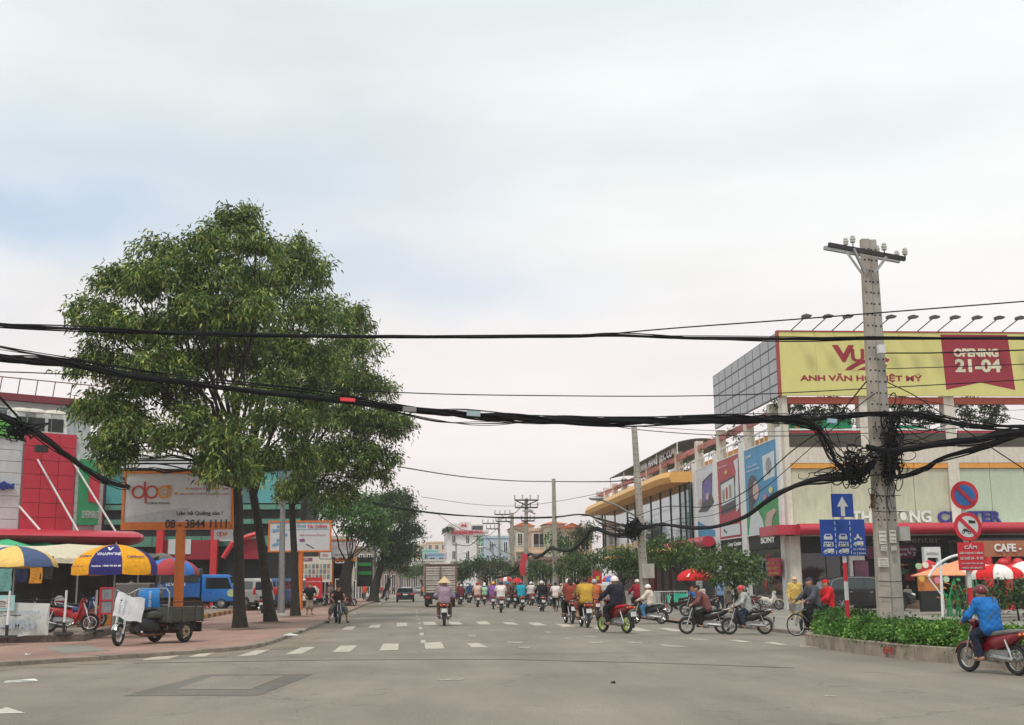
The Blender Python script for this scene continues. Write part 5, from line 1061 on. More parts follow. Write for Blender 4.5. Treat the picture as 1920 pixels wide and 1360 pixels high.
# crossarms: two steel channels front and back, running at an angle
a0,a1=pl_(1553,459,-.35),pl_(1697,486,-.35);a2,a3=pl_(1545,465,.4),pl_(1687,490,.4)
def bar(p,q,w,h,m,nm,par):
    p,q=Vector(p),Vector(q);d=(q-p).normalized();s_=d.cross(Vector((0,0,1))).normalized()*w/2;up=s_.cross(d).normalized()*h/2
    return MB().rings([[c+s_+up,c-s_+up,c-s_-up,c+s_-up]for c in (p,q)]).build(nm,m,par)
bar(a0,a1,.09,.10,M_dark,'crossarm',pole);bar(a2,a3,.09,.09,M_steel,'crossarm',pole)
for A_,B_ in (((1600,466,-.4),(1622,512,-.3)),((1584,468,.4),(1618,516,.2)),((1662,482,-.4),(1640,512,-.3))):bar(pl_(*A_),pl_(*B_),.05,.06,M_steel,'brace',pole)
M_ins=mat('porcelain',(.55,.54,.50),.25,dirt=.3)
for (px,py,dy)in ((1586,460,.4),(1599,456,-.4),(1645,474,.4),(1658,470,-.4),(1682,484,.4),(1697,479,-.4)):
    p=pl_(px,py,dy);i_=MB().cyl(p-Vector((0,0,.12)),p+Vector((0,0,.1)),.014,n=6)
    rg=[[(p.x+r_*math.cos(a),p.y+r_*math.sin(a),p.z+z)for a in [2*math.pi*j/12 for j in range(12)]]for r_,z in ((.03,0),(.06,.02),(.065,.05),(.045,.06),(.045,.075),(.068,.08),(.068,.115),(.04,.125),(.04,.14),(.055,.145),(.05,.17),(.02,.19))]
    MB().rings(rg).build('insulator',M_ins,pole,True)
    i_.build('pin',M_dark,pole)
MB().cbox(pl_(1652,655,-.25),(.16,.14,.20)).build('junction_box',M_white,pole);MB().cbox(pl_(1693,1001,-.15),(.24,.25,.32)).build('meter_box',mat('box_grey',(.35,.36,.34),.5,dirt=.2),pole)
M_paper=mat('paper',(.60,.58,.53),.8,var=.15,scale=20)
for nm,(px,py,w,h)in (('notice',(1655,1008,.165,.30)),('notice',(1674,1006,.15,.29)),('notice',(1657,1028,.14,.12)),('notice',(1676,1028,.12,.11)),('torn_notice',(1656,1055,.24,.20))):
    p=pl_(px,py,-.20);pp=MB();pp.box(p.x-w/2,p.x+w/2,p.y-.006,p.y,p.z-h/2,p.z+h/2).build(nm,M_paper,pole)
    for k in range(3):text(('KHOAN','CẮT BÊ','TÔNG')[k],p.x-w*.4,p.x+w*.4,p.z+h*(.30-.3*k)-h*.07,p.z+h*(.30-.3*k)+h*.06,p.y-.008,M_dark,pole,'notice_print',.003)
for py in (930,960,1090,1120):
    w=.33;q=[pl_(1671-(1165-py)*.06+sx,py)for sx in (-26,26)];MB().tube([q[0]+Vector((0,-.19,0)),(q[0]+q[1])/2+Vector((0,-.2,-.015)),q[1]+Vector((0,-.19,0))],.008,4).build('wire_tie',M_cable,pole)
mt=pl_(1636,940,-.22);MB().cbox(mt+Vector((0,0,0)),(.06,.1,.34)).build('rusty_bracket',mat('rust',(.12,.05,.03),.9,var=.4),pole)
# poles further on
YP1=56.3
b1=P(1211,1130,YP1);b1.z=H;t1=P(1189,800,YP1);pole1,_,_=conc_pole('utility_pole','concrete pole with grey meter box and lamp arm beside the white helmet riders',tuple(b1),tuple(t1),.42,.24,'concrete poles along the street')
v=P(1212,1071,YP1)-b1;MB().cbox(v+Vector((0,-.35,0)),(.56,.3,.66)).build('meter_box',mat('box_pale',(.42,.40,.36),.6,dirt=.2),pole1)
v=[P(1192,968,YP1)-b1,P(1150,945,YP1-.3)-b1,P(1122,936,YP1-.5)-b1];MB().tube(v,.045,6).build('lamp_arm',M_steel,pole1,True)
MB().ell(P(1118,935,YP1-.5)-b1,(.36,.16,.10),14,8).build('lamp_head',M_steel,pole1,True)
YP2=85.;b2=P(1042,1105,YP2);b2.z=H;t2=P(1038,898,YP2);conc_pole('utility_pole','bare slim concrete pole in front of the pointed orange roof',tuple(b2),tuple(t2),.42,.24,'concrete poles along the street',holes=False)
def grid_pole(label,pxb,pxt,pyt,Y,arms,w=.4,lamp=None,group='far utility poles',banner=False):
    b=P(pxb,1108,Y);b.z=0;t,tp_,ax=conc_pole('utility_pole',label,tuple(b),tuple(P(pxt,pyt,Y)),w,w*.6,group,holes=False)
    for px0,px1,py in arms:
        p,q=P(px0,py,Y-.2)-b,P(px1,py,Y-.2)-b;bar(p,q,.12,.12,M_dark,'crossarm',t)
        for k in range(4):c=p.lerp(q,k/3);MB().tube([c,c+Vector((0,0,.45))],.07,6).build('insulator',M_ins,t)
    if lamp:MB().tube([P(*lamp[0],Y)-b,P(*lamp[1],Y)-b],.06,5).build('lamp_arm',M_steel,t);MB().ell(P(*lamp[1],Y)-b,(.5,.2,.13),10,6).build('lamp_head',M_white,t,True)
    return t,b
gp1,gb1=grid_pole('tall pole with two cross arms and drooping insulators above the crowd',985,987,935,103,[(965,1009,938),(966,1008,952),(978,1002,977)],.45,((1004,964),(990,958)))
MB().tube([P(965,938,102.6)-gb1,P(987,948,102.6)-gb1,P(1009,938,102.6)-gb1],.05,4).build('brace',M_dark,gp1)
ban=thing('banner','red cloth banner tied to the tall cross-armed pole','banner',tuple(P(982,1100,102)));MB().rings([[(x*.25+.1*math.sin(z*3),-.05*x,z)for x in (-1,1)]+[(x*.25+.1*math.sin(z*3),-.05*x+.03,z)for x in (1,-1)]for z in np.linspace(.9,2.7,7)]).build('cloth',M_redc,ban)
grid_pole('double pole with side cross arms left of the tall one',960,960,962,125,[(928,956,965),(930,958,978)],.55)
grid_pole('brown pole in front of the blue house',939,935,972,135,[(905,935,982),(912,935,992)],.38)
grid_pole('thin pole before the clinic right edge',898,895,1000,170,[(888,902,1006)],.35,((896,1030),(903,1026)))
grid_pole('thin dark pole before the clinic door',857,855,1018,190,[(848,862,1022)],.35,((856,1040),(872,1036)))
grid_pole('thin pole with lamp before the blue house window',925,924,1020,165,[(918,930,1022)],.32,((923,1034),(905,1026)))
# grey lamp post between the trunks on the left pavement
lb=G(527,1154,H);lpst=thing('lamp_post','grey metal lamp post between the second and third tree trunks','lamp post',tuple(lb));lt=P(531,905,lb.y)-lb
MB().tube([(0,0,0),lt*.5,lt],[.20,.16,.13],14).build('post',M_steel,lpst,True);MB().cyl((0,0,0),(0,0,.12),.42,.36,16).build('base',M_conc,lpst,True)
MB().tube([lt,lt+Vector((.6,-.3,.8)),lt+Vector((1.6,-.6,1.1))],.06,8).build('lamp_arm',M_steel,lpst,True);MB().ell(lt+Vector((1.9,-.7,1.1)),(.45,.18,.12),12,8).build('lamp_head',M_white,lpst,True)

# ================================================================ cables
def bundle(label,pts,n,spread,r,seed,twist=1.5,name='cable_bundle',core=True,k=8):
    # pts: (px, py, Y) support points; n strands wander inside the bundle, sagging apart between ties
    r_=random.Random(seed);P3=smooth_path([P(*p)for p in pts],k);o=P3[0].copy();t=thing(name,label,'cable',tuple(o));m=MB();L_=len(P3)
    for s_ in range(n):
        ph,f1,f2,a_=r_.uniform(0,6.28),r_.uniform(.5,1.6),r_.uniform(.3,.9),r_.uniform(.2,1.0);pp=[]
        for i,p in enumerate(P3):
            q=i/(L_-1)*L_/k;w=spread*a_*(1+.5*math.sin(q*f2+seed));pp.append(p-o+Vector((0,math.cos(ph+q*f1*twist)*w,math.sin(ph+q*f1*twist)*w)))
        m.tube(pp,r*r_.uniform(.6,1.3),5,False)
    if core:m.tube([p-o for p in P3],spread*.7,7,False)
    m.build('strands',M_cable,t,True);return t
YC=26.2
bundle('upper thick cable bundle stretched across the whole street above the tree middle',[(-160,596,YC),(0,610,YC),(250,621,YC),(480,628,YC),(700,632,YC),(900,632,YC),(1060,630,YC),(1150,629,YC),(1300,634,YC),(1500,636,YC),(1700,635,YC),(2080,634,YC)],12,.046,.015,1)
bundle('broad lower cable bundle sagging from the frame edge through the tree to the poster side',[(-160,640,YC),(0,671,YC),(120,681,YC),(260,706,YC),(450,731,YC),(640,752,YC),(760,768,YC),(880,778,YC),(1000,785,YC),(1120,789,YC),(1260,789,YC),(1400,788,YC),(1500,790,YC),(1540,808,YC)],20,.085,.015,2)
bundle('loose thinner cables running just above the lower bundle',[(-160,615,YC),(0,652,YC),(130,672,YC),(300,700,YC),(600,738,YC),(800,772,YC),(900,772,YC),(1150,787,YC),(1420,782,YC),(1640,775,YC)],5,.09,.010,3,core=False)
bundle('slack cables hanging below the lower bundle in mid street',[(700,762,YC),(800,786,YC),(870,794,YC),(960,793,YC),(1060,789,YC),(1200,791,YC)],4,.06,.011,4,core=False)
# marker tags tied on the bundle
for nm,lab,px,py,w,h,m_ in (('cable_tag','red plastic sleeve on the lower cable bundle in the tree',652,750,.33,.07,mat('red_plastic',(.75,.04,.05),.4)),('cable_tag','pale blue tag on the slack cables',888,776,.30,.12,mat('pale_blue_plastic',(.33,.42,.45),.5)),('cable_tag','grey sleeve on the lower bundle past the tree',768,768,.30,.11,mat('grey_plastic',(.22,.21,.21),.6)),('cable_tag','light blue tag on the bundle before the terrace',1560,790,.21,.10,mat('blue_plastic',(.30,.45,.55),.5))):
    p=P(px,py,YC-.12);t=thing(nm,lab,'tag',tuple(p));MB().prism([(-w/2,-h/2),(w/2,-h/2),(w/2,h/2),(-w/2,h/2)],.055,.015).build('sleeve',m_,t).rotation_euler=(0,rad(4),0)
bundle('thick black cable bundle dropping from the frame edge behind the street tree',[(-200,700,28),(-60,755,30),(20,790,32),(60,808,33),(120,850,36),(180,893,39),(222,910,42),(240,912,47),(246,915,53),(300,935,56)],12,.10,.016,5)
bundle('thin slanting wires at the frame edge above the store',[(-60,690,30),(0,745,31),(40,790,33)],4,.05,.012,6,core=False)
bundle('thin wires slanting over the red wall of the store',[(-60,745,34),(0,780,35),(80,830,38),(160,880,42)],2,.3,.008,61,core=False)
bundle('thick sagging cable run from the twin pole to the meter box pole',[(1640,866,26.9),(1612,890,27.2),(1560,896,28.5),(1500,908,30),(1440,938,33),(1395,970,36),(1340,988,41),(1290,990,46),(1240,984,51),(1192,993,56)],16,.085,.016,7)
bundle('thick cable run continuing from the meter box pole down the street',[(1192,993,56),(1180,1000,58),(1150,1003,62),(1112,992,66),(1095,1012,70),(1070,1032,75),(1042,1030,82),(1034,1028,85),(1005,1046,93),(992,1040,102),(960,1075,108),(925,1085,118)],12,.15,.02,8)
bundle('cables curving down from the lower bundle into the pole knot',[(1500,790,26.4),(1535,808,26.4),(1556,840,26.5),(1568,870,26.6),(1590,886,26.8),(1625,880,27)],8,.05,.015,9)
bundle('heavy cable bundle from the twin pole towards the right frame edge',[(1625,838,26.8),(1665,846,26.8),(1700,842,26.6),(1760,833,26.2),(1830,824,25.6),(1900,812,25),(2080,790,24)],20,.10,.017,10)
bundle('upper right cable bundle drooping to the frame edge from the twin pole',[(1500,790,26.9),(1580,781,26.9),(1660,776,26.8),(1740,783,26.4),(1820,795,26),(1900,804,25.6),(2080,815,25)],14,.075,.014,11,core=False)
bundle('right cable bundle rising from the pole foot of the knot',[(1672,895,26.8),(1700,893,26.7),(1735,877,26.5),(1770,858,26.3),(1850,838,25.7),(1930,812,25.2),(2080,780,24.5)],10,.06,.014,12)
def wire(label,pts,r=.012,seed=1):return bundle(label,pts,1,.01,r,seed,core=False,name='wire')
wire('single wire rising across the sky over the yellow billboard',[(1130,628,YC),(1300,613,25.8),(1500,598,25.4),(1700,583,25),(2080,553,24.4)],.017)
wire('long thin wire crossing the sky behind the lower bundle',[(-100,697,30),(120,702,30),(700,734,32),(1000,742,33),(1340,742,34),(1660,727,34),(2050,705,34)],.013,2)
wire('wire on two box brackets at the maroon banner',[(1660,663,26.9),(1760,662,26.5),(1900,657,26),(2050,652,25.5)],.016,3)
wire('wire across the date of the maroon banner',[(1662,692,26.9),(1760,689,26.5),(1900,684,26),(2050,678,25.5)],.016,4)
wire('thin mid-distance wire from the tree to the bare pole',[(745,875,62),(860,893,72),(960,902,80),(1040,903,85),(1140,903,70),(1190,900,56.5)],.028,5)
wire('thin wire rising from the far poles to the hall terrace',[(790,932,90),(900,947,100),(987,948,103),(1100,930,80),(1190,905,57)],.03,6)
bundle('dark street-crossing cable at mid distance above the traffic',[(700,944,60),(760,955,70),(860,966,80),(960,971,85),(1040,970,85),(1090,965,75),(1130,975,66),(1192,992,57)],4,.05,.025,13)
wire('slanting service wire past the red and pale posters',[(1192,968,56),(1250,950,50),(1330,950,42),(1400,920,37),(1480,850,31),(1560,790,27.5),(1625,715,27)],.017,7)
wire('second slanting service wire past the posters',[(1192,1000,56),(1260,975,50),(1340,965,42),(1420,925,36),(1520,840,30.5),(1600,770,27.5),(1640,738,27)],.017,8)
wire('thin wire from the pole down to the far terrace edge',[(1665,740,27),(1780,760,25.5),(1930,790,24),(2080,815,23)],.011,9)
wire('thin wire from the far junction to the lower right edge',[(1660,715,27),(1720,745,26.5),(1800,800,25.5),(1920,880,24),(2000,930,23.5)],.011,10)
wire('thin far wires parallel above the hall canopy',[(1100,791,60),(1200,806,60),(1340,816,60),(1480,818,60),(1640,812,60)],.022,11)
wire('second thin far wire above the hall canopy',[(1040,795,60),(1200,800,60),(1340,808,60),(1480,809,60),(1640,800,60)],.022,12)
for i,(x0_,y0_,x1_,y1_)in enumerate(((820,964,900,1000),(845,985,920,1030),(905,1000,960,1040),(940,965,990,1000),(860,1022,900,1008),(900,1006,940,982),(935,975,987,940),(925,1040,985,1060))):
    wire(['thin far wire sagging toward the clinic top','thin far wire under the clinic letters','thin far wire over the blue house','thin far wire between double and tall poles','thin far wire at the clinic door pole','thin far wire at the clinic right corner','thin far wire rising to the tall cross-armed pole','thin far wire low over the distant trees'][i],[(x0_,y0_,150),((x0_+x1_)/2,(y0_+y1_)/2+8,140),(x1_,y1_,120)],.035,30+i)
# tangled knot of cables on the pole
kn=thing('cable_tangle','black tangle of coiled cables knotted round the twin concrete pole','cable',tuple(pb));km=MB();r_=random.Random(99)
def wander(px0,py0,sx,sy,n,rr_,dy=(-.45,-.15)):
    for i in range(n):
        q=[(px0+r_.gauss(0,sx),py0+r_.gauss(0,sy),YP+r_.uniform(*dy))for _ in range(2)]
        c_=P(*q[0]);sc=YP/FP;ax_,az_=r_.uniform(.3,1.05)*sx*sc,r_.uniform(.3,1.05)*sy*sc;th=r_.uniform(0,6.28);tl=r_.uniform(-.6,.6);n_=r_.randrange(9,20);ar=r_.uniform(2.2,7)
        km.tube([c_-pb+Vector((ax_*math.cos(th+ar*u_/n_)+tl*az_*math.sin(th+ar*u_/n_),.10*math.sin(th*2+ar*u_/n_),az_*math.sin(th+ar*u_/n_)-tl*ax_*.6*math.cos(th+ar*u_/n_)))for u_ in range(n_)],rr_*r_.uniform(.6,1.4),4,False)
wander(1604,880,13,17,60,.016);wander(1671,830,6,30,60,.016);wander(1640,850,24,7,26,.013);wander(1670,880,9,16,26,.012);wander(1610,858,26,22,12,.008);wander(1695,868,18,12,8,.008);wander(1565,890,30,8,8,.010)
wander(1640,950,5,22,7,.007);wander(1668,925,4,20,6,.007);wander(1600,893,8,8,16,.016);wander(1670,795,10,14,20,.010)
for i in range(16):   # hanging loops and diagonal strands
    a=(1540+r_.uniform(-20,30),800+r_.uniform(-8,25));b=(1612+r_.uniform(-12,12),880+r_.uniform(-20,15));m_=((a[0]+b[0])/2-8,(a[1]+b[1])/2+r_.uniform(5,28));km.tube([p-pb for p in smooth_path([P(a[0],a[1],YP-.5),P(m_[0],m_[1],YP-.5),P(b[0],b[1],YP-.3)],8)],.010,4,False)
for i in range(14):
    a=(1675,780+r_.uniform(-10,60));b=(1760+r_.uniform(-30,50),800+r_.uniform(-20,40));km.tube([p-pb for p in smooth_path([P(a[0],a[1],YP-.3),P((a[0]+b[0])/2,(a[1]+b[1])/2+r_.uniform(-12,14),YP-.5),P(b[0],b[1],YP-.9)],7)],.010,4,False)
km.build('strands',M_cable,kn,True,kind='stuff')
kn2=thing('cable_tangle','black knot of coiled cables on the pole with the meter box','cable',tuple(b1));km=MB()
for i in range(60):km.tube([p-b1 for p in smooth_path([P(1188+r_.gauss(0,8),992+r_.gauss(0,9),YP1+r_.uniform(-.7,.1))for _ in range(5)],6)],.028,4,False)
for i in range(8):km.tube([p-b1 for p in smooth_path([P(1190,985+i*2,YP1-.3),P(1160+i*3,985+r_.uniform(-3,14),YP1),P(1110+i*3,970+i*3,YP1+10)],7)],.02,4,False)
km.build('strands',M_cable,kn2,True,kind='stuff')
kn3=thing('cable_tangle','small cable knot on the leaning edge of the store side wires','cable',tuple(P(50,815,33)));km=MB();c0=P(50,815,33)
for i in range(26):km.tube([p-c0 for p in smooth_path([P(38+r_.gauss(0,20),806+r_.gauss(0,10),32.5+r_.uniform(-.4,.4))for _ in range(4)],6)],.018,4,False)
km.tube([P(x,y,32)-c0 for x,y in ((8,812),(12,824),(28,828),(42,820))],.014,5);km.build('strands',M_cable,kn3,True,kind='stuff')
# ================================================================ market platform on the left
PH=.30
pe=[G(-300,1212,H),G(0,1206,H),G(155,1203,H),G(215,1188,H),G(300,1174,H),G(385,1160,H),G(470,1144,H),G(560,1129,H)];pe+=[pe[-1]+Vector((.3,60,0))]
pv=[(p.x-.2,p.y+.15,PH)for p in pe]+[(-58,pe[-1].y,PH),(-58,pe[0].y,PH)]
struct('market_platform',MB().add(pv,[tuple(range(len(pv)))]),asphalt('market_paving',(.26,.20,.16),.3))
mk=obj('platform_kerb',None,kind='structure');M_kd=mat('dark_kerb',(.13,.10,.085),.95,var=.3,bump=.6);M_ko=mat('kerb_orange',(.55,.25,.05),.8,dirt=.3)
kerb_run(pe[:-1],mk,1.1,PH,.24,1,lambda k:M_kd if k<26 else (M_ko if k%2 else M_kd),60,'kerb_stone')

# ================================================================ billboards on orange posts
M_or=mat('orange_frame',(.68,.17,.02),.5,dirt=.18);M_bface=mat('billboard_white',(.58,.58,.60),.5,var=.05,dirt=.1);M_txr=mat('text_red',(.50,.04,.04),.5);M_txk=mat('text_black',(.02,.02,.02),.5);M_txo=mat('text_orange',(.70,.27,.05),.5)
def ring_shape(mb,cx,cz,r,w,a0=0.,a1=2*math.pi,y=-.03,n=26,sq=1.):
    a=np.linspace(a0,a1,n);o=[(cx+r*math.cos(t_),cz+r*sq*math.sin(t_))for t_ in a];i_=[(cx+(r-w)*math.cos(t_),cz+(r-w)*sq*math.sin(t_))for t_ in a]
    for k in range(n-1):mb.poly([o[k],o[k+1],i_[k+1],i_[k]],y,.01)
def logo(par,x,z,s,y=-.03):      # the round-lettered emblem: two open letters and a leaf-shaped ring
    m=MB();ring_shape(m,x,z,.30*s,.085*s,y=y);m.poly([(x+.22*s,z-.02*s),(x+.31*s,z-.02*s),(x+.31*s,z+.46*s),(x+.22*s,z+.46*s)],y-.004,.01);m.build('logo_letter',M_txr,par)
    m=MB();ring_shape(m,x+.58*s,z,.30*s,.085*s,y=y);m.poly([(x+.28*s,z-.50*s),(x+.37*s,z-.50*s),(x+.37*s,z+.02*s),(x+.28*s,z+.02*s)],y-.006,.01);m.build('logo_letter',M_txr,par)
    m=MB();ring_shape(m,x+1.14*s,z,.30*s,.09*s,y=y-.005);m.poly([(x+1.2*s,z+.30*s),(x+1.44*s,z+.31*s),(x+1.44*s,z+.06*s),(x+1.36*s,z+.16*s)],y-.005,.01);ring_shape(m,x+1.16*s,z,.13*s,.035*s,y=y-.005);m.build('logo_leaf',M_txo,par)
def billboard(label,px0,px1,py0,py1,Y,postpx,style,rz=0.,bw_=.10):
    a,b=P(px0,py1,Y),P(px1,py0,Y);w,h=b.x-a.x,b.z-a.z;pp=P(postpx,1099,Y);t=thing('billboard',label,'billboard',(a.x,Y,a.z),rz,'orange framed billboards along the left pavement')
    MB().box(0,w,0,.22,0,h).build('panel',M_bface,t);bt=bw_*1.0;bb_=.30 if style in ('dpo','dpo_small')else bw_
    MB().box(-bt,0,-.06,.26,-bb_,h+bt).box(w,w+bt,-.06,.26,-bb_,h+bt).box(0,w,-.06,.26,h,h+bt).box(0,w,-.06,.26,-bb_,0.).build('frame',M_or,t)
    px_=pp.x-a.x;MB().cyl((px_,.13,-a.z+.05),(px_,.13,-bb_),.20 if w>4 else .17,n=16).build('post',M_or,t,True)
    return t,w,h
bb1,w,h=billboard('white billboard with orange frame, curly logo and black phone number, half behind a trunk',232,436,888,980,50,334,'dpo')
Mf=mat('grey_swoosh',(.46,.46,.49),.5);MB().poly([(0,0.02),(w*.5,.02),(w*.62,h*.30),(w*.35,h*.24),(0,h*.10)],-.008,.006).build('swoosh',Mf,bb1)
logo(bb1,w*.125,h*.62,h*.46);text('DƯƠNG PHONG',w*.21,w*.42,h*.37,h*.42,-.02,mat('text_grey',(.12,.12,.13),.5),bb1)
for i,(tx,x0_,m_)in enumerate((('SƠN',.73,M_txr),('THIẾT KẾ VÀ DỰ ÁN',.69,M_txr),('QUẢNG CÁO NGOÀI TRỜI',.61,M_txr),('SẢN XUẤT THIẾT BỊ QUẢNG CÁO',.51,M_txr))):
    z=h*(.87-i*.105);text(tx,w*x0_,w*(.97 if i else .83),z,z+h*.055,-.02,m_,bb1);MB().poly([(w*(x0_-.035)+.06*math.cos(a),z+.06+.06*math.sin(a))for a in np.linspace(0,6.28,9)[:-1]],-.02,.01).build('bullet',M_txo,bb1)
text('Liên hệ Quảng cáo !',w*.49,w*.92,h*.12,h*.23,-.02,M_txk,bb1,bold=.01);text('08 - 3844 1111',w*.39,w*.965,-.24,h*.05,-.09,M_txk,bb1,bold=.015)
MB().box(w+.05,w+.0,0,0,0,0)
sgl=thing('small_sign','small white logo plate hanging under the first orange billboard','sign',tuple(P(401,1012,49.8)));MB().box(0,.75,0,.04,0,.40).build('plate',M_bface,sgl);logo(sgl,.18,.22,.24,-.012);MB().tube([(.1,.02,.4),(.1,.02,.6)],.01,5).tube([(.65,.02,.4),(.65,.02,.6)],.01,5).build('hanger',M_dark,sgl)
bb2,w,h=billboard('white orange-framed billboard with finance heading between the trunks',505,619,979,1033,82,563,'fin')
text('ĐỒNG',w*.40,w*.60,h*.82,h*.94,-.02,mat('text_cyan',(.10,.30,.42),.5),bb2,bold=.02);text('TÀI CHÍNH',w*.62,w*.95,h*.78,h*.93,-.02,M_txr,bb2,bold=.02);MB().box(.1,w-.1,-.012,0,h*.73,h*.76).build('rule',mat('rule_cyan',(.2,.4,.48),.5),bb2)
text('Ngân hàng cùng đồng hành',w*.5,w*.93,h*.52,h*.58,-.02,M_txr,bb2);MB().poly([(w*.54+w*.05*math.cos(a),h*.36+h*.055*math.sin(a))for a in np.linspace(0,6.28,15)[:-1]],-.02,.01).build('oval',mat('plum',(.25,.04,.2),.5),bb2);MB().poly([(w*.6,h*.22),(w*.61,h*.24),(w*.74,h*.08),(w*.73,h*.06)],-.02,.01).build('pen',M_txk,bb2)
for i in range(5):x=w*(.05+.07*(i%3));z=h*(.15+.16*i);MB().poly([(x,z),(x+w*.11,z+h*.05),(x+w*.10,z+h*.14),(x-w*.01,z+h*.08)],-.02,.01).build('picture_card',mat('card_blue',(.16,.30,.42),.5),bb2)
bb3,w,h=billboard('smaller white orange-framed billboard with black phone number, third in the row',598,666,1014,1047,112,621,'dpo_small')
for i in range(4):text(('THIẾT KẾ','QUẢNG CÁO','QUẢNG CÁO NGOÀI TRỜI','SẢN XUẤT THIẾT BỊ')[i],w*(.6-.1*i),w*.95,h*(.88-i*.12),h*(.93-i*.12),-.02,M_txr,bb3)
text('Liên hệ Quảng cáo',w*.45,w*.92,h*.14,h*.25,-.02,M_txk,bb3);text('08 - 3844 1111',w*.36,w*.95,-.2,h*.06,-.09,M_txk,bb3,bold=.02)
sgl2=thing('small_sign','small grey logo plate hanging before the second orange billboard post','sign',tuple(P(600,1048,81.5)));MB().box(0,.75,0,.04,0,.42).build('plate',M_bface,sgl2);MB().box(-.04,.79,-.0,.03,-.04,0).box(-.04,.79,0,.03,.42,.46).box(-.04,0,0,.03,0,.42).box(.75,.79,0,.03,0,.42).build('frame',M_dark,sgl2);logo(sgl2,.18,.22,.24,-.012)
bb4,w,h=billboard('farthest orange-framed billboard with a drawn face in the row',655,703,1041,1066,160,678,'far')
MB().poly([(w*.82+w*.06*math.cos(a),h*.72+h*.2*math.sin(a))for a in np.linspace(0,6.28,13)[:-1]],-.02,.01).build('picture',M_txk,bb4);text('QUẢNG CÁO',w*.1,w*.6,h*.2,h*.35,-.02,M_txr,bb4)
# parking sign and red board
def round_sign(t,x,z,r,m_rim,m_face,y=0.):
    MB().cyl((x,y+.0,z),(x,y-.02,z),r,n=32).build('rim',m_rim,t);MB().cyl((x,y-.018,z),(x,y-.028,z),r*.74,n=32).build('face',m_face,t)
M_sblue=mat('sign_blue',(.01,.06,.33),.4,var=.05,dirt=.08);M_sred=mat('sign_red',(.58,.015,.03),.4,var=.05,dirt=.08);M_swhite=mat('sign_white',(.58,.60,.60),.4,var=.05,dirt=.1);M_rb=mat('round_blue',(.02,.14,.42),.4,var=.06)
YS=80;pk=thing('parking_sign','blue parking sign over a round arrow sign beside the shop boards','sign',tuple(G(600,1130,H)));o=Vector(pk.location)
def so(px,py):v=P(px,py,o.y)-o;return v.x,v.z
x0_,z0_=so(594,1071);x1_,z1_=so(606,1058)
MB().box(x0_,x1_,-.03,0,z0_,z1_).build('board',M_sblue,pk);text('P',(x0_+x1_)/2-.12,(x0_+x1_)/2+.12,z0_+.12,z1_-.08,-.035,M_white,pk,bold=.04)
cx_,cz_=so(600,1079);MB().cyl((cx_,0,cz_),(cx_,-.03,cz_),.27,n=24).build('round_board',M_sblue,pk);MB().poly([(cx_-.03,cz_-.16),(cx_+.03,cz_-.16),(cx_+.03,cz_+.04),(cx_+.1,cz_+.04),(cx_,cz_+.18),(cx_-.1,cz_+.04),(cx_-.03,cz_+.04)],-.045,.01).build('arrow',M_white,pk)
MB().cyl((cx_,.04,0),(cx_,.04,z1_),.035,n=8).build('post',M_steel,pk)
nb=thing('notice_board','wide shop notice board with rows of product pictures behind the parking sign','sign',tuple(P(562,1105,92)));o2=Vector(nb.location);nx=lambda px:P(px,1080,92).x-o2.x;nz2=lambda py:P(590,py,92).z-o2.z
MB().box(nx(562),nx(622),0,.15,nz2(1092),nz2(1044)).build('board',M_cream,nb);MB().box(nx(562),nx(585),-.03,0,nz2(1052),nz2(1046)).build('header',mat('header_plum',(.25,.03,.1),.5),nb);text('PROMO',nx(563),nx(578),nz2(1051),nz2(1047),-.05,M_white,nb)
for i in range(8):
    for j in range(3):MB().box(nx(564+i*7),nx(569+i*7),-.02,0,nz2(1066+j*10),nz2(1058+j*10)).build('product_picture',flat(('6a7a84','8a6a60','a09a88')[(i+j)%3]),nb)
rb=thing('red_board','red advertising board with white heading behind the standing man','sign',tuple(P(572,1122,88)));MB().box(0,1.2,0,.1,0,1.45).build('board',M_sred,rb);text('KHUYẾN MÃI',.1,1.1,1.1,1.28,-.01,M_white,rb);MB().poly([(.4,.2),(.9,.15),(1.0,.6),(.7,.9),(.3,.7)],-.01,.01).build('picture',M_cream,rb)
ov=thing('oval_sign','tall pale oval shop sign behind the thick trunk','sign',tuple(P(640,1115,118)));MB().rings([[(x,y,z)for x,z in [(1.25*math.cos(a),1.9+2.0*math.sin(a))for a in np.linspace(0,2*math.pi,20)[:-1]]]for y in (0,.2)]).build('board',M_cream,ov)
M_led=mat('green_led',(.02,.30,.06),.4)
lsn=thing('shop_sign','stack of green lit shop name strips beyond the billboards','sign',tuple(P(682,1100,128)))
for k in range(2):MB().box(-.6,.8,-.1,0,1.2+k*.9,1.55+k*.9).build('strip',M_led,lsn)
MB().box(-.7,.9,0,.2,0,3).build('board',M_int,lsn)

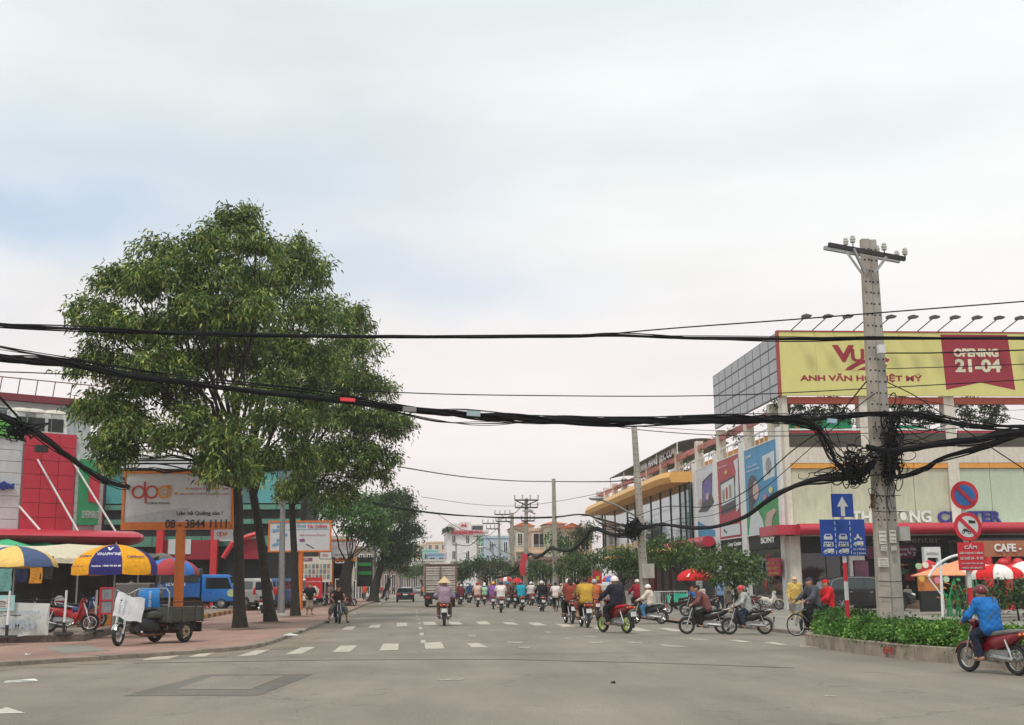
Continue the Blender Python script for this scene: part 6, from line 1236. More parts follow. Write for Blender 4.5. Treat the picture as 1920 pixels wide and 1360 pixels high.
# ================================================================ road signs on the island
def banded_post(t,x,z0_,z1_,r=.045,y=.05,n=5,sw=None):
    for k in range(n):MB().cyl((x,y,z0_+(z1_-z0_)*k/n),(x,y,z0_+(z1_-z0_)*(k+1)/n),r,n=12).build('post_band',M_sred if (n-k)%2==0 else M_swhite,t,True)
Y1=29.;la=thing('lane_sign','blue lane sign with vehicle pictures under a white arrow board','road sign',tuple(Vector((P(1580,1150,Y1).x,Y1,IH-.05))));o=Vector(la.location)
so=lambda px,py:((P(px,py,Y1)-o).x,(P(px,py,Y1)-o).z)
ax0,az0=so(1560,970);ax1,az1=so(1598,926);MB().box(ax0,ax1,-.02,0,az0,az1).build('arrow_board',M_sblue,la);cx_=(ax0+ax1)/2;hw_=(ax1-ax0)
MB().poly([(cx_-hw_*.09,az0+.02),(cx_+hw_*.09,az0+.02),(cx_+hw_*.09,az0+(az1-az0)*.45),(cx_+hw_*.25,az0+(az1-az0)*.45),(cx_,az1-.07),(cx_-hw_*.25,az0+(az1-az0)*.45),(cx_-hw_*.09,az0+(az1-az0)*.45)],-.03,.01).build('arrow',M_swhite,la)
bx0,bz0=so(1540,1043);bx1,bz1=so(1620,974);bw_,bh_=bx1-bx0,bz1-bz0;MB().box(bx0,bx1,-.02,0,bz0,bz1).build('lane_board',M_sblue,la)
dl=MB()
for k in (1,2):
    for j in range(6):xx=bx0+bw_*k/3;zz=bz0+bh_*(.05+.16*j);dl.box(xx-.008,xx+.008,-.028,-.018,zz,zz+bh_*.10)
dl.build('lane_dashes',M_swhite,la)
def pict(kind,cx,cz,w):
    m=MB();y=-.03
    if kind=='car':m.poly([(cx-w*.45,cz),(cx+w*.45,cz),(cx+w*.45,cz+w*.3),(cx+w*.3,cz+w*.58),(cx-w*.3,cz+w*.58),(cx-w*.45,cz+w*.3)],y,.01);d=[(cx-w*.25,cz+w*.33,cx+w*.25,cz+w*.5)]
    elif kind=='bus':m.poly([(cx-w*.55,cz),(cx+w*.55,cz),(cx+w*.5,cz+w*.45),(cx-w*.45,cz+w*.5)],y,.01);d=[(cx-w*.42+i*w*.22,cz+w*.25,cx-w*.27+i*w*.22,cz+w*.4)for i in range(4)]
    elif kind=='truck':m.poly([(cx-w*.15,cz+w*.05),(cx+w*.55,cz+w*.05),(cx+w*.55,cz+w*.5),(cx-w*.15,cz+w*.5)],y,.01);m.poly([(cx-w*.55,cz+w*.05),(cx-w*.2,cz+w*.05),(cx-w*.2,cz+w*.4),(cx-w*.4,cz+w*.38),(cx-w*.55,cz+w*.2)],y,.01);d=[]
    else:m.poly([(cx-w*.3,cz+w*.1),(cx+w*.3,cz+w*.1),(cx+w*.1,cz+w*.35),(cx+w*.05,cz+w*.55),(cx-w*.08,cz+w*.55),(cx-w*.15,cz+w*.3)],y,.01);d=[]
    if kind!='car':
        for s_ in (-.32,.32):m.poly([(cx+s_*w+w*.12*math.cos(a),cz+w*.06+w*.12*math.sin(a))for a in np.linspace(0,6.28,11)[:-1]],y,.01)
    p_=m.build('vehicle_picture',M_swhite,la)
    if d:
        q_=MB();[q_.box(a,c,y-.006,y+.002,b,e_)for a,b,c,e_ in d];q_.build('picture_window',M_sblue,p_)
cw_=bw_/3
for c in range(2):
    for j,k_ in enumerate(('truck','bus','car')):pict(k_,bx0+cw_*(c+.5),bz0+bh_*(.07+.19*j),cw_*.62)
pict('moto',bx0+cw_*2.5,bz0+bh_*.45,cw_*.62);pict('truck',bx0+cw_*2.5,bz0+bh_*.27,cw_*.6)
text('XE 3 BÁNH',bx0+cw_*2.1,bx1-.03,bz0+bh_*.15,bz0+bh_*.22,-.03,M_swhite,la);text('XE 2 BÁNH',bx0+cw_*2.1,bx1-.03,bz0+bh_*.04,bz0+bh_*.11,-.03,M_swhite,la)
banded_post(la,cx_,0,bz1+.3,.052,.06,7)
Y2=26.5;ns=thing('no_parking_sign','two round prohibition signs above a red notice on a banded post','road sign',tuple(Vector((P(1824,1150,Y2).x,Y2,IH-.05))));o_n=Vector(ns.location)
so=lambda px,py:((P(px,py,Y2)-o_n).x,(P(px,py,Y2)-o_n).z)
c1x,c1z=so(1808,929);c2x,c2z=so(1813,988);R1=27.5*Y2/FP*1.0
round_sign(ns,c1x,c1z,R1,M_sred,M_rb,0);round_sign(ns,c2x,c2z,R1,M_sred,M_swhite,-.03)
for (cx_,cz_,yy)in ((c1x,c1z,-.03),(c2x,c2z,-.06)):
    s_=R1*.80;k=.7071;d=.028;MB().poly([(cx_-s_*k-d,cz_+s_*k-d),(cx_-s_*k+d,cz_+s_*k+d),(cx_+s_*k+d,cz_-s_*k+d),(cx_+s_*k-d,cz_-s_*k-d)],yy-.014,.01).build('bar',M_sred,ns)
MB().poly([(c2x+.02,c2z+.08),(c2x+.17,c2z+.07),(c2x+.18,c2z+.13),(c2x+.02,c2z+.15)],-.065,.008).build('tractor_picture',M_txk,ns);mo=MB();ring_shape(mo,c2x-.12,c2z-.12,.035,.012,y=-.065,n=12);ring_shape(mo,c2x+.02,c2z-.13,.035,.012,y=-.065,n=12);mo.poly([(c2x-.14,c2z-.10),(c2x+.02,c2z-.12),(c2x-.02,c2z-.06),(c2x-.10,c2z-.04)],-.065,.008);mo.build('motorbike_picture',M_txk,ns)
rx0,rz0=so(1797,1070);rx1,rz1=so(1842,1017);MB().box(rx0,rx1,-.05,-.03,rz0,rz1).build('notice_board',M_sred,ns);rw,rh=rx1-rx0,rz1-rz0
for tx,a,b,z0_,z1_ in (('CẤM',.25,.72,.76,.95),('CÁC LOẠI XE 3 BÁNH',.06,.94,.56,.67),('XE THÔ SƠ - Ô TÔ',.06,.94,.38,.49),('TỪ 6 GIỜ ĐẾN 20 GIỜ',.08,.92,.22,.29),('TRỪ XE BUÝT',.1,.9,.06,.13)):text(tx,rx0+rw*a,rx0+rw*b,rz0+rh*z0_,rz0+rh*z1_,-.052,M_swhite,ns,bold=.02)
banded_post(ns,(c1x*.3+.0*c2x)*.5,0,c1z-.1,.055,.06,8)

# ================================================================ parasols
def parasol(label,apex,rim_c,rad_,cols,n=8,loc_g=None,valance=.22,group=None,writing=None,flatk=.75,m_post=None,name='parasol',rot=0.,txtm=None):
    # apex z, rim z given; loc = foot
    t=thing(name,label,'parasol',loc_g,rot,group);za,zr=apex,rim_c;k=5
    for i in range(n):
        a0_,a1_=2*math.pi*i/n,2*math.pi*(i+1)/n;m=MB();rows=[]
        for j in range(k+1):
            q=j/k;r_=max(.03,rad_*math.sin(q*math.pi/2*.93)/math.sin(math.pi/2*.93));z=zr+(za-zr)*(1-(q**1.7));rows.append((r_,z))
        rows.append((rad_*1.0,zr-valance));cols_=4;vs=[]
        for r_,z in rows:
            for c in range(cols_+1):
                w=c/cols_;a=a0_+(a1_-a0_)*w;sag=1-.035*math.sin(math.pi*w)*(r_/rad_);vs.append((r_*sag*math.cos(a),r_*sag*math.sin(a),z-.03*math.sin(math.pi*w)*(r_/rad_)))
        C1=cols_+1;m.add(vs,[(j*C1+c,j*C1+c+1,(j+1)*C1+c+1,(j+1)*C1+c)for j in range(len(rows)-1)for c in range(cols_)])
        g_=m.build('canopy_gore',cols[i%len(cols)],t,True)
    rb_=MB()
    for i in range(n):a=2*math.pi*i/n;rb_.tube([(0,0,za-.02),(rad_*.6*math.cos(a),rad_*.6*math.sin(a),zr+(za-zr)*.58),(rad_*.99*math.cos(a),rad_*.99*math.sin(a),zr)],.009,4)
    rb_.build('ribs',M_steel,t);MB().cyl((0,0,0),(0,0,za+.06),.024,n=8).build('pole',m_post or M_steel,t,True)
    if writing:
        for (tx,az,w_,rr_,hh,mt_)in writing:
            q=rr_;r_=rad_*math.sin(q*math.pi/2*.93)/math.sin(math.pi/2*.93);z=zr+(za-zr)*(1-q**1.7);rz_=rad(az);slope=math.atan2((za-zr)*1.1,rad_*.8)
            o=text(tx,-w_/2,w_/2,0,hh,0,mt_,t,'lettering',.004,.01);tilt_=math.pi/2-slope if q<.99 else 0
            o.matrix_local=Matrix.Translation((r_*math.cos(rz_)*1.0,r_*math.sin(rz_)*1.0,z-(valance if q>=.99 else 0)+.0))@Matrix.Rotation(rz_+math.pi/2,4,'Z')@Matrix.Rotation(-tilt_,4,'X')@Matrix.Translation((0,-.03,0))
    return t
def par_px(label,pxa,pya,pyr,halfpx,Y,cols,base_z=PH,**k):
    a=P(pxa,pya,Y);r_=P(pxa,pyr,Y);return parasol(label,a.z-base_z,r_.z-base_z,halfpx*Y/FP,cols,loc_g=(a.x,Y,base_z),**k)
C_y=cloth('e8c070');C_b=cloth('4a5a80');C_or=cloth('e6a018');C_nv=cloth('2e2a70');C_rd=cloth('d81e24');C_wh=cloth('e8e2dc');C_rw=cloth('b04048');C_bl=cloth('3a78c8')
pu=par_px('pale yellow and slate blue parasol with round emblems at the frame edge',30,1024,1062,76,39,[C_y,C_b],rot=rad(-106),writing=None,valance=.02)
for az in (-57-12,):
    pass
par_px('large golden yellow and violet parasol with printed writing over the market',218,1021,1063,75,39,[C_or,C_nv],rot=rad(-157.5),valance=.24,writing=[('Q-Smart',-135-45+0,.5,.72,.13,C_nv),('VINAPHONE',-90+0-45+45,.6,.60,.10,M_white)]if False else None)
lt_=thing('parasol_print','white brand writing on the violet gore of the golden parasol','print',(0,0,0))if False else None
par_px('blue and faded red parasol behind the orange billboard post',322,1046,1074,50,58,[C_bl,C_rw],rot=rad(20),valance=.1)
par_px('grey umbrella behind the golden parasol',302,1037,1050,24,64,[cloth('6a6864')],n=8,valance=.02)
# writing printed on the golden parasol
def gore_text(par,tx,az,w_,hh,rr_,zz,m_):
    o=text(tx,-w_/2,w_/2,0,hh,0,m_,par,'lettering',.004,.012);a=rad(az);o.matrix_local=Matrix.Rotation(-par.rotation_euler.z,4,'Z')@Matrix.Translation((rr_*math.cos(a),rr_*math.sin(a),zz))@Matrix.Rotation(a+math.pi/2,4,'Z')@Matrix.Rotation(-rad(38),4,'X');return o
gp_=[o for o in bpy.data.objects if o.name.startswith('parasol')and 'golden' in o.get('label','')][0]
za_=P(218,1021,39).z-PH;zr_=P(218,1063,39).z-PH
gore_text(gp_,'VINAPHONE',-88,.72,.11,1.02,zr_+.33,M_white);gore_text(gp_,'hotline: 1900 74 54 48',-88,.85,.07,1.33,zr_-.02,M_white);gore_text(gp_,'Q-Smart',-133,.6,.11,1.10,zr_+.28,C_nv);gore_text(gp_,'CafeSmart',-45,.6,.09,1.14,zr_+.26,C_nv)
gore_text(gp_,'DỊCH VỤ 3G',-133,.7,.06,1.36,zr_-.02,C_nv)
MB().poly([(-.09,.16),(-.03,.02),(.02,.02),(.10,.15),(.04,.13),(0,.07),(-.02,.12)],-.02,.01).build('emblem',M_white,gp_).matrix_local=Matrix.Rotation(-gp_.rotation_euler.z,4,'Z')@Matrix.Translation((.03,-.88,zr_+.46))@Matrix.Rotation(-rad(38),4,'X')
# market stalls
def stall(label,px0,px1,pyt,Y,awn,dep=4,base_z=PH,goods=True,seed=1,green=False):
    a,b=P(px0,pyt,Y),P(px1,pyt,Y);w=b.x-a.x;h=a.z-base_z;t=thing('market_stall',label,'stall',(a.x,Y,base_z),0);r=random.Random(seed)
    for x in (0.05,w-.05):
        for y in (0,dep):MB().cyl((x,y,0),(x,y,h+(.3 if y else 0)),.035,n=8).build('post',M_steel,t)
    nseg=max(3,int(w/.8));rg=[]
    for i in range(nseg+1):x=-.2+(w+.4)*i/nseg;z=h+.05*math.sin(i*1.9+seed);rg.append([(x,-.6,z-.12),(x,-.55,z-.05),(x,dep*.5,z+.25),(x,dep+.3,z+.5),(x,dep+.3,z+.46),(x,dep*.5,z+.21),(x,-.55,z-.10),(x,-.6,z-.3)])
    MB().rings(rg).build('awning',awn,t)
    MB().box(0,w,dep-.05,dep,0,h).build('back_sheet',mat('dark_sheet',(.035,.03,.028),.9,var=.4,scale=1.5),t)
    MB().box(.2,w-.2,.8,1.6,.72,.8).build('counter',mat('old_wood',(.14,.09,.06),.8,var=.3),t)
    for x in (.3,w-.3):MB().box(x-.03,x+.03,.85,1.55,0,.72).build('counter_leg',mat('old_wood',(0,0,0)),t)
    return t,w,h
ga=cloth('d8ccb4');gr_t=cloth('4ab080')
s1,w,h=stall('market stall under the long beige awning behind the parasols',-70,150,1042,46,ga,seed=2)
s2,w2,h2=stall('market stall with brown roof behind the red motorbike',95,190,1050,52,cloth('8a7468'),seed=3)
s3,w3,h3=stall('dark market stall between golden parasol and blue truck',165,262,1055,60,cloth('5a5a50'),seed=4)
for i,(a,b,Z)in enumerate(((-30,42,60),(40,100,62))):
    px=(8,70)[i];ap=P(px,(1014,1017)[i],Z);rm_=P(px,1034,Z);w_=1.9;t=thing('tent',['green peaked market tent at the frame edge','green peaked market tent nearer the golden parasol'][i],'tent',(ap.x,Z,PH),0,'green peaked tents')
    MB().add([(-w_,-w_,rm_.z-PH),(w_,-w_,rm_.z-PH),(w_,w_,rm_.z-PH),(-w_,w_,rm_.z-PH),(0,0,ap.z-PH+.15)],[(0,1,4),(1,2,4),(2,3,4),(3,0,4)]).build('canopy',gr_t,t)
    MB().box(-w_,w_,-w_-.01,-w_+.01,rm_.z-PH-.22,rm_.z-PH).build('valance',gr_t,t)
    for x in (-w_,w_):
        for y in (-w_,w_):MB().cyl((x,y,0),(x,y,rm_.z-PH),.03,n=6).build('leg',M_steel,t)
tn=thing('tent','small green peaked tent behind the grey lamp post','tent',tuple(P(530,1105,100)));z_=P(530,1062,100).z-tn.location.z;MB().add([(-2,-2,z_),(2,-2,z_),(2,2,z_),(-2,2,z_),(-.2,0,z_+1.)],[(0,1,4),(1,2,4),(2,3,4),(3,0,4)]).build('canopy',gr_t,tn)
for x in (-2,2):MB().cyl((x,-2,-1),(x,-2,z_),.04,n=6).build('leg',M_steel,tn)
# things standing about in the stalls
r=random.Random(12)
boxcols=['7a5a3a','8a2a24','3a5a78','5a6a4a','a89a80','40382f','6a3a2a','b07828','2a4a3a']
crate_lab=['brown carton on the stall floor nearest the frame edge','red plastic crate on the stall floor by the awning post','blue crate beside the red crate in the long stall','olive crate in the middle of the long stall','pale carton in the long stall behind the motorbikes','black crate behind the red motorbike','rust brown crate behind the barrier posts','amber crate by the golden parasol pole','dark green crate in the dark stall']
for i in range(9):
    px=12+i*27;Yb_=44.5+(i%3)*1.2;b=P(px,1099,Yb_);t=thing('crate',crate_lab[i],'crate',(b.x,Yb_,PH),r.uniform(-.3,.3));hh=r.uniform(.35,.8);ww=r.uniform(.3,.5)
    bm=MB();bm.box(-ww,ww,-.3,.3,0,.04).build('base',flat(boxcols[i]),t)
    for k in range(3):z0_=.06+(hh-.06)*k/3;MB().box(-ww,ww,-.3,-.27,z0_,z0_+(hh-.06)/3-.03).box(-ww,ww,.27,.3,z0_,z0_+(hh-.06)/3-.03).box(-ww,-ww+.03,-.27,.27,z0_,z0_+(hh-.06)/3-.03).box(ww-.03,ww,-.27,.27,z0_,z0_+(hh-.06)/3-.03).build('slat',flat(boxcols[i]),t)
hang=[(68,1070,'c8862a','amber cloth hanging in the stall front'),(40,1068,'1e2440','dark blue cloth hanging in the stall front'),(88,1062,'2a2420','black bag hanging from the awning pole'),(10,1085,'6a9a94','pale teal sheet hanging at the frame edge')]
for px,py,c,lab in hang:p=P(px,py,44.8);t=thing('hanging_cloth',lab,'cloth',tuple(p));MB().rings([[(x*.22+.02*math.sin(z*9),.03*math.sin(x*4+z*5),-z)for x in (-1,-.3,.3,1)]+[(x*.22+.02*math.sin(z*9),.03+.03*math.sin(x*4+z*5),-z)for x in (1,.3,-.3,-1)]for z in np.linspace(-.35,.45,8)]).build('cloth',cloth(c),t)
# tilted scaffold board frame with red bars
t=thing('display_rack','red framed display rack with grey panes behind the barrier posts','rack',tuple(P(187,1150,43)));t.location.z=PH
for x in (0,.42,.84):MB().box(x-.03,x+.03,-.03,.03,0,1.35).build('upright',M_sred,t)
for z in (.45,.9,1.32):MB().box(0,.84,-.02,.02,z,z+.05).build('rail',M_sred,t)
for x in (.03,.45):MB().box(x,x+.36,.0,.015,.5,1.32).build('pane',M_pgy,t)
gc=thing('glass_cabinet','grey meshed food cabinet under the golden parasol','cabinet',tuple(P(214,1150,42)));gc.location.z=PH
MB().box(0,1.15,0,.7,.55,.62).build('shelf',M_steel,gc);MB().box(0,1.15,.68,.7,.62,1.45).box(0,1.15,0,.7,1.45,1.5).build('casing',M_steel,gc);MB().box(0.02,1.13,-.01,0,.62,1.45).build('pane',mat('dusty_pane',(.13,.12,.11),.2),gc)
for x in (.05,1.1):MB().box(x-.03,x+.03,0,.06,0,.55).build('leg',M_steel,gc)
# barrier posts with ropes and banner
bpx=[(12,1196,'plain barrier post at the frame edge in front of the white banner'),(119,1190,'white barrier post with striped rope between banner and red motorbike'),(177,1185,'white barrier post on black foot just left of the cargo tricycle')]
tops=[]
for px,py,lab in bpx:
    b=G(px,py,PH);t=thing('barrier_post',lab,'barrier post',(b.x,b.y,PH),0,'rope barrier posts');MB().cyl((0,0,0),(0,0,.06),.30,.27,20).build('foot',M_black,t,True);MB().cyl((0,0,.06),(.02,0,1.28),.038,.034,12).build('post',M_white,t,True);MB().cyl((0,0,.06),(0,0,.35),.045,n=12).build('sleeve',M_dark,t,True);tops.append(b)
for j,zz in enumerate((.35,.72,1.1)):
    a,b=tops[0]+Vector((-1.2,0,zz)),tops[1]+Vector((0,0,zz));c=tops[1]+Vector((0,0,zz));rp=thing('rope',['lowest slack rope of the barrier posts','middle slack rope of the barrier posts','top slack rope of the barrier posts'][j],'rope',tuple(a),0,'barrier ropes')
    MB().tube([p-a for p in limb_path(a,b,-.12,j)],.010,5).build('cord',M_black,rp)
wb=thing('banner','white cloth banner with faded mirrored blue letters on the barrier','banner',tuple(G(-30,1194,PH)));wv=P(92,1190,wb.location.y).x-wb.location.x;rg=[]
for i in range(13):
    x=wv*i/12;yy=-.12+.04*math.sin(i*1.3);hh=.98-.07*i/12;rg.append([(x,yy,.02+.03*math.sin(i*.8)),(x-.01*i*.6,yy+.05*math.sin(i),hh*.5),(x-.0,yy+.02,hh),(x,yy+.035,hh),(x,yy+.06+.05*math.sin(i),hh*.5),(x,yy+.015,.02)])
MB().rings(rg).build('sheet',mat('banner_white',(.56,.58,.56),.8,var=.06,dirt=.2),wb,True)
text('LUMIA',wv*.30,wv*.80,.22,.47,-.19,mat('faded_blue',(.36,.42,.50),.8),wb,mirror=True,bold=.04);text('NOKIA',wv*.50,wv*.86,.60,.72,-.19,MATS['faded_blue'],wb,mirror=True)
nt_=thing('notice','pale aqua notice fixed on the white banner at the frame edge','notice',tuple(Vector(wb.location)+Vector((-.2,-.2,.72))));MB().box(0,1.05,0,.02,0,.44).build('board',mat('aqua',(.33,.56,.56),.6),nt_);MB().box(.12,.85,-.01,0,.08,.33).build('sheet',M_paper,nt_)
for k in range(3):text('CHO THUÊ MẶT BẰNG',.16,.80,.12+.07*k,.15+.07*k,-.013,M_dark,nt_)

# ================================================================ cargo tricycle
wl_=G(345,1205,H);hv=Vector((-.48,-.877,0));lv=Vector((-hv.y,hv.x,0));oc=wl_-lv*.52;oc.z=H
tr=thing('cargo_tricycle','old grey green three wheeled cargo motorbike with white plastic over its handlebar','cargo tricycle',tuple(oc),math.atan2(hv.y,hv.x))
M_tri=mat('tricycle_green',(.060,.066,.052),.75,var=.25,scale=3,dirt=.4,bump=.2);M_rustc=mat('rust_chassis',(.09,.04,.025),.9,var=.4,scale=8)
def twheel(x,y,r_,w_,rimc,par=tr,nm='wheel'):
    o=MB().cyl((x,y-w_*.4,r_),(x,y+w_*.4,r_),r_*.5,n=20).build(nm,rimc,par,True);MB().torus((x,y,r_),r_*.80,r_*.20,30,10,w_/(r_*.4)).build('tyre',M_black,o,True)
    MB().cyl((x,y-w_*.5,r_),(x,y+w_*.5,r_),r_*.16,n=12).build('hub',M_dark,o,True);h_=MB()
    for k in range(6):a=k*math.pi/3;h_.cyl((x+r_*.33*math.cos(a),y+w_*.41,r_+r_*.33*math.sin(a)),(x+r_*.33*math.cos(a),y+w_*.45,r_+r_*.33*math.sin(a)),r_*.06,n=6)
    h_.build('wheel_bolts',M_dark,o)
M_rimy=mat('rim_tan',(.30,.24,.15),.6,dirt=.4)
for s_ in (1,-1):twheel(0,s_*.52,.31,.17,M_rimy)
# cargo bed from x -0.75 to 0.85
for s_ in (1,-1):
    MB().box(-.62,.80,s_*.63-.02,s_*.63+.02,.60,.98).build('side_board',M_tri,tr);
    for z in (.66,.80,.92):MB().box(-.61,.79,s_*.655-.012,s_*.655+.012,z,z+.03).build('side_rib',M_tri,tr)
    for x in (-.61,-.3,.25,.78):MB().box(x-.025,x+.025,s_*.66-.02,s_*.66+.02,.56,1.0).build('stake',M_tri,tr)
    MB().tube([(-.61,s_*.63,1.0),(-.61,s_*.63,1.13),(.78,s_*.63,1.13),(.78,s_*.63,1.0)],.018,6).build('side_rail',M_rustc,tr)
    MB().rings([[(x,s_*.52+y,z)for y in (-.12,.12)]+[(x,s_*.52+y,z+.02)for y in (.12,-.12)]for x,z in [(.38*math.cos(a),.30+.38*math.sin(a))for a in np.linspace(.2,3.0,9)]]).build('mudguard',M_tri,tr)
MB().box(-.62,.80,-.61,.61,.57,.60).build('bed_floor',M_tri,tr);MB().box(-.65,-.61,-.62,.62,.60,.98).build('tailboard',M_tri,tr);MB().box(.78,.82,-.62,.62,.60,1.0).build('front_board',M_tri,tr)
MB().box(-.66,-.63,-.60,-.30,.28,.55).box(-.66,-.63,.30,.60,.28,.55).build('mud_flap',M_black,tr)
MB().tube([(-.8,.3,.5),(.9,.25,.5),(1.3,.05,.62),(1.85,0,.82)],.035,6).tube([(-.8,-.3,.5),(.9,-.25,.5),(1.3,-.05,.62),(1.85,0,.82)],.035,6).box(-.05,.05,-.5,.5,.26,.36).build('chassis',M_rustc,tr)
MB().tube([(.80,-.6,.6),(.80,-.6,1.38),(.80,-.50,1.50),(.80,.50,1.50),(.80,.6,1.38),(.80,.6,.6)],.022,8).tube([(.80,-.6,1.05),(.80,.6,1.05)],.016,6).build('hoop_rail',M_steel,tr,True)
MB().loft([(.84,.78,.42,.10),(1.0,.80,.40,.12),(1.15,.78,.22,.10)],12,3).build('seat_box',M_tri,tr,True);MB().loft([(.86,.93,.26,.03),(1.0,.95,.27,.045),(1.25,.93,.16,.04),(1.42,.90,.08,.03)],12).build('seat',M_black,tr,True)
MB().loft([(1.30,.86,.06,.05),(1.42,.90,.14,.10),(1.62,.92,.16,.11),(1.78,.92,.08,.06)],12).build('fuel_tank',M_tri,tr,True)
eg=MB().loft([(1.15,.38,.08,.08),(1.25,.38,.14,.14),(1.5,.42,.14,.14),(1.6,.42,.08,.09)],12)
for k in range(6):eg.box(1.40+.0,1.60,-.11,.11,.52+.035*k,.535+.035*k)
eg.build('engine',M_dark,tr,True);MB().tube([(1.55,.1,.4),(1.45,.18,.25),(1.0,.25,.24),(.55,.27,.26)],[.022,.03,.045,.04],10).build('exhaust_pipe',M_rustc,tr,True)
MB().ell((1.35,.17,.33),(.06,.03,.05),8,6).build('engine_cover',M_chrome,tr,True);MB().tube([(1.2,.1,.3),(1.2,.32,.3)],.015,6).tube([(1.2,-.1,.3),(1.2,-.32,.3)],.015,6).build('foot_peg',M_dark,tr)
MB().loft([(.82,.50,.30,.20),(1.05,.50,.30,.22),(1.3,.52,.20,.22),(1.5,.60,.12,.14)],12,3).build('engine_shroud',M_dark,tr,True)
# front end, steered a little
fe=obj('front_fork',MB().tube([(.26,.12,-.60),(.10,.12,-.12),(-.02,.11,.22),(-.08,.10,.40)],[.032,.034,.028,.026],10).tube([(.26,-.12,-.60),(.10,-.12,-.12),(-.02,-.11,.22),(-.08,-.10,.40)],[.032,.034,.028,.026],10).box(-.10,.02,-.15,.15,.18,.23).box(-.0,.10,-.15,.15,-.12,-.08).mesh('front_fork',M_chrome,True),tr);fe.location=(1.90,0,.92);fe.rotation_euler=(0,0,rad(14))
fw_=MB().cyl((.26,-.06,-.62),(.26,.06,-.62),.06,n=12).build('front_wheel',M_steel,tr,True);fw_.location=fe.location;fw_.rotation_euler=fe.rotation_euler
MB().torus((.26,0,-.62),.25,.05,30,10,1.1).build('tyre',M_black,fw_,True);rm=MB().torus((.26,0,-.62),.205,.014,28,6,2)
for k in range(14):a=k*math.pi/7;rm.tube([(.26,(-1)**k*.04,-.62),(.26+.2*math.cos(a),0,-.62+.2*math.sin(a))],.004,4)
rm.build('rim',M_chrome,fw_,True)
MB().rings([[(.26+.32*math.cos(a),y,-.62+.32*math.sin(a)+dz)for y,dz in ((-.07,-.02),(0,.012),(.07,-.02),(0,-.006))]for a in np.linspace(.5,2.5,9)]).build('front_mudguard',M_chrome,fe,True)
MB().tube([(-.22,.42,.52),(-.12,.30,.56),(-.07,.08,.44),(-.07,-.08,.44),(-.12,-.30,.56),(-.22,-.42,.52)],.014,8).build('handlebar',M_chrome,fe,True);MB().ell((.08,0,.32),(.11,.11,.11),14,10).build('headlight',M_dark,fe,True)
# white plastic sack over the handlebar: a separate draped thing
sk=thing('plastic_sheet','crumpled white plastic sack with writing draped over the tricycle handlebar','plastic sheet',tuple(P(241,1138,oc.y-2.35)));r=random.Random(4);NX,NZ=9,8;vs=[]
for i in range(NX):
    for k in range(NZ):
        u_,v_=i/(NX-1),k/(NZ-1);vs.append(Vector(((u_-.5)*.74+.06*v_+r.uniform(-.012,.012),-.10-.10*math.sin(math.pi*u_)+.03*math.sin(u_*11+v_*7)+(.12*v_),(v_-.5)*.62-.20*u_*(1.0-.0*v_)+.03*math.sin(u_*9)+.08)))
n0=NX*NZ;vs2=[v+Vector((0,.012,0))for v in vs];fs=[(i*NZ+k,(i+1)*NZ+k,(i+1)*NZ+k+1,i*NZ+k+1)for i in range(NX-1)for k in range(NZ-1)]
MB().add(vs+vs2,fs+[tuple(q+n0 for q in f_[::-1])for f_ in fs]).build('sheet',mat('plastic_white',(.60,.61,.63),.35,var=.07,bump=.5,bscale=12),sk,True)
for k in range(2):o=text(('GIAO TỚI','GẠCH CÁT')[k],-.2,.2,0,.07,0,M_dark,sk,'handwriting',.004);o.matrix_local=Matrix.Translation((-.13+.13*k,-.24-.03*k,.02-.04*k))@Matrix.Rotation(rad(-80),4,'Y')
# blue sack hung over the hoop rail
bl=thing('plastic_sheet','bright blue printed sack hung over the hoop of the tricycle','plastic sheet',tuple(oc+hv*.83+Vector((0,0,1.0))),math.atan2(hv.y,hv.x));vs=[]
for i in range(9):
    for k in range(8):u_,v_=i/8,k/7;vs.append(Vector((.03+.05*math.sin(v_*5)+.02*math.sin(u_*13),-.42+.74*u_+.03*math.sin(v_*4),.51-v_*(.62+.12*math.sin(u_*3.1)))))
n0=72;vs2=[v+Vector((-.012,0,0))for v in vs];fs=[(i*8+k,(i+1)*8+k,(i+1)*8+k+1,i*8+k+1)for i in range(8)for k in range(7)]
MB().add(vs+vs2,fs+[tuple(q+n0 for q in f_[::-1])for f_ in fs]).build('sheet',mat('plastic_blue',(.02,.20,.55),.45,var=.12,bump=.5,bscale=10),bl,True)
o=text('GẠO 50KG',-.22,.22,0,.11,0,M_white,bl,'lettering',.004);o.matrix_local=Matrix.Translation((.12,.12,.22))@Matrix.Rotation(rad(90),4,'Z')@Matrix.Rotation(rad(-90),4,'Y')
# ================================================================ vehicles
def gz(px,py,z=0.):return G(px,py,z)
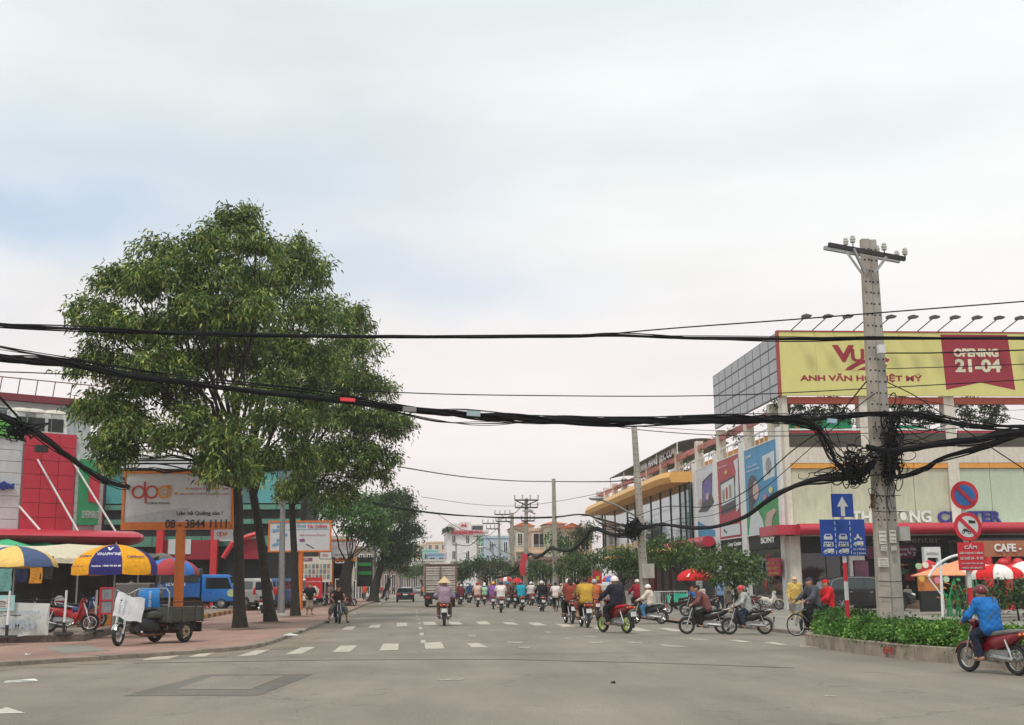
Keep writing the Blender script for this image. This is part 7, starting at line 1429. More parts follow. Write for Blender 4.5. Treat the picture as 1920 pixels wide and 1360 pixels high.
# black SUV on the right pavement
SB=[(-2.35,.45),(-2.42,.75),(-2.38,1.08),(-1.0,1.12),(1.0,1.10),(1.55,1.02),(2.15,.90),(2.40,.72),(2.42,.42),(1.9,.28),(-1.9,.28)]
SG=[(-2.25,1.05),(-2.05,1.50),(-1.75,1.68),(-.9,1.76),(.1,1.74),(.75,1.60),(1.45,1.08)]
suv_p=P(1620,1151,60.5)
suv=profile_car('suv','black sport utility car with chrome window line parked behind the twin pole','car',(suv_p.x,60.5,H),0,'0c0c10',.93,SB,SG,[('windscreen',(1.40,1.12,.78,1.60),M_glassd),('rear_window',(-2.24,1.14,-2.06,1.50),M_glassd)],(-1.45,1.45),.39,[[(-1.95,1.14),(-1.80,1.50),(-1.45,1.62),(-1.25,1.64),(-1.25,1.14)],[(-1.15,1.14),(-1.15,1.645),(-.25,1.655),(-.25,1.14)],[(-.15,1.14),(-.15,1.655),(.12,1.64),(.62,1.50),(1.18,1.14)]],chrome_strip=[(-2.0,1.12),(-1.84,1.52),(-1.5,1.66),(-.7,1.70),(.15,1.68),(.68,1.54),(1.25,1.14)],handles=[(-.95,.98),(.1,.96)],lights=.80,tail=(.95,.14,.12))
MB().tube([(-1.9,.95,.40),(1.2,.95,.40)],.03,6).build('side_step',M_chrome,suv,True)
# black sedan seen from behind
DB=[(-2.15,.42),(-2.22,.70),(-2.15,.96),(-1.5,1.0),(.8,.98),(1.9,.84),(2.2,.65),(2.2,.38),(1.7,.24),(-1.8,.24)]
DG=[(-1.75,.94),(-1.15,1.36),(-.7,1.44),(.1,1.43),(.55,1.32),(1.15,.96)]
def sedan(label,px,py,color,rz=rad(90),scale=1.,roofc=None,g=None):
    b=G(px,py);t=profile_car('car',label,'car',tuple(b),rz,color,.90,DB,DG,[('windscreen',(1.12,.98,.56,1.33),M_glassd),('rear_window',(-1.70,1.0,-1.18,1.36),M_glassd)],(-1.35,1.35),.32,[[(-1.35,1.0),(-1.05,1.32),(-.75,1.37),(-.4,1.38),(-.4,1.0)],[(-.32,1.0),(-.32,1.38),(.1,1.36),(.48,1.27),(.85,1.0)]],handles=[(-.5,.86),(.4,.85)],lights=.66,tail=(.78,.26,.10),roofcol=roofc,group=g)
    t.scale=(scale,)*3;return t
b_=sedan('black sedan with red tail lights driving away beside the cargo truck',760,1129,'14161e')
sedan('white taxi ahead of the black sedan',762,1117,'d8d8d4');sedan('silver car beyond the black sedan on its far side',785,1114,'a8acb0');sedan('white car parked far along the left kerb',722,1113,'d8d4cc');sedan('grey distant car in the middle of the street',800,1110,'6a7078')
# cargo truck, rear view
tb=G(826,1139);ct=thing('cargo_truck','old cargo truck with white ribbed double doors driving away','truck',tuple(tb),rad(90));W2=1.22;L_=5.6;z0_,z1_=1.05,3.15
M_tw=mat('truck_white',(.55,.50,.45),.6,var=.12,dirt=.35);M_trust=mat('truck_rust',(.20,.12,.09),.8,var=.3)
MB().box(0.05,L_,-W2,W2,z0_,z1_).build('cargo_box',M_tw,ct)
for s_ in (-1,1):
    for k in range(11):zz=z0_+.06+(z1_-z0_-.12)*k/11;MB().box(-.03,.05,min(s_*.05,s_*(W2-.12)),max(s_*.05,s_*(W2-.12)),zz,zz+(.135 if k%2 else .10)).build('door_panel',M_tw,ct)
MB().box(.0,.048,-W2+.02,W2-.02,z0_,z1_).box(-.05,.04,-.045,.045,z0_,z1_).box(-.05,.05,-W2-.02,-W2+.10,z0_-.05,z1_+.05).box(-.05,.05,W2-.10,W2+.02,z0_-.05,z1_+.05).box(-.05,.05,-W2,W2,z1_,z1_+.07).build('door_frame',M_trust,ct)
for k in range(3):MB().cyl((-.07,.12,z0_+.5+.0*k),(-.07,-.12,z0_+.5),.02,n=6)
MB().tube([(-.07,.10,z0_+.2),(-.07,.10,z1_-.2)],.02,6).tube([(-.07,-.10,z0_+.2),(-.07,-.10,z1_-.2)],.02,6).build('door_bar',M_steel,ct)
MB().box(.1,L_+1.9,-.45,.45,.65,.95).build('chassis',M_dark,ct);MB().box(-.12,.0,-W2,W2,.60,.85).box(.0,.15,-W2*.9,W2*.9,.85,1.04).build('bumper',M_dark,ct)
for s_ in (1,-1):MB().box(-.15,-.10,s_*.95-.16,s_*.95+.16,.66,.80).build('tail_light',M_red_lens,ct);MB().box(.25,.3,s_*.85-.25,s_*.85+.25,.22,.75).build('mud_flap',M_black,ct)
MB().box(-.14,-.11,-.25,.25,.62,.80).build('number_plate',M_white,ct);MB().cyl((-.16,.35,.95),(-.1,.35,.95),.10,n=14).build('road_emblem',M_sred,ct)
car_wheels(ct,(1.0,5.9),1.12,.42,.26,M_dark);MB().prism([(L_+.15,.7),(L_+1.9,.7),(L_+1.9,1.5),(L_+1.6,2.35),(L_+.15,2.35)],1.05,.1).build('cab',paint('3a5a8a'),ct,True)
# blue light truck with tarp, behind the market, heading +x
YB=80
def lorry(label,px0,px1,Y,cab_len,color,boxcol,boxh,tarp=False,z=PH,cabh=2.15,name='light_truck'):
    a,b=P(px0,1110,Y),P(px1,1110,Y);Lg=b.x-a.x;t=thing(name,label,'truck',(a.x,Y,z));bl_=Lg-cab_len
    if boxh:MB().box(0,bl_-.1,-.95,.95,.75,boxh).build('cargo_box',boxcol,t);[MB().box(x,x+.06,-.98,-.95,.75,boxh).build('box_rib',boxcol,t)for x in np.arange(.2,bl_-.3,.7)]
    if tarp:MB().rings([[(x,y,boxh+.05+.55*math.cos(y/1.05*1.4)*(1+.05*math.sin(x*4))+.04*math.sin(x*7+y*3))for y in np.linspace(-1.02,1.02,9)]+[(x,y,boxh-.25)for y in (1.0,-1.0)]for x in np.linspace(.1,bl_-.2,14)]).build('tarpaulin',mat('black_tarpaulin',(.035,.037,.035),.6,var=.2,bump=.6,bscale=6),t,True)
    x0c=bl_;cabp=[(x0c,.45),(Lg,.45),(Lg+.02,1.15),(Lg-.32,cabh-.12),(Lg-.5,cabh),(x0c,cabh)]
    MB().prism(cabp,.86,.07).build('cab',paint(color),t,True)
    for s_ in (1,-1):
        pr=[(x0c+.25,1.25),(Lg-.12,1.25),(Lg-.38,cabh-.2),(x0c+.25,cabh-.2)];y=s_*.865;MB().add([(x,y,zz)for x,zz in pr]+[(x,y-s_*.02,zz)for x,zz in pr],[(0,1,2,3),(7,6,5,4),(0,4,5,1),(1,5,6,2),(2,6,7,3),(3,7,4,0)]).build('window',M_glassd,t)
    MB().add([(Lg+.015,-.72,1.22),(Lg+.015,.72,1.22),(Lg-.30,.70,cabh-.14),(Lg-.30,-.70,cabh-.14),(Lg-.03,-.72,1.20),(Lg-.03,.72,1.20),(Lg-.34,.7,cabh-.16),(Lg-.34,-.7,cabh-.16)],[(0,1,2,3),(7,6,5,4),(0,4,5,1),(1,5,6,2),(2,6,7,3),(3,7,4,0)]).build('windscreen',M_glassd,t)
    MB().box(.1,Lg-.1,-.35,.35,.40,.72).build('chassis',M_dark,t);MB().box(Lg-.05,Lg+.08,-.82,.82,.38,.58).build('bumper',M_dark,t)
    for s_ in (1,-1):MB().ell((Lg+.02,s_*.6,.78),(.05,.12,.10),10,6).build('headlight',M_ins,t,True)
    car_wheels(t,(.9,Lg-.75),.88,.34,.2,M_steel);MB().box(x0c+.5,x0c+.62,-.90,-.86,1.0,1.03).build('door_handle',M_dark,t);return t
bt_=lorry('bright blue light truck with black tarpaulin beside the first tree trunk',266,441,YB,2.0,'1f74c8',mat('truck_blue',(.015,.12,.42),.5,dirt=.2),1.95,True)
ov_=MB().cyl((5.75,-.885,.98),(5.75,-.87,.98),.24,n=20).build('door_emblem',mat('emblem_green',(.45,.55,.30),.5),bt_);text('50V1 00',1.6,2.9,1.45,1.68,-.96,M_white,bt_,bold=.02)
lorry('white box truck with plain body behind the blue cab',392,500,96,1.4,'d0d0cc',mat('box_white',(.62,.60,.58),.5,dirt=.12),3.35,False,cabh=2.1)
VB=[(-2.2,.35),(-2.25,.8),(-2.2,1.1),(1.6,1.1),(2.15,.95),(2.3,.65),(2.3,.35)];VG=[(-2.18,1.05),(-2.1,1.75),(-1.9,1.92),(.9,1.92),(1.3,1.8),(1.95,1.05)]
def van(label,px,Y,color,rz,scale=1.,z=PH):
    b=P(px,1099,Y);t=profile_car('van',label,'van',(b.x,Y,z),rz,color,.86,VB,VG,[('windscreen',(1.92,1.12,1.33,1.78),M_glassd),('rear_window',(-2.17,1.15,-2.09,1.72),M_glassd)],(-1.4,1.4),.33,[[(-1.95,1.18),(-1.9,1.70),(-.8,1.74),(-.8,1.18)],[(-.7,1.18),(-.7,1.74),(.3,1.74),(.3,1.18)],[(.4,1.18),(.4,1.74),(.95,1.72),(1.65,1.18)]],lights=.72,tail=(1.05,.10,.28));t.scale=(scale,)*3;return t
van('silver grey van with tall red tail light beside the first trunk',462,84,'a8a6a2',rad(130));van('white van parked behind the second trunk',497,88,'dcdcd8',rad(60));van('white van parked between lamp post and third trunk',549,92,'dcdcd8',rad(-60));van('dark blue van parked behind the lamp post',520,86,'1c4a88',rad(75))

# ================================================================ motorbikes and riders
def rdr(px,py,rz,bike_label,who,color='701820',kind='cub',pose='drive',shirt='888888',pants='22232a',head=('helmet','e8e4e0'),sleeve='short',legs='long',rim=None,seat=None,far=False,fine=False,tilt=0.,group=None,girth=1.,back=None,scale=1.09,shoe=None):
    b=G(px,py);r_=rad(rz);b=b+Vector((math.cos(r_),math.sin(r_),0))*(.55 if rz>45 and rz<135 else 0)
    bike(bike_label,tuple(b),r_,color,kind,rim,seat,tilt,None,far=far,scale=scale);person(who,tuple(b),r_,pose,shirt,pants,head,sleeve,legs,shoe,scale,fine,group=group,girth=girth,tilt=tilt)
    if back:person(back[0],tuple(b),r_,back[1],scale=scale,**back[2])
# conical hat pair
rdr(833,1174,88,'maroon motorbike carrying the passenger in the conical hat','driver in light blue shirt hidden behind the conical hat passenger','4a1a24',shirt='7f8fc8',pants='6a4a3c',head=('hair',None),sleeve='long',fine=False,back=('passenger in straw conical hat and lilac grey patterned jacket','back',dict(shirt='a08a98',pants='6a5040',head=('conical_hat',None),sleeve='long',shoe='3a2a28')))
rdr(862,1134,92,'black motorbike of the brown-shirted rider near the truck','rider in dark brown shirt beside the cargo truck','2a2a2c',shirt='5a3428',head=('cap','5a2a22'))
rdr(882,1131,90,'grey motorbike of the blue-shirted rider','rider in navy blue shirt next to the pink shirt rider','4a5058',shirt='24406a',head=('helmet','8a92a0'),far=True)
rdr(896,1139,90,'red motorbike of the pale pink shirt rider','rider in pale pink shirt and red helmet','8a1a20',shirt='e0b8ac',pants='7a7068',head=('helmet','b02830'),girth=1.05)
rdr(909,1133,90,'maroon motorbike of the grey-shirted rider','rider in grey shirt and white helmet beside the pink one','6a1420',shirt='6a6878',head=('helmet','ece8e4'),far=True)
rdr(925,1143,86,'dark motorbike of the purple-clad rider','rider in purple suit and yellow helmet','3a3038',shirt='8a5aa0',pants='9a4488',head=('helmet','e8a838'),sleeve='long')
rdr(940,1149,88,'black motorbike of the broad white T-shirt rider','broad rider in white T-shirt and dark blue helmet','26262a',shirt='ece0dc',pants='8a8884',head=('helmet','2a3048'),legs='short',girth=1.15)
rdr(953,1140,90,'silver motorbike of the rider in brown beside the white T-shirt','rider in brown shirt and blue helmet','8a8c90',shirt='6a3a2e',head=('helmet','3a78a8'),far=True)
rdr(979,1146,90,'motorbike with yellowish plate under the teal-shirted rider','broad rider in bright teal shirt and dark red helmet','202226',shirt='0e8ea0',pants='24262c',head=('helmet','8a2028'),pose='hunch',girth=1.2)
rdr(966,1141,88,'black motorbike just left of the teal-shirted rider','rider in dark brown jacket just left of the teal shirt','222226',shirt='4a3430',head=('helmet','6a2020'),far=True)
rdr(998,1136,92,'red scooter right of the teal-shirted rider','rider in white shirt right of the teal shirt','9a1a26','scooter',shirt='d8ccc8',head=('helmet','e8e0dc'),far=True)
rdr(1018,1147,90,'black scooter with white mirrors of the black-clad rider','rider in black jacket with white collar and cream helmet','1a1a1e','scooter',shirt='16161c',sleeve='long',head=('helmet','e4d8cc'))
bc=G(1044,1147);bicycle('bicycle ridden away by the person in white blouse',tuple(bc+Vector((0,.5,0))),rad(90),'4a4448');person('cyclist in white blouse and black trousers with a shoulder bag',tuple(bc+Vector((0,.5,0))),rad(90),'cycle','e4d4d0','16161a',('cap','2a2a44'),'short','long')
rdr(1072,1170,94,'black motorbike carrying the rust-shirted passenger','driver in pale shirt and white helmet with the rust-shirted passenger','2a2024',shirt='c8c0bc',pants='1c1c20',head=('helmet','f0e4de'),back=('passenger in rust red shirt with long dark hair','back',dict(shirt='8a3a2c',pants='18181c',head=('long_hair',None),sleeve='short')))
rdr(1101,1177,92,'dark motorbike with white trim under the yellow-shirted rider','driver with dark cap hidden before the yellow shirt','3a141c',shirt='8a7a50',pants='5a5450',head=('cap','1c1c20'),back=('passenger in yellow shirt wearing a small maroon backpack','back2',dict(shirt='c09838',pants='7a4a3a',head=('hair',None),sleeve='short',legs='short')))
rdr(1119,1160,90,'red-tailed scooter of the orange-shirted rider','rider in bright orange shirt and silver helmet','b02028','scooter',shirt='c4683a',head=('helmet','b0b0b4'),sleeve='long',girth=1.08)
rdr(1172,1188,116,'maroon motorbike with lime green wheel rims and red seat','rider in navy top with white scarf and white helmet on the lime-rimmed motorbike','6a1018','mag',rim='a8c428',seat='c01020',shirt='1a1a2a',pants='121216',sleeve='long',head=('helmet','ece0dc'),fine=True,scale=1.10)
rdr(1203,1152,100,'motorbike behind the meter box pole with the crimson-clad rider','rider in crimson jacket half hidden by the meter box pole','6a2a30',shirt='9a1430',sleeve='long',head=('helmet','e0d4c8'))
rdr(1216,1170,150,'black motorbike with red tail and round side disc heading across','rider in cream shirt and blue jeans with cream helmet','1c1c20',shirt='d8c8ba',pants='4a78a0',sleeve='long',head=('helmet','ece4dc'),fine=True,kind='mag',scale=.93)
rdr(1322,1189,168,'black motorbike of the rider in dusty maroon jacket','rider in dusty maroon jacket leaning forward, with a black cap','1a1a1c',pose='hunch',shirt='7a4a48',pants='16161a',sleeve='long',head=('cap','1a1414'),fine=True,scale=.92)
rdr(1402,1190,172,'black motorbike of the rider in pale grey hooded jacket','rider in pale grey jacket, blue jeans and red helmet','18181a',shirt='a8aaa8',pants='26304a',sleeve='long',head=('helmet','c83038'),fine=True,pose='drive2',scale=.90)
bl_=Vector((P(1885,1262,21.0).x,21.0,0));f_,k_=G(1818,1260),G(1911,1267.5);bl_=(f_+k_)/2;rb_z=math.degrees(math.atan2(f_.y-k_.y,f_.x-k_.x));print('BLUE',(f_-k_).length)
bike('wine red motorbike with silver front rim passing the island',tuple(bl_),rad(rb_z),'7a0e20',seat='6a6a68',scale=.90);person('rider in bright blue jacket with shoulder strap and shiny maroon helmet',tuple(bl_),rad(rb_z),'drive2','1668b0','161c34',('helmet','6a1420'),'long','long','8a6a58',.90,True,girth=1.15)
st=thing('shoulder_strap','grey bag strap across the back of the blue jacket rider','strap',tuple(bl_),rad(rb_z));st.scale=(.9,)*3;MB().tube([(.06,-.16,1.47),(-.03,-.11,1.43),(-.125,0,1.28),(-.165,.08,1.15),(-.14,.17,1.02)],.014,6).build('webbing',cloth('5a564e'),st)
# distant riders beyond the near crowd
far=[(848,1118,'5a2a2a','b83038','dark maroon','red'),(872,1122,'c8c0b8','e8e4e0','white','white'),(888,1118,'2a4a78','2a4a90','blue','blue'),(905,1121,'a82a30','c8c8c8','red','silver'),(918,1125,'d89aa0','c87a30','rose','orange'),(930,1121,'3a3a40','d8a020','charcoal','yellow'),(948,1126,'b8b0a0','b01820','beige','red'),(962,1122,'6a2a60','e0e0e0','plum','white'),(972,1127,'d02828','203060','scarlet','navy'),(992,1121,'8aa0b8','e0d8d0','pale blue','cream'),(1006,1128,'b04a30','c02028','brick','red'),(1016,1122,'30343c','888c90','slate','grey'),(1030,1127,'7a2a28','1a1a1c','oxblood','black'),(1048,1125,'c0b0a8','a83030','pale','red'),(1060,1130,'4a1e22','c07040','dark wine','tan'),(1076,1128,'8a3a30','3a3a40','rust','dark grey'),(1092,1127,'503020','e0d8c8','brown','cream'),(936,1131,'c87070','b82028','salmon','crimson'),(988,1131,'2a5a60','e8e0d8','dark teal','ivory'),(860,1112,'9a4a40','c83038','terracotta','bright red'),(795,1122,'e07830','d8c040','orange and yellow vest','yellow'),(810,1114,'506070','b02828','steel blue','red'),(1082,1136,'2a2426','e8d8cc','black','pale'),(1030,1136,'3a2028','c03030','aubergine','red')]
cn1=[('olive','6a6a3a'),('lilac','a89ac0'),('wine','6a1a2a'),('khaki','a09068'),('turquoise','3aa0a0'),('lemon','d8d070'),('coral','d86a50'),('mint','9ac8a8')]
cn2=[('white','e8e4e0'),('burgundy','6a1a24'),('green','2a6a3a'),('peach','e0a888')]
r=random.Random(17)
for i in range(30):c1,c2=cn1[i%8],cn2[(i//8)%4];far.append((846+i*8.6+r.uniform(-3,3),1122+(i*7%5)*3.0+r.uniform(-1,1),c1[1],c2[1],c1[0],c2[0]))
bc_=['2a2a2c','7a1820','3a3a48','8a8a90','9a2028']
for i,(px,py,s_,h_,sn,hn)in enumerate(far):
    b=G(px,py);k_='scooter' if i%4==3 else 'cub';bike('distant %s motorbike under the rider in %s with %s helmet'%(('black','maroon','dark grey','silver','red')[i%5],sn,hn),tuple(b),rad(90+(i*7%9)-4),bc_[i%5],k_,far=True)
    person('distant rider in %s top and %s helmet'%(sn,hn),tuple(b),rad(90+(i*7%9)-4),('drive','drive2','hunch')[i%3],s_,'22222a',('helmet',h_),('short','long')[i%2],group='distant motorbike riders')
# left pavement people and bikes
def ps(px,py,rz,label,z=H,**k):return person(label,tuple(G(px,py,z)),rad(rz),**k)
ps(580,1153,-75,'man in black T-shirt and khaki shorts with hands on hips beside the third trunk',pose='hips',shirt='16151a',pants='8a7f70',legs='short',fine=True,face=True,shoe='4a3a30')
b=G(633,1169);b.z=0;bike('black motorbike facing the road at the kerb with its rider sitting',tuple(b),rad(-80),'1c1c20');person('seated rider in dark vest and maroon cap with one foot down on the kerb',tuple(b),rad(-80),'footdown','3a2228','6a6a68',('cap','5a2424'),'none','short',face=True)
ps(612,1134,-10,'person in pink shirt and dark trousers bending by the billboard post',pose='work',shirt='d8a8a8',pants='26262c');ps(622,1133,170,'person in grey shirt behind the pink one',pose='stand',shirt='8a8a90',pants='3a2a2a')
ps(662,1122,-100,'person in white shirt walking beyond the thick trunk',pose='walk',shirt='d8d4d0',pants='3a4a6a');ps(684,1126,-90,'vendor in orange striped top carrying a white bag',pose='walk',shirt='d85a30',pants='5a4a48',head=('cap','c8603a'))
bg_=thing('plastic_bag','white plastic bag held by the orange striped vendor','bag',tuple(G(689,1126,H)+Vector((0,-.1,.35))));MB().rings([[(r_*math.cos(a),r_*.7*math.sin(a),z)for a in [2*math.pi*j/10 for j in range(10)]]for r_,z in ((.06,-.02),(.17,.03),(.18,.2),(.12,.33),(.04,.42),(.03,.5))]).build('bag',MATS['plastic_white'],bg_,True)
ps(388,1140,-60,'man in light blue shirt with white collar beside the blue truck',z=PH,pose='stand',shirt='7a9ac8',pants='3a3038',face=True)
ps(565,1130,-90,'person in dark clothes behind the man with hands on hips',pose='stand',shirt='6a5a58',pants='3a3a40')
def pb_(px,py,rz,label,z=H,**k):
    b=G(px,py,z);return bike(label,tuple(b),rad(rz),sidestand=True,tilt=rad(-6)if 'tilt' not in k else k.pop('tilt'),**k)
pb_(412,1147,-55,'parked black motorbike with white headlight cover before the blue cab',color='16161a')
pb_(428,1158,20,'dark motorbike half hidden by the first trunk',color='2a2224')if False else None
pb_(492,1150,95,'parked black motorbike tucked behind the second trunk',color='1c1a1c')
pb_(595,1136,-20,'parked dark motorbike by the parking sign',color='22262e');pb_(650,1137,-30,'parked motorbike with chrome wheel under the third billboard',color='5a1a20')
pb_(668,1122,10,'parked dark scooter beyond the thick trunk',color='30343a',kind='scooter',far=True);pb_(700,1122,100,'parked motorbike at the far left kerb end',color='26262a',far=True);pb_(724,1127,-85,'white-fronted motorbike facing the camera at the far kerb',color='d0ccc4',far=True)
for i in range(7):px=695+i*7;pb_(px,1116-i*.8,(80,100,60,95,110,85,70)[i],'parked motorbike %s in the far left row'%('next to the kerb end','behind the white-fronted one','third deep','with red body','with grey body','close to the dark tree','nearest the far cars')[i],color=('26262a','b0aca4','3a3a40','8a1a20','6a6a70','2a2426','a83038')[i],far=True,group='motorbikes parked along the far left kerb',z=0)
for i,(px,s_,hcol)in enumerate(((707,'3a3036','b02830'),(716,'a83038','c8c8c8'),(728,'b8a8a0','c82830'),(738,'5a4a50','b8b8b8'))):ps(px,1117,-90,('person in dark jacket and red helmet among the far left motorbikes','person in red jacket among the far left motorbikes','person in beige shirt and red helmet among the far left motorbikes','person in mauve grey shirt among the far left motorbikes')[i],z=0,pose='drive',shirt=s_,head=('helmet',hcol),sleeve='long')
# market motorbikes
pb_(128,1186,8,'red motorbike with white stripe and crash bars in the market',z=PH,color='b01820',kind='mag');pb_(150,1176,0,'blue and black motorbike with wheel behind the red one',z=PH,color='2a3a68');pb_(76,1178,15,'dark motorbike with two round mirrors behind the white banner',z=PH,color='1c1c20');pb_(112,1168,12,'dark maroon motorbike deeper in the market row',z=PH,color='3a1a20');pb_(40,1172,5,'black scooter behind the banner at the frame edge',z=PH,color='26262a',kind='scooter')
ht=thing('helmet','white and red helmet resting on the blue motorbike seat','helmet',tuple(G(103,1186,PH)+Vector((0,.3,.98))));MB().ell((0,0,0),(.15,.13,.14),14,8,-.3,1).build('shell',M_white,ht,True);MB().ell((.0,0,-.03),(.155,.135,.05),14,6).build('stripe',M_sred,ht,True)
ps(5,1168,10,'seated vendor in dark navy jacket behind the aqua notice',z=PH,pose='sit',shirt='1c2440',pants='22222a',head=('cap','6a4030'),sleeve='long')
ps(200,1160,160,'market woman in dark clothes under the golden parasol',z=PH,pose='stand',shirt='3a2a2a',pants='26242a');ps(246,1158,-90,'market seller in olive shirt standing behind the food cabinet',z=PH,pose='work',shirt='5a5a3a',pants='2a2a2a')
pl__=thing('pink_stool','small red plastic stool by the parked motorbike','stool',tuple(G(388,1148,H)));
for sx in (-.12,.12):
    for sy in (-.12,.12):MB().tube([(sx*1.2,sy*1.2,0),(sx,sy,.42)],.018,6).build('leg',M_sred,pl__)
MB().box(-.16,.16,-.16,.16,.42,.46).build('seat',M_sred,pl__)
# right pavement
ps(1493,1163,-100,'woman in yellow raincoat suit with cap and white mask walking',pose='walk',shirt='c8a85a',pants='c8a860',sleeve='long',head=('cap','d8b8a0'),mask='d8d4d0',fine=True)
ps(1352,1144,80,'man in light blue shirt and navy trousers seen from behind',pose='stand',shirt='7a9ac0',pants='1a1e30');ps(1378,1142,60,'man in grey shirt standing behind the riders',pose='work',shirt='7a7a78',pants='3a3a3c')
pb_(1275,1152,172,'parked black motorbike with big wheel under the red parasol',color='1c1c1c',kind='mag');pb_(1312,1156,160,'parked dark motorbike beside the parasol stick',color='2a2024');pb_(1440,1144,-5,'parked white motorbike near the shop corner',color='dcd4c8',kind='cub');pb_(1395,1150,175,'parked red motorbike partly behind the grey jacket rider',color='6a1820')
for i,px in enumerate((1330,1420,1235,1160,1175)):pb_(px,(1136,1134,1128,1122,1121)[i],(150,30,90,85,95)[i],'parked %s on the right pavement'%('dark motorbike behind the blue shirt man','maroon motorbike behind the white one','grey motorbike behind the fence','motorbike by the low stone wall','second motorbike by the low stone wall')[i],color=('22262a','7a1a22','5a6068','2a2a30','3a3a3c')[i],far=True)
person('vendor in bright blue shirt sitting by the red parasol',tuple(G(1300,1150,H)),rad(-150),'sit','2a70b8','5a1a24',('cap','b05030'),'short')
vg=thing('notice','white notice card with red writing beside the vendor','notice',tuple(G(1316,1150,H)+Vector((0,0,.85))));MB().box(-.2,.22,0,.02,0,.36).build('card',M_white,vg);text('SỬA XE',-.16,.18,.20,.30,-.005,M_sred,vg);text('VÁ RUỘT',-.16,.18,.06,.15,-.005,M_sred,vg);MB().tube([(0,.02,-.85),(0,.02,.1)],.015,6).build('stick',M_steel,vg)
a_=P(1303,1066,57);r__=P(1303,1084,57);g_=G(1297,1154,H)
rp=parasol('red drinks parasol on a slanting stick over the pavement vendor',a_.z-H,r__.z-H,.88,[C_rd,C_rd,C_wh]if False else [C_rd],loc_g=(a_.x,57,H),valance=.10,m_post=mat('bamboo',(.30,.17,.10),.7))
o=text('Coca-Cola',-.3,.3,0,.13,0,M_white,rp,'lettering',.004,.01,.3);o.matrix_local=Matrix.Translation((0.02,-.62,r__.z-H+.20))@Matrix.Rotation(-rad(40),4,'X')
for sx in (-.55,.52):MB().poly([(sx-.05,0),(sx+.05,0),(sx*.75+.03,.22),(sx*.75-.03,.22)],0,.004).build('white_stripe',M_white,rp).matrix_local=Matrix.Translation((0,-.74,r__.z-H+.05))@Matrix.Rotation(-rad(40),4,'X')
fn=thing('crowd_barrier','white metal barrier fence with teal cloth behind the cream shirt rider','barrier',tuple(G(1228,1140,H)));Lf=2.1
MB().tube([(0,0,0),(0,0,1.0),(Lf,0,1.0),(Lf,0,0)],.028,6).tube([(0,0,.25),(Lf,0,.25)],.02,6).build('frame',M_white,fn,True)
for k in range(14):MB().cyl((Lf*(k+.5)/14,0,.25),(Lf*(k+.5)/14,0,1.0),.012,n=5).build('bar',M_white,fn)
tc_=thing('cloth','teal green cloth thrown over the white barrier','cloth',tuple(G(1250,1141,H)));MB().rings([[(x,y+.04*math.sin(x*9),z+.06*math.sin(x*5))for y,z in ((-.35,.35),(-.2,.62),(-.05,.75),(0,.98-abs(x-.9)*.3),(.03,.98-abs(x-.9)*.3),(-.03,.72),(-.18,.58),(-.33,.31))]for x in np.linspace(0,1.3,9)]).build('cloth',cloth('2a9a80'),tc_,True)
# cyclist and red-jacketed person at the island tip
bq=G(1521,1192);bicycle('old silver bicycle with front basket coming past the island tip',tuple(bq),rad(196),'8a8680',basket=True);person('cyclist in dark grey jacket and black trousers at the island tip',tuple(bq),rad(196),'cycle','4a4c54','141418',('cap','3a3c44'),'long','long')
bq2=G(1552,1190);bike('dark motorbike mostly hidden behind the island hedge',tuple(bq2),rad(185),'22242a');person('person in bright red jacket and flat red cap behind the hedge',tuple(bq2),rad(185),'drive','c81420','1a1a20',('cap','c81828'),'long')
# pavement things right: parasols, arch, flowers, pylon
YQ=47
par_px('red and white striped parasol near the maroon helmet',1868,1058,1076,47,YQ,[C_rd,C_wh],base_z=H,valance=.2,rot=rad(10));par_px('red and white striped parasol at the frame edge',1925,1052,1074,50,YQ+.6,[C_wh,C_rd],base_z=H,valance=.2,rot=rad(20))
par_px('white and red parasol partly behind the prohibition post',1822,1062,1072,34,YQ+4,[C_wh,C_rd],base_z=H,valance=.15)
t=thing('square_parasol','large pale orange square parasol of the cafe','parasol',(P(1812,1100,52).x,52,H));za=P(1812,1047,52).z-H;zr=P(1812,1078,52).z-H;w_=1.75
for k,(a,b)in enumerate((((-w_,-w_),(w_,-w_)),((w_,-w_),(w_,w_)),((w_,w_),(-w_,w_)),((-w_,w_),(-w_,-w_)))):MB().add([(a[0],a[1],zr),(b[0],b[1],zr),(0,0,za),(a[0],a[1],zr-.04),(b[0],b[1],zr-.04),(0,0,za-.04)],[(0,1,2),(5,4,3),(0,3,4,1),(1,4,5,2),(2,5,3,0)]).build('canopy_panel',cloth('e89a70'),t)
MB().cyl((0,0,0),(0,0,za),.035,n=8).build('pole',M_white,t)
ar=thing('arch','white metal arch frame with slanting strut on the pavement','arch',tuple(P(1768,1160,44)[:2])+(H,));o=Vector(ar.location);q=lambda px,py:P(px,py,44)-o
MB().tube([q(1768,1165),q(1765,1090),q(1764,1060)],.05,8).build('post',M_white,ar,True);MB().tube(smooth_path([q(1741,1082),q(1755,1062),q(1775,1048),q(1798,1041),q(1830,1040)],6),.05,8).build('curved_tube',M_white,ar,True);MB().tube([q(1741,1084),q(1764,1114)],.03,6).build('strut',M_white,ar,True)
py_=thing('pylon','white display pylon with phone name in front of the electronics shop','display',(P(1733,1100,62).x,62,H));o=Vector(py_.location);q=lambda px,py:((P(px,py,62)-o).x,(P(px,py,62)-o).z)
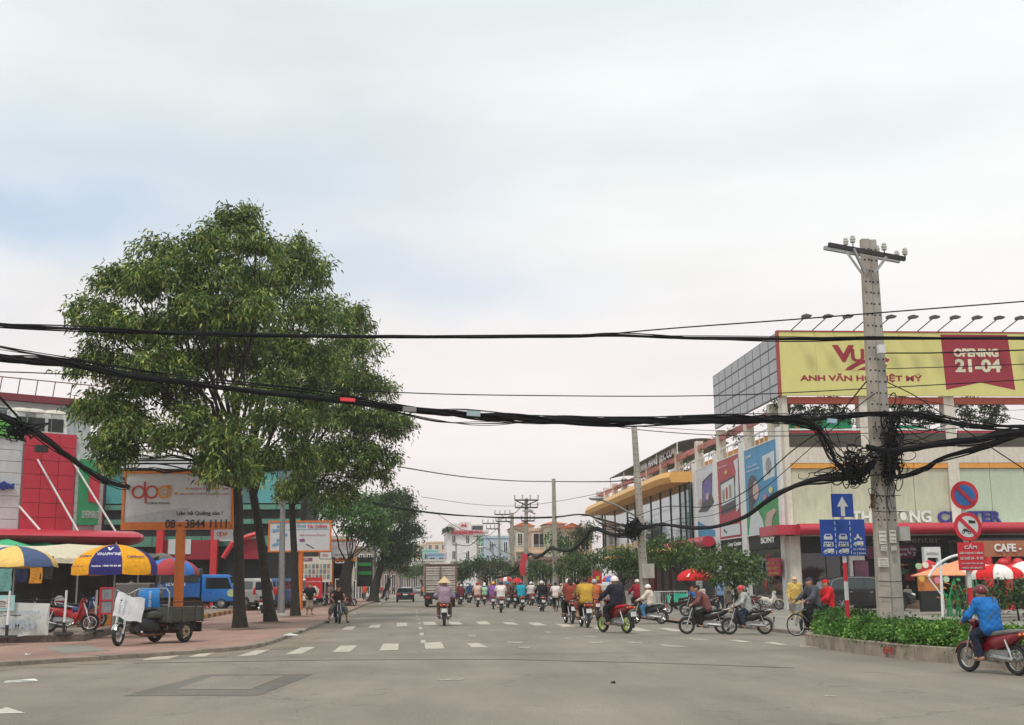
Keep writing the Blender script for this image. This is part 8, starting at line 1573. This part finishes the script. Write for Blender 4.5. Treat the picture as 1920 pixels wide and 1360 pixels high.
x0_,zt_=q(1732,1026);x1_,_=q(1763,1026);MB().box(x0_,x1_,0,.3,q(1740,1046)[1],zt_).build('head',M_white,py_);MB().box(x0_,x0_+.16,0,.3,0,q(1740,1046)[1]).box(x1_-.16,x1_,0,.3,0,q(1740,1046)[1]).build('side_post',M_white,py_);MB().box(x0_+.16,x1_-.16,.1,.3,0,1.2).build('lower_panel',M_int,py_);text('XPERIA',x0_+.12,x1_-.12,q(1740,1041)[1],q(1740,1036)[1],-.01,M_steel,py_)
dd=thing('balloon_display','red display stand with coloured discs before the shop','display',(P(1745,1100,58).x,58,H));MB().box(-.5,.6,0,.3,0,1.0).build('lower_box',M_int,dd);MB().loft([(-.6,2.0,.1,.25),(0,2.1,.2,.4),(.6,2.0,.1,.25)],12).build('red_hood',M_rcol,dd,True);MB().box(-.55,.6,.05,.25,1.0,1.7).build('orange_panel',mat('amber_panel',(.6,.2,.05),.5),dd)
for i,(x,z,c)in enumerate(((-.6,2.2,'a8c8a0'),(-.25,2.25,'e8e8d0'),(.1,2.1,'d0e0c0'),(.45,2.3,'90b8c8'),(.8,2.2,'b8c8c0'),(-.5,1.6,'e0b050'),(.3,1.5,'e080a0'),(.75,1.55,'b0d0b0'))):MB().cyl((x,-.18,z),(x,-.10,z),.15,n=16).build('disc',flat(c),dd)
fs_=thing('flower_sculpture','tall artificial flower display with green stems and orange petals','sculpture',(P(1805,1100,50).x,50,H));r=random.Random(8)
for i in range(9):
    x=-.75+i*.19;hh=r.uniform(.9,2.0);MB().tube([(x,0,0),(x+r.uniform(-.1,.1),0,hh*.5),(x+r.uniform(-.25,.2),-.05,hh)],[.06,.05,.035],8).build('stem',mat('bright_green',(.02,.30,.10),.5),fs_,True)
    for k in range(4):a=r.uniform(0,6.28);z=r.uniform(.3,hh);MB().rings([[(x+math.cos(a)*(q_*.42)-math.sin(a)*s_*w_,math.sin(a)*q_*.42+math.cos(a)*s_*w_-.05,z+.12*q_+dz)for s_,dz in ((-1,0),(0,.02),(1,0),(0,-.01))]for q_,w_ in ((0,.01),(.35,.09),(.7,.08),(1,.005))]).build('petal',mat('petal_orange',(.62,.20,.02),.5)if (i+k)%2 else MATS['bright_green'],fs_,True)
for i,(px,lab)in enumerate(((1838,'dark green clipped bush by the prohibition post'),(1870,'dark green clipped bush behind the blue jacket rider'),(1905,'dark green clipped bush at the frame edge'))):small_tree(lab,tuple(P(px,1100,44)[:2])+(H,),1.35,1.2,M_leafd,120+i,cat='bush',name='bush',dens=2.4,ll=.14,group='clipped bushes by the cafe')
ps(1703,1140,-90,'shop attendant in pale top crouched at the shop steps',pose='sit',shirt='d8d4c8',pants='b01830');ps(1716,1138,-60,'shop attendant in red by the shop steps',pose='work',shirt='c01828',pants='26262a');ps(1757,1142,-90,'person in black and white standing by the pylon',pose='stand',shirt='e0dcd8',pants='16161a')
# cafe wide parasols and flags in mid distance
for i,(px,pya,pyr,hw_,Y,lab,cols)in enumerate(((950,1081,1088,11,120,'faded red and white parasol over the far crowd',[C_rd,C_wh]),(970,1084,1091,10,118,'plain red parasol over the far crowd',[C_rd]),(1105,1080,1089,12,92,'red parasol under the low trees',[C_rd]),(1143,1080,1088,14,88,'red and blue parasol near the low stone wall',[C_rd,C_bl]),(982,1091,1097,9,115,'blue parasol near the banner pole',[C_bl]))):par_px(lab,px,pya,pyr,hw_,Y,cols,base_z=0,valance=.1)
fl_=thing('flag','red flag with yellow patch hanging below the low trees','flag',tuple(P(1112,1095,80)));MB().rings([[(x,.05*math.sin(x*6),z)for z in (0,.9)]+[(x,.02+.05*math.sin(x*6),z)for z in (.9,0)]for x in np.linspace(0,.6,7)]).build('cloth',M_redc,fl_);MB().tube([(-.05,0,-1.5),(-.05,0,1.6)],.03,6).build('staff',M_steel,fl_);MB().box(.2,.42,-.08,-.06,.25,.5).build('patch',mat('flag_yellow',(.6,.45,.05),.7),fl_)
rs=thing('no_turn_sign','small round red-rimmed road sign above the far crowd','road sign',tuple(G(897,1118)));round_sign(rs,0,2.9,.35,M_sred,M_swhite,0);MB().cyl((0,.05,0),(0,.05,3.2),.04,n=8).build('post',M_steel,rs)
# litter on the road and pavement
for i,(px,py,z,lab,s_)in enumerate(((543,1192,H,'crumpled white paper at the kerb by the trees',.30),(40,1278,0,'flat torn white paper on the asphalt near the frame edge',.42),(52,1228,H,'small white scrap on the pink pavement',.12),(563,1182,H,'flat grey cardboard square on the pavement edge',.34),(1150,1281,0,'small dark scrap in the middle of the crossing',.07),(408,1209,0,'small white scrap by the first trunk',.08),(664,1150,0,'pale scrap in the gutter',.12),(712,1133,0,'pale bag in the far gutter',.18))):
    b=G(px,py,z+.003);t=thing('litter',lab,'litter',tuple(b),i*.7);r=random.Random(i);k=7;vs=[(s_*math.cos(a)*r.uniform(.5,1),s_*.7*math.sin(a)*r.uniform(.5,1),r.uniform(0,.04)+.005)for a in [2*math.pi*j/k for j in range(k)]]
    top_=[(0,0,.07 if i in (0,7)else .02)];MB().add(vs+top_+[(v[0],v[1],0)for v in vs],[(j,(j+1)%k,k)for j in range(k)]+[(j,j+k+1,(j+1)%k+k+1,(j+1)%k)for j in range(k)]+[tuple(range(2*k,k,-1))]).build('scrap',M_dark if i==4 else (M_conc if i==3 else M_white),t)

# more people and goods crowding the market
for i,(px,py,rz,sh,pt,lab,ps_)in enumerate(((70,1166,-60,'8a4a3a','2a2a30','market woman in rust blouse behind the white banner','work'),(100,1158,200,'5a6a80','2a2622','man in slate shirt in the shade of the brown stall','stand'),(150,1160,-100,'a09a90','3a3430','man in pale grey shirt behind the parked market bikes','stand'),(268,1152,-90,'6a3038','222226','woman in wine red blouse under the blue and red parasol','work'),(232,1160,-80,'3a4a3a','2a2a2a','woman in dark green crouching at the food cabinet','sit'),(300,1150,180,'707a84','26262a','man in blue grey shirt beside the blue truck cargo bed','stand'))):ps(px,py,rz,lab,z=PH,pose=ps_,shirt=sh,pants=pt)
gl=['white sack leaning on the stall counter nearest the aqua notice','green sack by the brown stall post','brown sack behind the rope barrier','pale sack under the golden parasol','grey sack beside the food cabinet','dark sack below the blue and red parasol','tan sack stacked behind the cargo tricycle']
for i,c in enumerate(('b8b0a0','4a6a4a','6a5038','c0b8a8','707070','3a3634','9a8258')):
    b=G(58+i*37,1168-i*2,PH);t=thing('sack',gl[i],'sack',tuple(b),i*.8,'sacks on the market floor');MB().rings([[(r_*math.cos(a)*(1+.12*math.sin(3*a+i)),r_*.75*math.sin(a),z)for a in [2*math.pi*j/12 for j in range(12)]]for r_,z in ((.18,0),(.27,.08),(.26,.34),(.2,.55),(.07,.64),(.1,.72))]).build('sack_cloth',cloth(c),t,True)

# air
MB().box(-905,905,-65,2505,-1.03,26).build('haze',None or mat('haze_air',(1,1,1)),None,kind='stuff')
hz=MATS['haze_air'].node_tree;hz.nodes.clear();ho=hz.nodes.new('ShaderNodeOutputMaterial');hv_=hz.nodes.new('ShaderNodeVolumePrincipled');hv_.inputs['Density'].default_value=.0005;hv_.inputs['Color'].default_value=(.95,.92,.92,1);hz.links.new(hv_.outputs[0],ho.inputs['Volume'])
